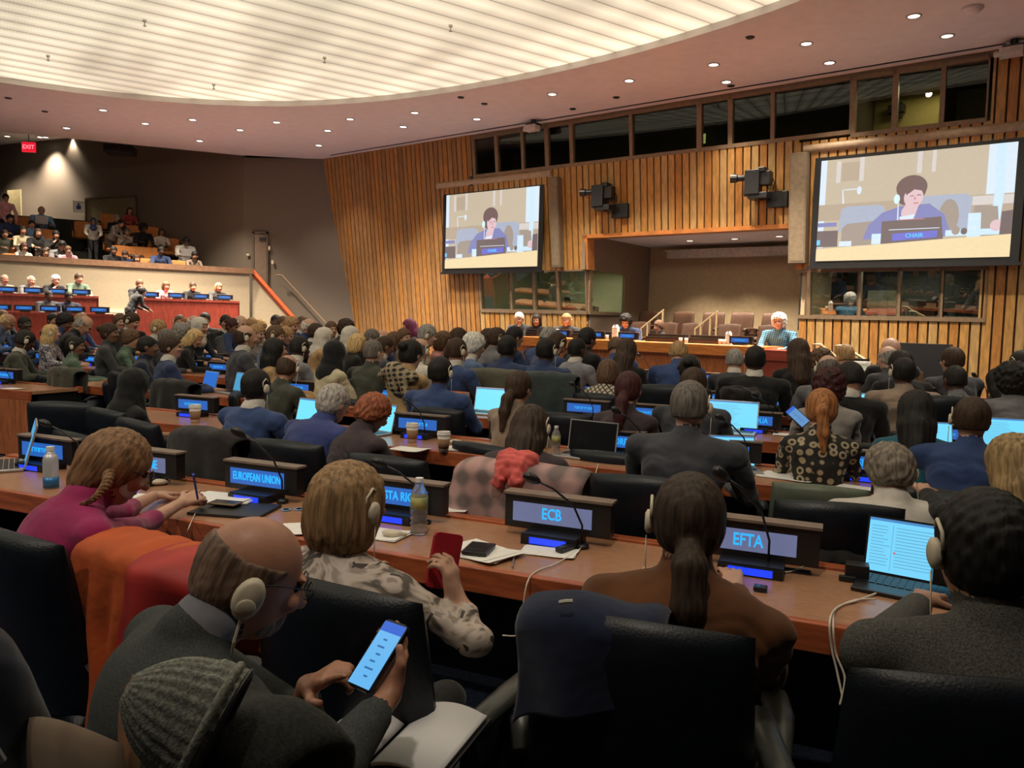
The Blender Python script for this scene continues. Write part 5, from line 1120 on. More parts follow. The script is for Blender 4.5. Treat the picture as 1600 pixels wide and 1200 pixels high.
# scarf over the camel coat
def shawl(parent_person, m_, name='scarf'):
    pr = [('c', (-.16, -.04, 1.08), (0, -.09, 1.14), .05, .06, 0, .03), ('c', (.16, -.04, 1.08), (0, -.09, 1.14), .05, .06, 0, .03), ('c', (0, -.10, 1.13), (.02, -.115, .98), .08, .045, 0, .03), ('c', (.08, -.10, 1.10), (.16, -.10, .86), .045, .03, 0, .03)]
    me = implicit(name, pr, .012, [m_], tags=False, post=lambda F, P: F+wob(P, .004, 60)); o = bpy.data.objects.new(name, me); COL.objects.link(o); o.parent = parent_person; return o
for r in PEOPLE:
    if 'zigzag' in r['label']: shawl(r, KEFF)
# silver hair clip
for r in PEOPLE:
    if 'silver clip' in r['label']:
        me, hd, HR = PROTO['F']; q = MB(); q.tube([(-.05, -.085, .045), (-.03, -.105, .055), (0, -.112, .058), (.03, -.105, .055), (.05, -.085, .045)], [.006, .01, .012, .01, .006], 8)
        o = q.obj('hair_clip', SILVER, r, smooth=True); o.matrix_local = Matrix.Translation(hd.tolist()) @ Matrix(HR.tolist()).to_4x4()
    if 'black headphones' in r['label']:
        me, hd, HR = PROTO['F']; q = MB(); q.tube([(.10*math.cos(a), -.01, .02+.13*math.sin(a)) for a in np.linspace(-.2, PI+.2, 14)], .012, 6)
        for s_ in (-1, 1): q.lathe([(0, -.02), (.04, -.018), (.045, 0), (.04, .018), (0, .02)], 12); 
        o = q.obj('headphones', BLACKP, r, smooth=True); o.matrix_local = Matrix.Translation(hd.tolist()) @ Matrix(HR.tolist()).to_4x4()
# podium people face the hall
TG = (-2.5, 2.0)
for t in [(811, 489, 13.95, 'E', 'wavy', 'w', 'p', 'g', 'podium person with white hair and glasses resting a cheek on one hand', '', 0, True, TG),
          (838, 491, 13.95, 'A', 'long', 'k', 't', 'k', 'podium person with long black hair in black clothes holding an earphone', 'R', 0, False, TG),
          (885, 490, 13.95, 'A', 'bob', 'l', 'f', 'g', 'podium person with fair bob, glasses and raised white earphone', 'L', 0, True, TG),
          (977, 493, 13.95, 'B', 'curly', 'k', 'f', 'n', 'chairperson with short black curls in navy on the podium', '', 0, False, TG),
          (1028, 501, 14.6, 'F', 'wavy', 'm', 'f', 'h', 'podium person with reddish brown hair turned in profile to the left', '', 0, False, (-12, 12)),
          (1217, 490, 13.9, 'A', 'curly', 'w', 'p', STRIPE, 'podium person with fluffy white hair in blue striped jacket', '', 0, False, TG)]:
    Q(*t[:11], ch=1, glasses=t[11], floor=.45, nv=NW, target=t[12])
for r in PEOPLE[-6:]: pass
# side desks
NG = np.array((-.54, .84)); TS = (4, 10)
for t in [(8, 429, 'balding', 's', 'f', 'F', 'at the far left end in grey'), (50, 431, 'balding', 'w', 'p', 'G', 'in grey jacket holding a phone to the face'), (88, 430, 'wavy', 'w', 'p', 'k', 'with white hair resting chin on folded hands'), (124, 427, 'short', 'b', 'f', 'e', 'with dark hair and green jacket, drinking'),
          (219, 437, 'short', 'm', 'f', 'k', 'in black shading the eyes with one hand'), (260, 440, 'bob', 'm', 'f', 'P', 'with brown bob in pink patterned top'), (302, 441, 'short', 'b', 'f', 'k', 'with short hair and tie beside a laptop'), (342, 442, 'bob', 'l', 'f', 'h', 'with fair hair behind an open black laptop')]:
    k_ = 'E' if 'hand' in t[6] or 'phone' in t[6] else 'A'
    Q(t[0], t[1], 23.05 if t[0] < 180 else 22.95, k_, t[2], t[3], t[4], t[5], 'person at the burgundy side desk '+t[6], '', 0, 1, floor=1.22 if t[0] > 180 else 1.22, nv=NG, target=TS)
for t in [(77, 454, 'buzz', 'k', 'd', 'h', 'in patterned dark shirt'), (108, 456, 'short', 'k', 'd', 'q', 'in dark suit wearing a lanyard')]:
    Q(t[0], t[1], 21.75, 'G', t[2], t[3], t[4], t[5], 'person at the lower burgundy side desk '+t[6], '', 0, 1, floor=.8, nv=NG, target=TS)
proto('S', dict(stand=True, lean=28, hlean=50, el=[(.25, .25, 1.12), (-.25, .28, 1.1)], wr=[(.18, .5, 1.0), (-.18, .52, 1.0)]), .018)
proto('S2', dict(stand=True, lean=4, hlean=8), .018)
p = atN(203, 470, NG, 21.6)
mkperson('S', (p[0], p[1], .8), -.6, .86, 'wavy', 'k', 't', 'k', 'dark clothed person bending down between the two burgundy side desks')
# gallery
ORANGE = mat('seat_orange', (.50, .19, .045), .8, noise=.15, nscale=20)
CHO = chairmeshes(.95, ORANGE, DARKM)
def galk(px, py, hgt):
    best = None
    for k in range(0, 7):
        d = 25.3+.85*k; z = atN(px, py, NG, d)[2]; f = 2.2+.40*k; e = abs(z-f-hgt)
        if best is None or e < best[0]: best = (e, k, d, f)
    return best[1:]
for i, (px, py) in enumerate([(132, 345), (172, 336), (189, 352), (211, 353), (236, 357), (222, 366), (241, 367), (192, 388), (224, 380), (221, 392), (240, 392), (234, 404), (279, 405), (39, 342), (70, 357), (76, 367), (20, 366), (268, 380), (180, 367)]):
    k, d, f = galk(px, py, .98); p = atN(px, py, NG, d-.1); chair((p[0], p[1], f), GZ+PI, 'orange upholstered seat in the upper gallery', 'orange gallery seats', meshes=CHO, name='gallery_chair', s=1.05)
for t in [(107, 386, 'A', 'short', 'm', 'f', 'P', 'in pink shirt, front row'), (71, 388, 'F', 'long', 'b', 'f', 'r', 'in red top with dark hair, front row'), (38, 385, 'F', 'bob', 'a', 'f', 'w', 'with reddish hair in white top, front row'), (98, 377, 'B', 'short', 'k', 't', 'G', 'in grey jacket and blue shirt behind the pink shirt'),
          (88, 360, 'E', 'short', 'k', 't', 'k', 'in black holding a white cup to the mouth'), (60, 357, 'A', 'long', 'b', 'f', 'k', 'with long hair, black jacket and white blouse'), (36, 353, 'F', 'long', 'k', 't', 'c', 'with long black hair in cream jacket'), (50, 345, 'A', 'short', 'b', 'f', 'b', 'in pale blue shirt half hidden'),
          (16, 335, 'A', 'short', 'k', 't', 'n', 'in navy beside the bending pink one'), (65, 322, 'G', 'balding', 'y', 'f', 'b', 'in light blue shirt with black laptop, topmost on the left'), (8, 362, 'A', 'short', 'b', 'f', 'o', 'in olive at the left edge'),
          (183, 335, 'A', 'wavy', 'g', 'f', 'k', 'with grey hair right of the bending ones'), (203, 324, 'F', 'long', 'b', 't', 'r', 'with long hair in dark red, topmost by the doorway'), (199, 361, 'E', 'short', 's', 'f', 'w', 'in white jacket reading'), (178, 385, 'A', 'short', 'k', 'b', 'k', 'in black low behind the parapet'),
          (196, 392, 'B', 'short', 'b', 'f', 'N', 'in bright blue jacket at the parapet'), (214, 398, 'F', 'bob', 'b', 'f', 'u', 'with dark hair smiling at the parapet'), (226, 350, 'D', 'curly', 'k', 'd', 'k', 'with black afro hair, upper right'), (253, 357, 'F', 'bob', 'b', 'b', 'w', 'in open white jacket'),
          (252, 385, 'A', 'short', 'k', 'd', 'n', 'in navy jacket and mint shirt'), (292, 371, 'B', 'short', 'k', 'd', 'w', 'in white and black working on a laptop, rightmost upper'), (304, 393, 'f', 'short', 'k', 't', 's', 'in beige reading at the right end')]:
    k, d, f = galk(t[0], t[1], 1.22)
    Q(t[0], t[1], d, t[2], t[3], t[4], t[5], t[6], 'person in the gallery '+t[7], '', 0, 0, floor=f, nv=NG, target=(2, 8))
for px, py, top, bot, lb, ang in ((145, 342, 'w', 'h', 'standing gallery person in white and navy headscarf on the aisle', -2.6), (173, 343, 'F', 'h', 'standing gallery person in light top bending to the right', -1.6), (8, 303, 'P', 'k', 'standing gallery person in pink shirt at the top left', -2.2)):
    k, d, f = galk(px, py, 1.5 if px > 20 else 1.55); me, hd, HR = PROTO['S' if px != 8 else 'S2']; p = atN(px, py, NG, d)
    zz = p[2]-f; s_ = max(.8, min(1.1, zz/headtop('S' if px != 8 else 'S2')[2]))
    mkperson('S' if px != 8 else 'S2', (p[0], p[1], f), ang, s_, 'hijab' if px == 145 else 'short', 'n' if px == 145 else 'k', 'b' if px == 145 else 't', top, lb, bottom=bot)
for px, py, lb in ((65, 344, 'black laptop held by the light blue shirt in the gallery'), (291, 395, 'black laptop on the knees at the right of the gallery')):
    k, d, f = galk(px, py, .9); p = atN(px, py, NG, d-.45); laptop((p[0], p[1], p[2]-.12), GZ+PI, lb, 100, scr='dark' if False else 'off')
q = MB(); p = atY(43//43*123, 323, 27.2); q.b2(-.18, .18, -.01, 0, -.2, .2); q.b2(-.07, .07, -.014, -.01, -.09, .04, 1); q.b2(-.03, .03, -.014, -.01, .05, .12, 1); o = q.obj('notice', [PAPER, mat('notice_blue', (.04, .06, .25), .7)]); o.location = (p[0], p[1], p[2]); o.rotation_euler = (0, 0, .3); tag(o, 'white notice with a dark blue figure by the gallery doorway', 'notice')
# gallery doorway behind
q = MB(); p = atY(188, 338, 27.3); q.b2(-1.15, 1.15, -.04, 0, -.8, .52); o = q.obj('door_2', mat('door_olive', (.20, .155, .08), .6)); o.location = (p[0], 26.7, p[2]); o.rotation_euler = (0, 0, wang); struct(o)
q = MB(); q.b2(-1.2, 1.2, -.08, 0, .52, .57); q.b2(-1.2, -1.15, -.08, 0, -.8, .52); q.obj('door_frame', mat('door_frame', (.1, .07, .045), .5), o)
q = MB(); p = atY(24, 330, 28.0); q.b2(-.35, .35, -.04, 0, -1, .75); o = q.obj('door_3', mat('door_cream', (.34, .28, .15), .6)); o.location = (p[0], p[1], p[2]); o.rotation_euler = (0, 0, wang); struct(o)
# booth occupants behind glass
for s, d, lb in ((-10.75, 17.5, 'interpreter in dark clothes seen through the left booth glass'), (-11.5, 17.6, 'dim interpreter in the middle of the left booth'), (-4.3, 17.5, 'dim interpreter in the right booth near its slanted end'), (-2.7, 17.6, 'dim interpreter in the right booth behind the brown box')):
    w = WP(s, d, 1.1); mkperson('A', (w.x, w.y, 1.05), WY+PI+.2, .92, 'short', 'k', 'f', 'k', lb)
# ---------------------------------------------------------------- empty and draped chairs
COATM = dict(k=cloth('coat_black', (.022, .020, .020), .9), gg=cloth('coat_greygreen', (.10, .095, .07), .9), dg=cloth('coat_slate', (.04, .055, .055), .9), ol=cloth('coat_olive', (.055, .055, .04), .8), nv=cloth('coat_navy', (.012, .018, .045), .95))
def drape(r, w, front, back, top, mat_, y0=-.33, y1=-.20, nf=5, amp=.018, seed=1, name='cloth', flare=.0, th=.012, lean=.1, hem=None, label=None, cat='coat', nm='coat', skew=0.0, group=None):
    """cloth hung over a chair back; r: the chair empty. Returns a top-level object at the chair's place"""
    rr = random.Random(seed); ph = [rr.uniform(0, 6) for _ in range(4)]; nu, nb, nt, nf_ = 36, 26, 8, 14
    prof = [('b', i/nb) for i in range(nb)]+[('t', i/nt) for i in range(nt)]+[('f', i/nf_) for i in range(nf_+1)]
    vs = []
    for i in range(nu+1):
        u = 2*i/nu-1
        for kind, v in prof:
            f1 = math.sin(u*nf*PI/2+ph[0])*.6+math.sin(u*nf*1.9+ph[1])*.4
            bk = back*(1+.10*math.sin(u*2.6+ph[2]))+(hem(u) if hem else 0)
            if kind == 'b': d = (1-v)*bk; z = top-d; y = y0-lean*(-d)*.0-amp*f1*min(1, d*4)-.02-.12*d*lean; wd_ = w*(1+flare*d)
            elif kind == 't': a = PI*v; z = top+.038*math.sin(a)+.008*f1; y = (y0+y1)/2-(y1-y0)/2*math.cos(a)-.02*math.cos(a); wd_ = w
            else: d = v*front; z = top-d; y = y1+.02+amp*f1*min(1, d*4); wd_ = w*(1+flare*d)
            x = u*wd_/2+skew*(top-z)+.012*math.sin(z*14+ph[3]+u*3); z -= .015*u*u+.025*abs(u)**8
            y += .05*u*u
            vs.append((x, y, z))
    n_ = len(prof); fs = [(i*n_+j, (i+1)*n_+j, (i+1)*n_+j+1, i*n_+j+1) for i in range(nu) for j in range(n_-1)]
    m = MB(); m.add(vs, fs); o = m.obj(nm, mat_, smooth=True); s_ = o.modifiers.new('thick', 'SOLIDIFY'); s_.thickness = th; s_.offset = 1
    o.location = r.location; o.rotation_euler = r.rotation_euler; tag(o, label, cat, group); return o
def echair(px, ytop, nd, label, yaw=0, coat=None, ztop=1.03, group=None, **kw):
    p = atN(px, ytop, NR, nd); s_ = min(1.12, max(.86, p[2]/ztop)); a_ = -RY+R(yaw); c = chair((p[0]+.3*math.sin(a_), p[1]+.3*math.cos(a_), 0), -a_, label, group, s=s_, meshes=kw.pop('meshes', None))
    back = Vector((0, .28, 0)); back.rotate(c.rotation_euler); c.location += Vector((0, 0, 0)); 
    if coat: o = drape(c, .56, .25, kw.pop('len', .5), .98, COATM[coat], label=kw.pop('clabel'), seed=px, **kw); o.scale = (s_,)*3
    return c
echair(92, 624, 3.8, 'empty black leather chair standing in the left aisle by the orange desk end', -25)
echair(207, 650, 3.4, 'empty black chair in front of the black headscarf', 15); echair(157, 634, 3.75, 'empty black chair half hidden left of the black headscarf', 12)
echair(440, 683, 3.3, 'empty black leather chair in front of the navy suits, left of the grey hair', 0); echair(310, 668, 3.3, 'chair entirely covered by a black coat', 8, coat='k', len=.75, clabel='long black coat hung over a chair right of the plum shirt')
echair(597, 707, 3.28, 'empty black leather chair above the blond bob', 0); echair(680, 634, 5.4, 'empty black chair in front of the navy suit with earphone', 0)
echair(875, 642, 5.4, 'empty black chair between the hair clip and the long dark hair', -4); echair(1005, 738, 3.3, 'empty black leather chair behind the ECB nameplate', -3)
echair(930, 612, 7.25, 'empty black chair below the lattice patterned top', 0); echair(1040, 598, 7.3, 'empty black chair by the red striped folder', 0); echair(1170, 628, 7.25, 'empty black chair above the MONGOLIA nameplate', -5)
echair(566, 590, 7.25, 'empty black chair behind a bright blue nameplate row, below the bald olive suit', 0); echair(510, 580, 7.4, 'empty black chair in front of the cream coat', 5)
echair(92, 573, 6.2, 'chair covered by a dark olive coat', 8, coat='ol', len=.7, clabel='dark olive coat hung over the chair behind the sage green jacket'); echair(180, 578, 6.0, 'empty black chair in front of the grey wool coat', 20)
echair(262, 592, 5.7, 'chair covered by a charcoal jacket', 5, coat='k', len=.5, clabel='charcoal jacket on the chair in front of the bearded one')
echair(770, 575, 7.35, 'chair covered by a grey green coat', 0, coat='gg', len=.55, clabel='grey green coat over a chair behind the cyan laptop'); echair(856, 580, 7.35, 'chair covered by a slate coat', 0, coat='dg', len=.5, clabel='slate dark coat over the chair of the navy suit')
echair(1490, 615, 7.4, 'empty black chair behind the black haired one between small screens', -5); CHG = chairmeshes(1.0, mat('leather_sage', (.10, .12, .085), .45), LEATHER)
for c in COL.objects:
    if c.get('label', '').startswith('black chair of the person with ginger'):
        c['label'] = 'sage green leather chair of the person in chain print blouse'
        for k in c.children:
            if k.name.startswith(('backrest', 'seat')): k.data = CHG[k.name.split('.')[0]]
# ---------------------------------------------------------------- near people
def near(px, py, D, ang, opts, hair, hc, skin, top, label, arms=None, h=.009, s=1.0, **kw):
    """ang: facing angle in degrees clockwise from straight ahead; arms: dict el/wr as (px,py,depth) for right, left"""
    o = dict(opts); P, hd, HR = personprims(o); top_ = np.array(hd)+HR@np.array([0, 0, .135]); Wp = atY(px, py, D); rz = -R(ang)
    c, sn = math.cos(rz), math.sin(rz); off = np.array([c*top_[0]-sn*top_[1], sn*top_[0]+c*top_[1]])
    s = s or 1; z0 = Wp[2]-s*top_[2]; root = np.array([Wp[0]-off[0]*s, Wp[1]-off[1]*s, 0.0])
    sz = Wp[2]/top_[2]      # vertical fit
    def loc(q):
        if q is None: return None
        w = (atY(*q)-root); return np.array([(c*w[0]+sn*w[1])/s, (-sn*w[0]+c*w[1])/s, w[2]/sz])
    if arms:
        for k_ in ('el', 'wr'):
            if k_ in arms: o[k_] = [loc(q) for q in arms[k_]]
        if 'aim' in arms:   # hands: aim point px, back-of-hand normal in world, side, opts
            hs = []
            for i in range(2):
                a = arms['aim'][i]
                if a is None: hs.append(None); continue
                t = loc(a[0]); d = t-o['wr'][i]; nw = a[1]; nl = np.array([c*nw[0]+sn*nw[1], -sn*nw[0]+c*nw[1], nw[2]]); hs.append((d, nl, a[2], a[3] if len(a) > 3 else {}))
            o['hands'] = hs
    o['near'] = True; key = 'near'+str(len(PROTO)); proto(key, o, h)
    col_ = kw.pop('collar', None)
    r = mkperson(key, (root[0], root[1], 0), rz, 1.0, hair, hc, skin, top, label, near=True, **kw); r.scale = (s, s, sz)
    if col_:
        Pc = [q for q in personprims(o)[0] if ptag(q) == 4]; (_, a_, b_, r1, r2, _, _) = Pc[0]
        cm_ = implicit('shirt_collar', [('c', a_, b_, r1+.006, r2+.006, 0, .01)], .006, [CLOTH[col_]], tags=False)
        oc = bpy.data.objects.new('shirt_collar', cm_); COL.objects.link(oc); oc.parent = r
    PEOPLE.append(r); return r, key
FLORAL = pattern('floral_blouse', (.36, .30, .25), (.10, .085, .07), 'noise', 16, .42)
# second pattern layer for the blouse: ink-like leaf strokes
def blouse():
    m, nt, N, L, b = _new('cloth_blouse'); tc = N.new('ShaderNodeTexCoord')
    n1 = N.new('ShaderNodeTexNoise'); n1.inputs['Scale'].default_value = 8; n1.inputs['Detail'].default_value = 2; n1.inputs['Distortion'].default_value = 2.5; L.new(tc.outputs['Object'], n1.inputs['Vector'])
    c1 = N.new('ShaderNodeValToRGB'); L.new(n1.outputs['Fac'], c1.inputs[0]); e_ = c1.color_ramp.elements; e_[0].position = .36; e_[0].color = (.10, .08, .065, 1); e_[1].position = .46; e_[1].color = (.46, .37, .31, 1)
    x = c1.color_ramp.elements.new(.62); x.color = (.30, .235, .20, 1); x = c1.color_ramp.elements.new(.56); x.color = (.55, .47, .41, 1)
    v = N.new('ShaderNodeTexVoronoi'); v.feature = 'DISTANCE_TO_EDGE'; v.inputs['Scale'].default_value = 13
    mp = N.new('ShaderNodeMapping'); mp.inputs['Scale'].default_value = (1, 1, .45); mp.inputs['Rotation'].default_value = (.4, .5, 0); L.new(tc.outputs['Object'], mp.inputs[0]); L.new(mp.outputs[0], v.inputs['Vector'])
    n3 = N.new('ShaderNodeTexNoise'); n3.inputs['Scale'].default_value = 7; L.new(tc.outputs['Object'], n3.inputs['Vector'])
    g = N.new('ShaderNodeMath'); g.operation = 'GREATER_THAN'; g.inputs[1].default_value = .53; L.new(n3.outputs['Fac'], g.inputs[0])
    l = N.new('ShaderNodeMath'); l.operation = 'LESS_THAN'; l.inputs[1].default_value = .045; L.new(v.outputs['Distance'], l.inputs[0])
    a = N.new('ShaderNodeMath'); a.operation = 'MULTIPLY'; L.new(g.outputs[0], a.inputs[0]); L.new(l.outputs[0], a.inputs[1])
    mx = N.new('ShaderNodeMixRGB'); L.new(a.outputs[0], mx.inputs[0]); L.new(c1.outputs[0], mx.inputs[1]); mx.inputs[2].default_value = (.04, .03, .025, 1); L.new(mx.outputs[0], b.inputs['Base Color']); b.inputs['Roughness'].default_value = .6
    return m
BLOUSE = blouse()
RUST = cloth('rust_brown', (.115, .040, .011), .8); TWEED = mat('cloth_tweed', (.062, .060, .054), .9, noise=.55, nscale=260, bump=.0015, bscale=300)
CHARC = mat('cloth_charcoal_weave', (.040, .046, .045), .9, noise=.35, nscale=240, bump=.012, bscale=9)
MAG = cloth('magenta', (.26, .014, .085), .8)
# 1 bald man with phone
me_, k1 = near(446, 800, 1.54, 52, dict(lean=18, hlean=42, hpitch=24, hyaw=14, hump=.015, fold=.004), 'balding', hairm('pepper', (.19, .12, .085)), skinm('ruddy', (.46, .22, .14)), CHARC,
     'balding person with grey stubble and large cream headset, reading a phone in the foreground', arms=dict(el=[(520, 1200, 1.30), (470, 1130, 1.68)], wr=[(604, 1092, 1.47), (480, 1075, 1.62)],
     aim=[((618, 1020, 1.56), (.65, .6, -.35), -1, dict(curl=.45, spread=.1, thumb=1.0)), ((545, 1035, 1.56), (.1, -.3, .95), 1, dict(curl=1.15, point=True))]), glasses=True, collar='L', h=.0075)
me = PROTO[k1]; M1 = Matrix.Translation(me[1].tolist()) @ Matrix(me[2].tolist()).to_4x4() @ Matrix.Diagonal((HSN, HSN, HSN, 1))
# big headset
q = MB(); q.lathe([(0, -.014), (.026, -.013), (.036, -.004), (.036, .008), (.027, .016), (0, .018)], 20); q.xf(Matrix.Translation((.102, -.012, -.012)) @ Matrix.Rotation(PI/2, 4, 'Y') @ Matrix.Diagonal((1.12, .74, .85, 1)))
hp = q.obj('headset', CREAM, me_, smooth=True); hp.matrix_local = M1
q = MB(); q.lathe([(.017, -.003), (.0175, .002), (.014, .004), (0, .0045)], 18); q.xf(Matrix.Translation((.1165, -.012, -.026)) @ Matrix.Rotation(PI/2, 4, 'Y')); q.obj('ear_cap', mat('cream_grey', (.48, .43, .33), .4), hp, smooth=True)
q = MB(); q.tube([(.112, -.01, -.05), (.118, -.005, -.09), (.10, .015, -.15), (.06, .09, -.22)], .0028, 6); q.obj('cable', CREAM, hp)
# stubble: short grey beard shell
q = [('e', (0, .045, -.078), (.047, .046, .036), 0, .02), ('e', (0, .078, -.062), (.026, .014, .020), 0, .015)]
bm_ = implicit('beard', q, .006, [hairm('stubble', (.30, .25, .21))], tags=False, post=lambda F, P: F+wob(P, .001, 300)); o = bpy.data.objects.new('beard', bm_); COL.objects.link(o); o.parent = me_; o.matrix_local = M1
# phone
PB = mat('phone_black', (.01, .01, .012), .2)
def phone3(c, lng, sht, label, scr=None, w=.072, h=.15, name='smartphone', body=PB, t=.009, lines=True):
    c = Vector(c); Lg = Vector(lng).normalized(); Sh = Vector(sht); Sh = (Sh-Lg*Sh.dot(Lg)).normalized(); n_ = Sh.cross(Lg).normalized()
    if n_.dot(Vector(CAM.tolist())-c) < 0: n_ = -n_
    M_ = Matrix((Sh, Lg, n_)).transposed().to_4x4(); 
    r = empty(name, c); r.rotation_euler = M_.to_euler(); tag(r, label, 'phone')
    q = MB(); rr = .012; poly = [(sx_*(w/2-rr)+rr*math.cos(a), sy_*(h/2-rr)+rr*math.sin(a)) for sx_, sy_, a0 in ((1, 1, 0), (-1, 1, PI/2), (-1, -1, PI), (1, -1, 1.5*PI)) for a in (a0, a0+PI/4, a0+PI/2)]
    q.prism(poly, -t/2, t/2); q.obj('body', body, r, bevel=.001)
    if scr:
        q = MB(); x, y = w/2-.004, h/2-.005; zz = t/2+.0006
        q.add([(-x, -y, zz), (x, -y, zz), (x, y, zz), (-x, y, zz)], [(0, 1, 2, 3)]); zz += .0004
        q.add([(-x, y-.022, zz), (x, y-.022, zz), (x, y, zz), (-x, y, zz)], [(0, 1, 2, 3)], 1)
        if lines:
            for i, (a, w_) in enumerate(((-.3, .5), (-.5, .9), (-.2, .6), (-.4, .7), (-.5, 1.1), (-.1, .5))):
                yy = y-.04-.016*i; q.add([(a*x*.8, yy, zz), (a*x*.8+w_*x*.7, yy, zz), (a*x*.8+w_*x*.7, yy+.004, zz), (a*x*.8, yy+.004, zz)], [(0, 1, 2, 3)], 2)
        q.obj('display', [emis('phone_'+scr, (.12, .42, .78) if scr == 'sky' else (.1, .25, .5), 1.1), emis('phone_bar', (.02, .12, .62), 1), emis('phone_line', (.03, .16, .40), .9)], r)
    return r
phone3(atY(592, 1024, 1.52), (.065, .085, .10), (.045, -.05, -.008), 'smartphone with light blue screen in the hand of the balding person', 'sky')
# open notebook on the knees
r = empty('notebook', tuple(atZ(625, 1145, .70))); r.rotation_euler = (R(4), R(-3), R(-24)); tag(r, 'open notebook with white curling pages on the lap of the balding person', 'notebook')
q = MB(); q.b2(-.17, .17, -.13, .13, -.012, -.006); q.obj('cover', BLACKP, r)
for sg, lift in ((1, .020), (-1, .045)):
    q = MB(); n_ = 14; vs = []
    for j in (-.125, .125):
        for i in range(n_+1):
            t = i/n_; vs.append((sg*(.004+.158*t), j, .004+lift*math.sin(PI*min(1, t*1.05))**.8*(1 if sg < 0 else .8)))
    fs = [(i, i+1, n_+2+i, n_+1+i)[::sg] for i in range(n_)]; q.add(vs, fs); o = q.obj('page', mat('page_lined', (.80, .79, .80), .8, noise=.02), r, smooth=True); s_ = o.modifiers.new('t', 'SOLIDIFY'); s_.thickness = .008; s_.offset = -1
# 2 magenta shirt
me_, k2 = near(222, 672, 2.62, 46, dict(lean=26, hlean=40, hpitch=30, hyaw=18, sw=.195, slim=1, fat=1.0, sleeve='short', fold=.006), 'neat', hairm('honey', (.20, .105, .05)), 'f', MAG,
     'person in magenta shirt with a thin braid, writing at the nearest desk', arms=dict(el=[(222, 822, 3.02), (190, 800, 3.1)], wr=[(283, 786, 3.36), (240, 775, 3.55)],
     aim=[((312, 774, 3.44), (.3, -.5, .8), -1, dict(curl=.95)), ((275, 768, 3.7), (0, 0, 1), 1, dict(curl=.2))]), glasses=True)
M2 = Matrix.Translation(PROTO[k2][1].tolist()) @ Matrix(PROTO[k2][2].tolist()).to_4x4()@ Matrix.Diagonal((HSN, HSN, HSN, 1))
vol = implicit('hair_volume', [('e', (0, -.018, .01), (.094, .112, .118), 0, .02), ('e', (0, -.05, -.07), (.07, .06, .07), 0, .03)], .006, [hairm('honey', (0, 0, 0))], tags=False, post=lambda F, P: np.maximum(np.maximum(F+wob(P*np.array([1, 1, .15]), .002, 150), -(-.78*-0+.0*P[..., 0]+(-.78*P[..., 1]+.55*P[..., 2]+.048))), -P[..., 2]-.12))
for c in me_.children:
    if c.name.startswith('hair'): c.data = vol; c.name = 'hair'
bp = [Vector(atY(*t)) for t in ((172, 738, 2.50), (170, 750, 2.46), (164, 762, 2.44), (154, 774, 2.43), (142, 783, 2.42), (126, 789, 2.42))]
q = MB(); n_ = 40
def along(t):
    x = t*(len(bp)-1); i = min(int(x), len(bp)-2); return bp[i].lerp(bp[i+1], x-i)
for sgn in (0, PI*2/3, PI*4/3):
    q.tube([along(i/n_)+Vector((.011*math.cos(i*.62+sgn), -.006, .011*math.sin(i*.62+sgn)))*(1-.7*i/n_) for i in range(n_+1)], [.012*(1-.65*i/n_) for i in range(n_+1)], 7)
def wchild(o, par): o.matrix_parent_inverse = (Matrix.LocRotScale(par.location, par.rotation_euler, par.scale)).inverted(); return o
o = wchild(q.obj('braid', hairm('honey', (0, 0, 0)), me_, smooth=True), me_)
q = MB(); q.add([(.075, .03, -.02), (.075, .03, -.07), (.0, .12, -.085), (0, .13, -.03), (-.075, .03, -.02), (-.075, .03, -.07)], [(0, 1, 2, 3), (3, 2, 5, 4)]); o = q.obj('face_mask', mat('mask_white', (.75, .75, .76), .8), me_, subsurf=2, smooth=True); o.matrix_local = M2; s_ = o.modifiers.new('t', 'SOLIDIFY'); s_.thickness = .003
q = MB(); a_ = atY(309, 780, 3.38); b_ = atY(302, 741, 3.30); q.tube([a_, b_], [.0045, .006], 8); tag(q.obj('pen', mat('pen_blue', (.02, .05, .45), .3)), 'blue pen in the hand of the magenta shirt', 'pen')
# 3 blond bob
me_, k3 = near(553, 712, 2.12, 28, dict(lean=8, hlean=14, hpitch=6, hyaw=4, sw=.20, slim=1, fat=1.0, fold=.007), 'bob', hairm('ash_blond', (.27, .16, .075)), 'f', BLOUSE,
     'person with blond bob and leaf patterned blouse holding a red phone case', arms=dict(el=[(742, 1000, 1.90), (500, 960, 2.3)], wr=[(712, 940, 1.98), (560, 900, 2.55)],
     aim=[((702, 880, 2.0), (.8, -.3, .0), 1, dict(curl=.7, thumb=.5)), None]), ear='R')
rc_ = phone3(atY(694, 876, 2.05), (.02, .03, .13), (.06, .03, -.02), 'red folding phone case in the hand of the blond bob', None, w=.085, h=.15, body=mat('case_red', (.42, .015, .03), .5), t=.014, name='phone_case')
# 4 brown jacket, ponytail
me_, k4 = near(1080, 730, 1.98, 15, dict(lean=10, hlean=16, hpitch=10, hyaw=-4, sw=.20, fat=1.0, fold=.007, drop=(.055, .015)), 'lowpony', hairm('dark_brown', (.040, .024, .015)), 'f', RUST,
     'person with dark brown low ponytail and rust brown jacket at the EFTA nameplate', arms=dict(el=[(1195, 1055, 2.12), (955, 985, 2.2)], wr=[(1150, 915, 2.6), (1010, 905, 2.6)]), ear='L')
# 5 right man
me_, k5 = near(1532, 752, 1.60, 6, dict(lean=12, hlean=20, hpitch=12, hyaw=0, sw=.225, fat=1.12, fold=.004), 'short', hairm('jet', (.010, .009, .009)), 't', TWEED,
     'person with thick black hair, earphone and grey tweed jacket in the right foreground', arms=dict(el=[(1700, 1060, 1.7), (1370, 1010, 1.75)], wr=[(1640, 960, 2.1), (1440, 940, 2.1)]), ear='L')
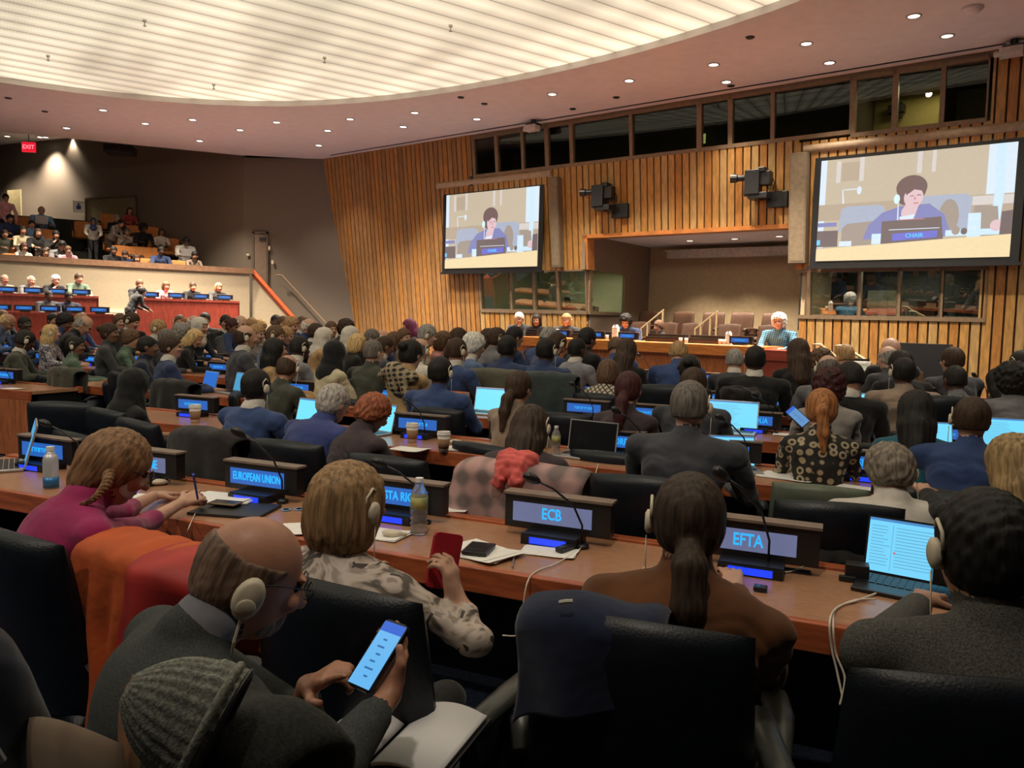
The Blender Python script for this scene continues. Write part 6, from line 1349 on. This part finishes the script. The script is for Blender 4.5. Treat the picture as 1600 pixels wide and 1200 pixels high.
# 6 grey-haired man in white shirt between rows 1 and 2
me_, k6 = near(1385, 690, 3.32, 8, dict(lean=10, hlean=22, hpitch=22, sw=.21, fat=1.05), 'wavy', hairm('grey_brown', (.20, .165, .13)), 'p', 'w', 'person with curly grey brown hair and white collared shirt behind a black chair back', arms=dict(el=[(1445, 840, 3.4), (1226, 840, 3.45)], wr=[(1410, 800, 3.85), (1310, 800, 3.85)]), ear='R', collar='w')
me_, k7 = near(1578, 672, 3.0, 2, dict(lean=10, hlean=16, slim=1, sw=.18, fat=.95), 'long', hairm('dark_blond', (.30, .20, .09)), 'f', 'k', 'person with long dark blond hair cut off by the right edge', arms=dict(el=[(1660, 850, 3), (1470, 800, 3.1)], wr=[(1600, 800, 3.4), (1445, 768, 3.35)]))
# 8 grey haired in navy, 9 red haired, 10 long dark hair
me_, k8 = near(533, 599, 4.9, 36, dict(lean=26, hlean=34, hpitch=22, sw=.23, fat=1.12, hump=.02), 'short', hairm('silver', (.36, .33, .30)), 'f', cloth('navy_bright', (.035, .05, .17)), 'person with silver grey hair and glasses in navy suit bending towards a laptop', glasses=True, ear='')
me_, k9 = near(600, 617, 4.75, 40, dict(lean=20, hlean=36, hpitch=34, slim=1, sw=.185, fat=.95), 'wavy', hairm('copper', (.27, .08, .035)), 'f', 'u', 'person with short copper red hair in dark plum jacket looking down')
me_, k10 = near(835, 630, 4.1, 20, dict(lean=14, hlean=24, hpitch=20, slim=1, sw=.18), 'long', hairm('dark_brown', (0, 0, 0)), 'f', 'u', 'person with long dark brown hair left of the black laptop', ear='R')
# ---------------------------------------------------------------- near chairs
def nchair(px, py, D, ang, label, s=1.0, meshes=None, group=None):
    p = atY(px, py, D); a = R(ang); c = chair((p[0]+.3*s*math.sin(a), p[1]+.3*s*math.cos(a), 0), -a, label, group, meshes=meshes); zz = p[2]/1.02; c.scale = (s, s, zz)
    for k in c.children:
        if k.name.startswith('armrest'): setmat(k, 0, PADL)
    return c
c_bl = nchair(512, 903, 1.80, 27, 'black leather chair of the blond bob in patterned blouse')
c_mg = nchair(232, 855, 2.18, 30, 'black leather chair of the magenta shirt, mostly under an orange coat')
c_lf = nchair(8, 822, 2.25, 30, 'black leather chair cut off by the left edge of the view')
c_br = nchair(995, 962, 1.66, 18, 'black leather chair of the rust brown jacket, partly under a navy coat')
c_rt = nchair(1560, 1052, 1.36, 8, 'black leather chair of the tweed jacket in the right foreground')
c_gw = nchair(1314, 782, 3.02, 12, 'black leather chair back hiding the white shirted person', s=.98)
c_bd = nchair(285, 1085, 1.02, 40, 'brown leather chair at the bottom left under a charcoal coat', meshes=chairmeshes(1.0, mat('leather_cognac', (.26, .14, .07), .4, noise=.2), PADL), s=.84)
BEI = chairmeshes(1.0, mat('vinyl_beige', (.66, .50, .36), .55, noise=.08), mat('vinyl_beige', (0, 0, 0)))
c_bg = nchair(105, 1098, 1.04, 20, 'beige padded seat back at the bottom left corner', meshes=BEI, s=.36)
c_b2 = nchair(735, 1166, .72, 16, 'beige chair back just showing at the bottom edge', meshes=BEI, s=.36)
OR = mat('coat_orange', (.50, .085, .014), .75, noise=.10, nscale=9, bump=.01, bscale=14); OR2 = mat('coat_lining_red', (.40, .022, .016), .6, noise=.15, nscale=9)
o = drape(c_mg, .60, .30, .60, .99, OR, nf=9, amp=.026, seed=4, y0=-.365, label='long orange coat hung over the chair behind the magenta shirt', flare=.12, skew=-.02); o.scale = c_mg.scale
l = drape(c_mg, .27, .28, .52, .995, OR2, nf=3, amp=.02, seed=8, label='x', flare=.1, skew=-.25, nm='lining', y0=-.395, y1=-.19); l.parent = o; l.location = (.165, -.012, 0); l.rotation_euler = (0, 0, 0)
for k_ in ('label', 'category'): del l[k_]
l.name = 'lining'
q = MB(); q.b2(-.30, -.20, -.40, -.385, .70, .735); q.obj('sleeve_tab', OR, o, bevel=.004)
NVY = COATM['nv']
o = drape(c_br, .33, .2, .13, .98, NVY, nf=3, amp=.012, seed=9, label='navy coat folded over the left half of the chair behind the rust jacket', hem=lambda u: -.06*u+.05, flare=.3); o.scale = c_br.scale
o.location = Vector(o.location)+Vector((-.105*math.cos(R(18)), .105*math.sin(R(18)), 0))
q = MB(); q.tube([(-.06, -.35, 1.045), (-.045, -.352, 1.05), (-.03, -.35, 1.052)], .005, 6); q.obj('hanger_loop', mat('label_silver', (.5, .5, .45), .4), o)
CC = mat('coat_charcoal', (.028, .030, .028), .95, noise=.3, nscale=120, bump=.002, bscale=200)
o = drape(c_bd, .37, .3, .7, .99, CC, nf=4, amp=.02, seed=12, label='charcoal coat hung over the brown chair at the bottom left'); o.scale = c_bd.scale
o.location = Vector(o.location)+Vector((.035, -.035, .0))
# knitted hat on the coat
q = MB(); nv_, nu_ = 18, 96; vs = []
L1 = Vector(atY(228, 1098, 1.02)); L2 = Vector(atY(385, 1078, 1.06)); L3 = Vector(atY(235, 1215, .98)); 
for j in range(nv_+1):
    v = j/nv_
    for i in range(nu_):
        a = 2*PI*i/nu_; rib = 1+.035*math.sin(i*PI*2/4); w = .085*(1-v**3*.75)*rib*(1.05 if v < .3 else 1)
        vs.append((math.cos(a)*w, math.sin(a)*w*.42, v*.20))
fs = [(j*nu_+i, j*nu_+(i+1) % nu_, (j+1)*nu_+(i+1) % nu_, (j+1)*nu_+i) for j in range(nv_) for i in range(nu_)]+[tuple(range(nv_*nu_, (nv_+1)*nu_))]
q.add(vs, fs); KN = mat('knit_grey', (.26, .27, .235), .95, noise=.35, nscale=140, bump=.003, bscale=180)
hat = q.obj('knitted_hat', KN, smooth=True); tag(hat, 'grey ribbed knitted hat lying on the charcoal coat at bottom left', 'hat')
cen = Vector(atY(340, 1140, .90)); az = (Vector(atY(250, 1098, .90))-cen).normalized(); axx = Vector(atY(402, 1076, .92))-Vector(atY(236, 1212, .87)); axx = (axx-az*axx.dot(az)).normalized(); ayy = az.cross(axx)
hat.location = cen; hat.rotation_euler = Matrix((axx, ayy, az)).transposed().to_euler(); hat.scale = (.82, .95, .60)
q = MB(); rr = [(math.cos(2*PI*i/48)*.090, math.sin(2*PI*i/48)*.040, -.006) for i in range(49)]; q.tube(rr, .006, 8, caps=False); q.obj('cuff_stripe', BLACKP, hat, smooth=True)
q = MB(); rr = [(math.cos(2*PI*i/48)*.089, math.sin(2*PI*i/48)*.040, .02) for i in range(49)]; q.tube(rr, .010, 8, caps=False); q.obj('cuff', KN, hat, smooth=True)
# dark navy bag at the bottom left edge
pr = [('e', (0, 0, .0), (.10, .12, .26), 0, .05), ('e', (.04, .02, -.2), (.11, .13, .16), 0, .05)]
mbag = implicit('bag', pr, .012, [cloth('bag_navy', (.010, .015, .030), .7)], tags=False, post=lambda F, P: F+wob(P, .012, 20)+folds(P, .008, 1)); bag = bpy.data.objects.new('backpack', mbag); COL.objects.link(bag)
p = atY(-50, 1245, 1.08); bag.location = p; tag(bag, 'dark navy backpack at the bottom left edge', 'bag')
q = MB(); q.tube([(.03, -.09, .22), (.08, -.09, .17), (.10, -.07, .10)], .006, 6); q.obj('strap', mat('strap_grey', (.25, .26, .27), .4), bag)
# plaid coat chair with salmon scarf
PLAID = pattern('plaid_pink', (.46, .28, .26), (.17, .13, .125), 'plaid', 2.6, .5)
PLAID.node_tree.nodes['Color Ramp'].color_ramp.elements[0].position = .25; PLAID.node_tree.nodes['Color Ramp'].color_ramp.elements[1].position = .72
c_pl = nchair(806, 728, 3.62, 24, 'chair under the pink plaid coat, with taupe lower shell')
o = drape(c_pl, .66, .3, .42, .98, PLAID, nf=5, amp=.045, seed=21, label='pink and grey plaid coat with salmon scarf draped over a chair', flare=.2, th=.022); o.scale = c_pl.scale
q = pillow(lambda u, v: ((u*.34, -.30+.05*u*u, .585+v*.045), (0, 1, 0), .035)); q.obj('lower_shell', GREYP, c_pl, smooth=True)
pr = [('c', (-.05, -.29, 1.05), (.06, -.28, 1.05), .05, .05, 0, .03), ('c', (-.03, -.34, 1.03), (-.05, -.39, .95), .05, .03, 0, .03), ('c', (.03, -.34, 1.03), (.04, -.38, .96), .045, .035, 0, .03), ('c', (.0, -.2, 1.03), (.02, -.16, .95), .05, .04, 0, .03)]
sm_ = implicit('scarf', pr, .008, [cloth('salmon', (.62, .11, .10), .8)], tags=False, post=lambda F, P: F+wob(P, .006, 75)+folds(P, .006, 2)); sc_ = bpy.data.objects.new('scarf', sm_); COL.objects.link(sc_); sc_.location = o.location; sc_.rotation_euler = o.rotation_euler; sc_.scale = o.scale
tag(sc_, 'salmon pink scarf stuffed on top of the plaid coat', 'scarf')
# dark bundle on the chair behind GUINEA-BISSAU and on the row beyond EFTA
def bundle(px, py, D, r_, m_, label, ang=0, sd=1):
    pr = [('c', (-r_[0]*.6, 0, 0), (r_[0]*.6, 0, 0), r_[2], r_[2]*.8, 0, .04), ('c', (-r_[0]*.5, .03, -.03), (r_[0]*.7, .02, -.02), r_[2]*.8, r_[2]*.6, 0, .04)]
    me = implicit('bundle', pr, .011, [m_], tags=False, post=lambda F, P: F+wob(P, .010, 35, sd)+folds(P, .008, sd)); o = bpy.data.objects.new('folded_coat', me); COL.objects.link(o); o.location = atY(px, py, D); o.rotation_euler = (0, 0, -R(ang)); return tag(o, label, 'coat')
bundle(1158, 618, 7.0, (.17, .1, .09), COATM['k'], 'bunched black puffer coat left of the GUINEA-BISSAU nameplate', 10)
bundle(1308, 872, 3.0, (.14, .1, .045), COATM['k'], 'dark coat lying along the desk beyond the EFTA nameplate', 15, 3)
# ---------------------------------------------------------------- nameplates and microphones
NB1 = 3.0
plate(75, NB1, '', 'blue lit nameplate beside the aluminium bottle on the nearest desk', bars=14)
plate(232, NB1, 'PALESTINE', 'PALESTINE nameplate partly hidden by the braided head', near=True)
plate(413, NB1, 'EUROPEAN UNION', 'EUROPEAN UNION nameplate before the folder and phone', near=False)
plate(632, NB1, 'COSTA RICA', 'COSTA RICA nameplate behind the water bottle', near=False)
plate(880, NB1, 'ECB', 'ECB nameplate with cyan letters on the nearest desk', near=True, w=1.05)
plate(1192, NB1, 'EFTA', 'EFTA nameplate with cyan letters on the nearest desk', near=True, w=1.05)
plate(1596, NB1, '', 'nameplate hidden behind the right foreground person', near=True)
mic(132, NB1, 'gooseneck microphone standing at the aluminium bottle nameplate'); mic(442, NB1-.05, 'gooseneck microphone before the EUROPEAN UNION nameplate', tall=1.25)
mic(668, NB1-.05, 'gooseneck microphone before the COSTA RICA nameplate'); mic(918, NB1-.08, 'gooseneck microphone bending over the ECB nameplate', s=1.05); mic(1216, NB1-.05, 'gooseneck microphone standing at the EFTA nameplate', s=1.0, tall=1.35)
NB2 = 5.12
for px, t, lb, b in ((308, '', 'blue lit nameplate behind the tall coffee cup by the black headscarf', 15), (660, '', 'blue nameplate behind two coffee cups on the second desk', 13), (812, 'SEYCHELLES', 'SEYCHELLES nameplate partly hidden by long dark hair', 0), (962, 'SINGAPORE', 'SINGAPORE nameplate behind the black laptop', 0), (1140, 'MALTA', '', 0), (1358, 'SWEDEN', '', 0), (1500, '', 'nameplate on the second desk right of the curly grey head', 14)):
    if t == 'MALTA': plate(px, NB2, '', 'partly hidden nameplate right of the broad charcoal suit', bars=12)
    elif t == 'SWEDEN': plate(px, NB2, 'SI', 'nameplate beginning with S left of the curly grey head', near=False)
    else: plate(px, NB2, t, lb, bars=b)
for px in (665, 1010, 1175): mic(px, NB2-.05, 'gooseneck microphone on the second desk', s=1.0, tall=1.2)
NB3 = 6.95
for px, t, lb, b in ((615, '', 'bright blue nameplate directly left of the navy suit with earphone', 16), (468, '', 'blue nameplate hidden behind the silver grey head', 13), (918, '', 'blue nameplate above the burgundy ponytail row, left', 17), (1012, '', 'blue nameplate left of the empty chair by the folder', 12), (1183, 'MONGOLIA', 'MONGOLIA nameplate right of the bright laptop', 0), (1338, 'MONTENEGRO', 'MONTENEGRO nameplate by the ginger ponytail', 0), (1478, '', 'dark blue nameplate between teal jacket and navy jacket', 14)):
    plate(px, NB3, t, lb, bars=b)
for px in (640, 928, 1215, 1345): mic(px, NB3-.05, 'gooseneck microphone on the third desk', tall=1.2)
NB4 = 8.85
for px, t, lb, b in ((149, '', 'blue nameplate before the sage green jacket', 12), (178, '', 'blue nameplate beside the green scarf', 13), (72, '', 'blue nameplate before the blond person in floral blouse', 14), (299, '', 'blue nameplate between the two open laptops on the left', 12), (345, '', 'blue nameplate before the tan topped person', 13), (675, '', 'blue nameplate before the royal blue suit', 15), (905, '', 'blue nameplate below the slate coat', 16), (1012, '', 'blue nameplate under the red striped folder', 13), (1122, '', 'blue nameplate left of the black puffer coat', 14), (1214, 'GUINEA-BISSAU', 'GUINEA-BISSAU nameplate with cyan letters', 0), (1492, '', 'dark nameplate before the short black hair at right', 12)):
    plate(px, NB4, t, lb, bars=b)
for px in (700, 912, 1010, 1240, 1490): mic(px, NB4-.05, 'gooseneck microphone on the fourth desk', tall=1.2)
for px, nd, lb, b, t in ((12, 6.1, 'bright blue nameplate on the orange desk end at the left edge', 15, ''), (446, 10.6, 'blue nameplate right of the shaved head in pale grey', 12, ''), (337, 10.6, 'blue nameplate behind the bearded one', 13, ''), (325, 10.6, '', 0, None), (918, 10.6, 'blue nameplate right of the bright laptop', 14, ''), (1030, 12.2, 'blue nameplate with green bottle before the podium', 13, ''), (1110, 12.2, 'blue nameplate right of the black headphones', 12, ''), (1138, 10.6, 'blue nameplate left of the black suit and white collar', 14, ''), (1226, 10.6, 'CAMEROON', 0, 'CAMEROON'), (497, 12.2, 'small blue nameplate behind the black headscarf', 12, ''), (672, 10.6, 'small blue nameplate left of the royal blue suit', 13, ''), (20, 10.4, 'small blue nameplate at far left on the panelled desk', 12, '')):
    if t is None: continue
    plate(px, nd, t, 'CAMEROON nameplate by the long dark hair' if t else lb, bars=b)
mic(16, 6.05, 'gooseneck microphone on the orange desk end', tall=1); mic(1015, 12.1, 'gooseneck microphone before the podium fascia', tall=1.5, mirror=False); mic(1545, 10.5, 'gooseneck microphone left of the bushy curls', tall=1.5)
# ---------------------------------------------------------------- laptops
def lap(px, nd, label, ang=0, **kw):
    p = atN(px, 600, NR, nd); return laptop((p[0], p[1], .742), RY-R(ang), label, **kw)
lap(760, 6.7, 'laptop with plain cyan screen before the long dark clip', 0, scr='cyan', w=.36, s=1.05); lap(465, 4.95, 'laptop with pale cyan screen between the blue suit and silver head', 10, scr='cyan'); lap(572, 5.0, 'laptop with cyan screen before the silver grey head', 15, scr='cyan')
lap(1143, 6.7, 'bright laptop with a document, left of the MONGOLIA nameplate', 0, scr='light', w=.38, s=1.15); lap(1157, 4.95, 'tilted laptop with blue and white page behind the charcoal sleeve', -20, scr='light', s=.9)
lap(916, 4.92, 'black screened silver laptop on the second desk', 8, scr='off', open_=100, w=.36, s=1.0); lap(310, 6.75, 'laptop with deep blue screen left of its neighbour', 20, scr='blue', s=.98); lap(362, 6.75, 'laptop with light blue document screen beside the deep blue one', 15, scr='doc', s=1.0)
lap(888, 8.7, 'laptop with pale cyan screen before the grey jacket', 0, scr='cyan', s=1.1); lap(1592, 6.7, 'laptop with cyan page at the right edge', -8, scr='light', w=.36, s=1.15); lap(1472, 6.75, 'small laptop with blue page beside the teal jacket', -10, scr='light', s=.85)
lap(1349, 8.9, 'laptop with bright cyan screen right of the black coat', -5, scr='cyan', s=1.0); lap(1477, 10.3, 'narrow bright screen left of the short black hair', -5, scr='cyan', s=.9, w=.2); lap(1513, 10.3, 'narrow bright screen right of the short black hair', -5, scr='cyan', s=.9, w=.2)
lap(1444, 2.95, 'laptop with cyan mail page before the tweed jacket', 12, scr='mail', w=.36, s=.95, col=BLACKP); lap(-8, 2.85, 'laptop cut off by the left edge on the nearest desk', 35, scr='doc', w=.34, s=1.1)
lap(205, 8.5, 'slanted laptop with blue screen before the dark green jacket', 10, scr='blue', s=.9); lap(790, 10.4, 'laptop with pale lilac screen between two navy suits', 0, scr='cyan', s=.9); lap(940, 12.0, 'small cyan screen before the orange podium', 0, scr='cyan', s=.8); lap(14, 9.9, 'dark tablet lid at the far left', 0, scr='off', s=.8)
phone3(atY(1246, 651, 4.95), (-.07, .05, .07), (.05, .02, .05), 'phone with blue picture in the hand of the ginger ponytail', 'tab', w=.075, h=.15)
# ---------------------------------------------------------------- small things on the desks
def at74(px, py, z=.742): return Vector(atZ(px, py, z))
def cup(px, py, label, z=.742, s=1.0, sleeve=True):
    r = empty('coffee_cup', at74(px, py, z), 0, s); tag(r, label, 'cup')
    q = MB(); q.lathe([(.027, 0), (.039, .105), (.037, .105), (.026, .004), (0, .004)], 20); q.obj('body', mat('cup_white', (.72, .67, .6), .6), r, smooth=True)
    if sleeve:
        q = MB(); q.lathe([(.0305, .022), (.0375, .08), (.0365, .08), (.0295, .022)], 20); q.obj('sleeve', mat('sleeve_brown', (.30, .17, .09), .8), r, smooth=True)
        q = MB(); q.lathe([(.041, .100), (.042, .108), (.039, .112), (.038, .122), (.030, .123), (.028, .117), (0, .117)], 20); q.obj('lid', mat('lid_white', (.78, .74, .70), .35), r)
cup(693, 706, 'paper coffee cup nearest the red haired one, right of the other', s=1.15); cup(644, 691, 'paper coffee cup behind its neighbour on the second desk', s=1.15); cup(305, 660, 'tall paper coffee cup by the black headscarf', s=1.2); cup(1372, 692, 'plain white paper cup beside the MONTENEGRO nameplate', s=1.05, sleeve=False)
def bottle(px, py, label, kind='pet', s=1.0):
    r = empty('bottle', at74(px, py), 0, s); tag(r, label, 'bottle')
    if kind == 'alu':
        q = MB(); q.lathe([(.031, 0), (.033, .006), (.033, .135), (.026, .155), (.016, .165), (.016, .185)], 24); q.obj('body', mat('alu_white', (.55, .56, .58), .35, .3), r, smooth=True)
        q = MB(); q.lathe([(.0335, .004), (.0335, .055)], 24); q.obj('blue_band', mat('alu_blue', (.03, .16, .38), .35, .3), r, smooth=True); q = MB(); q.lathe([(.018, .175), (.018, .195), (0, .196)], 18); q.obj('cap', mat('cap_white', (.7, .7, .7), .4), r)
    else:
        pm = mat('pet_plastic', (.62, .60, .60), .12, noise=.25, nscale=30)
        pm.node_tree.nodes['Principled BSDF'].inputs['Transmission Weight'].default_value = .75; pm.node_tree.nodes['Principled BSDF'].inputs['IOR'].default_value = 1.15
        prof = [(.0, .0), (.028, .002), (.031, .012)]+[(.029+.003*math.cos(i*PI), .02+.0095*i) for i in range(7)]+[(.031, .095), (.031, .135), (.028, .150), (.016, .178), (.0125, .185), (.0125, .19)]
        q = MB(); q.lathe(prof, 24); q.obj('body', pm, r, smooth=True)
        q = MB(); q.lathe([(.0315, .093), (.0315, .137)], 24); q.obj('label', mat('label_green', (.10, .22, .12), .5, col2=(.45, .40, .12), nscale=22), r, smooth=True)
        q = MB(); q.lathe([(.0145, .188), (.0145, .203), (0, .204)], 16); q.obj('cap', mat('cap_white', (0, 0, 0)), r)
bottle(80, 762, 'white and blue aluminium bottle at the left on the nearest desk', 'alu', 1.08); bottle(654, 834, 'clear plastic water bottle with green label before COSTA RICA', s=1.18); bottle(868, 712, 'clear small water bottle beside the long dark hair', s=1.0); bottle(1023, 592, 'small green bottle before the podium', s=1.0)
def paper(px, py, rot, label, w=.21, h=.30, z=.744, n=3, tint=None, pile=True):
    r = empty('papers', at74(px, py, z)); r.rotation_euler = (0, 0, RY+R(rot)); tag(r, label, 'papers')
    for i in range(n):
        q = MB(); rr = random.Random(px+i); nx = 8; vs = []
        for a in range(nx+1):
            for b_ in (0, 1): x = -w/2+w*a/nx; vs.append((x, -h/2+h*b_, .0015*i+.004*max(0, (a/nx-.6))**2*4*(i+1)))
        q.add(vs, [(2*a, 2*a+2, 2*a+3, 2*a+1) for a in range(nx)]); q.xf(Matrix.Translation((rr.uniform(-.01, .01)*i, rr.uniform(-.01, .01)*i, 0)) @ Matrix.Rotation(rr.uniform(-.12, .12)*i, 4, 'Z'))
        o = q.obj('sheet', tint if (tint and i == 0) else PAPER, r); s_ = o.modifiers.new('t', 'SOLIDIFY'); s_.thickness = .0008
    return r
paper(352, 778, 20, 'white sheets under the hand of the magenta shirt', w=.30, h=.22, z=.756); paper(470, 826, -50, 'white sheet beside the blond bob', w=.2, h=.14, n=2); paper(752, 862, -14, 'stack of papers with a yellow sheet under the black wallet phone', w=.26, h=.2, n=4, tint=mat('paper_yellow', (.75, .62, .15), .8))
paper(858, 862, 10, 'blank white sheets in front of the ECB nameplate', w=.22, h=.12, n=2); paper(600, 835, 0, 'papers right of the blond bob', w=.2, h=.16, n=2); paper(1232, 745, -12, 'white papers right of the charcoal suit', w=.33, h=.21); paper(1338, 762, -12, 'printed sheet left of the curly grey head', w=.2, h=.13, n=2); paper(1452, 774, -25, 'white sheet before the long dark blond hair', w=.2, h=.16, n=2)
paper(735, 702, 12, 'white sheets right of the coffee cups', w=.32, h=.16); paper(640, 702, 0, 'white sheets before the red haired one', w=.25, h=.16); paper(205, 775, 20, 'loose sheet beside the aluminium bottle', w=.26, h=.12, n=1); paper(120, 770, 10, 'small paper right of the aluminium bottle', w=.1, h=.1, n=1)
paper(1240, 680, -5, 'papers left of the ginger ponytail', w=.3, h=.16); paper(1345, 697, -5, 'papers before the MONTENEGRO nameplate', w=.3, h=.12, n=2); paper(900, 655, 0, 'papers behind the burgundy ponytail', w=.3, h=.15, n=2); paper(905, 585, 0, 'papers beside the pale cyan laptop', w=.35, h=.2, n=2); paper(1195, 640, 0, 'papers by the GUINEA-BISSAU nameplate', w=.2, h=.12, n=2); paper(20, 607, 10, 'papers on the orange desk end', w=.2, h=.15, n=1)
# folder under the magenta papers, phones
q = MB(); q.b2(-.17, .17, -.12, .12, 0, .012); o = q.obj('folder', mat('folder_black', (.014, .014, .016), .5), bevel=.003); o.location = at74(368, 798); o.rotation_euler = (0, 0, RY+R(14)); tag(o, 'black folder under the white sheets of the magenta shirt', 'folder')
def flat(px, py, rot, label, w, h, m_, name, cat, z=.757, t=.009, buttons=False):
    r = empty(name, at74(px, py, z), RY+R(rot)); tag(r, label, cat); q = MB(); q.b2(-w/2, w/2, -h/2, h/2, 0, t); q.obj('body', m_, r, bevel=.0035); q = MB(); q.b2(-w/2+.006, w/2-.006, -h/2+.006, h/2-.006, t, t+.0006); q.obj('display', BLACKP if m_ is not BLACKP else mat('dark_glass', (.02, .02, .025), .1), r); return r
flat(352, 787, 10, 'phone in brown case lying on the papers of the magenta shirt', .14, .075, mat('case_tan', (.22, .15, .09), .5), 'smartphone', 'phone', z=.765)
flat(748, 860, 8, 'black phone lying on the paper stack', .10, .14, BLACKP, 'smartphone', 'phone', z=.752, t=.014); flat(883, 860, -20, 'small black voice recorder on the papers by ECB', .035, .085, BLACKP, 'voice_recorder', 'recorder', z=.748, t=.02); flat(1188, 922, 0, 'small black clicker on the desk below EFTA', .045, .04, BLACKP, 'clicker', 'device', z=.743, t=.015); flat(1236, 891, 0, 'black cable hatch flush with the desk below EFTA', .14, .05, BLACKP, 'cable_hatch', 'hatch', z=.7435, t=.003)
for px, py, lb in ((447, 797, 'round blue and white badge on the nearest desk, left one'), (467, 796, 'round blue and white badge on the nearest desk, right one')):
    q = MB(); q.lathe([(0, .004), (.024, .004), (.024, 0)], 20); q.lathe([(0, .0045), (.014, .0045)], 20, mi=1); o = q.obj('badge', [mat('badge_blue', (.2, .35, .55), .4), PAPER]); o.location = at74(px, py); tag(o, lb, 'badge')
def earpiece(px, py, label, z=.745, rot=0):
    pr = [('e', (0, 0, .014), (.042, .026, .016), 0, .01), ('c', (.03, 0, .012), (.055, .012, .01), .012, .008, 0, .01)]
    if 'ep' not in _tc: _tc['ep'] = implicit('earpiece', pr, .004, [CREAM], tags=False)
    o = bpy.data.objects.new('earpiece', _tc['ep']); COL.objects.link(o); o.location = at74(px, py, z); o.rotation_euler = (0, 0, R(rot)); tag(o, label, 'earpiece')
earpiece(246, 757, 'cream interpretation earpiece on the desk before the braided head', rot=20); earpiece(612, 838, 'cream interpretation earpiece beside the blond bob', rot=-10); earpiece(1098, 645, 'cream earpiece left of the bright document laptop'); earpiece(711, 693, 'cream earpiece beside the coffee cups'); earpiece(1230, 632, 'cream earpiece beside the GUINEA-BISSAU nameplate'); earpiece(700, 636, 'cream earpiece right of the bright blue nameplate')
q = MB(); a_ = at74(801, 886, .748); b_ = at74(803, 868, .75); q.tube([a_, b_], .0035, 8); tag(q.obj('pen', METAL), 'silver pen at the desk edge left of the ECB sheets', 'pen')
# cables
def cable(pts, r, m_, label, sub=8):
    pts = [Vector(p) for p in pts]; out = []
    for i in range(len(pts)-1):
        p0, p1, p2, p3 = pts[max(i-1, 0)], pts[i], pts[i+1], pts[min(i+2, len(pts)-1)]
        for k in range(sub):
            t = k/sub; out.append(.5*((2*p1)+(-p0+p2)*t+(2*p0-5*p1+4*p2-p3)*t*t+(-p0+3*p1-3*p2+p3)*t**3))
    out.append(pts[-1]); return tag(MB().tube(out, r, 6).obj('cable', m_, smooth=True), label, 'cable')
WC = mat('cable_white', (.68, .60, .50), .5)
cable([at74(912, 853, .747), at74(900, 862, .747), at74(870, 880, .747), atZ(838, 893, .744), atY(824, 910, 2.62), atY(817, 950, 2.60), atY(812, 990, 2.62), atY(785, 993, 2.6)], .0028, WC, 'thin cream cable hanging from the desk by the ECB nameplate')
cable([at74(1372, 926, .748), at74(1340, 938, .747), atZ(1310, 948, .747), atY(1297, 968, 2.28), atY(1299, 1010, 2.26), atY(1308, 1050, 2.24), atY(1318, 1098, 2.2)], .0034, WC, 'thick white cable looping down beside the tweed jacket, outer strand')
cable([at74(1368, 936, .748), at74(1335, 938, .747), atZ(1306, 952, .747), atY(1302, 975, 2.27), atY(1306, 1020, 2.25), atY(1320, 1060, 2.22), atY(1312, 1102, 2.2)], .0034, WC, 'thick white cable looping down beside the tweed jacket, inner strand')
cable([at74(1258, 884, .75), at74(1235, 893, .747), at74(1205, 893, .747)], .003, WC, 'short white cable on the desk by the EFTA nameplate'); cable([at74(306, 800, .75), atZ(296, 822, .742), atY(290, 840, 3.2), atY(285, 856, 3.2)], .0022, WC, 'thin cable over the desk edge below the black folder')
cable([at74(935, 725, .75), at74(930, 742, .747), atY(925, 765, 4.55), atY(910, 772, 4.5), atY(905, 782, 4.5)], .003, WC, 'thin white cable hanging from the black screened laptop')
cable([at74(435, 789, .75), at74(420, 796, .747), at74(405, 792, .747)], .003, WC, 'thin white cable below the EUROPEAN UNION nameplate')
q = MB(); q.b2(-.04, .04, -.03, .03, 0, .06); q.b2(-.06, .0, -.05, -.03, 0, .02); o = q.obj('power_adapter', BLACKP, bevel=.004); o.location = at74(1338, 905); o.rotation_euler = (0, 0, RY); tag(o, 'black power adapter left of the mail page laptop', 'adapter')
# open book held beyond the COSTA RICA plate
paper(690, 790, 10, 'white printed pages on the lap behind the COSTA RICA nameplate', w=.3, h=.2, z=.72)
# small dark interior unit on desk: tissue box by the navy suit
q = MB(); q.b2(-.10, .10, -.06, .06, 0, .19); o = q.obj('desk_box', ODESKM, bevel=.004); p = atN(716, 600, NR, 6.75); o.location = (p[0], p[1], .742); o.rotation_euler = (0, 0, RY); tag(o, 'orange wooden box beside the navy suit with earphone', 'box')
q = MB(); q.b2(-.1, .1, -.01, .01, 0, .2); q.b2(-.1, .1, -.012, -.01, 0, .06, 1); o = q.obj('folder', [mat('folder_grey', (.45, .42, .42), .7), mat('folder_red', (.55, .03, .05), .6)]); p = atN(1060, 590, NR, 8.6); o.location = (p[0], p[1], .742); o.rotation_euler = (R(12), 0, RY); tag(o, 'grey folder with red stripe beside the black headphones', 'folder')
sc.cycles.use_denoising = True
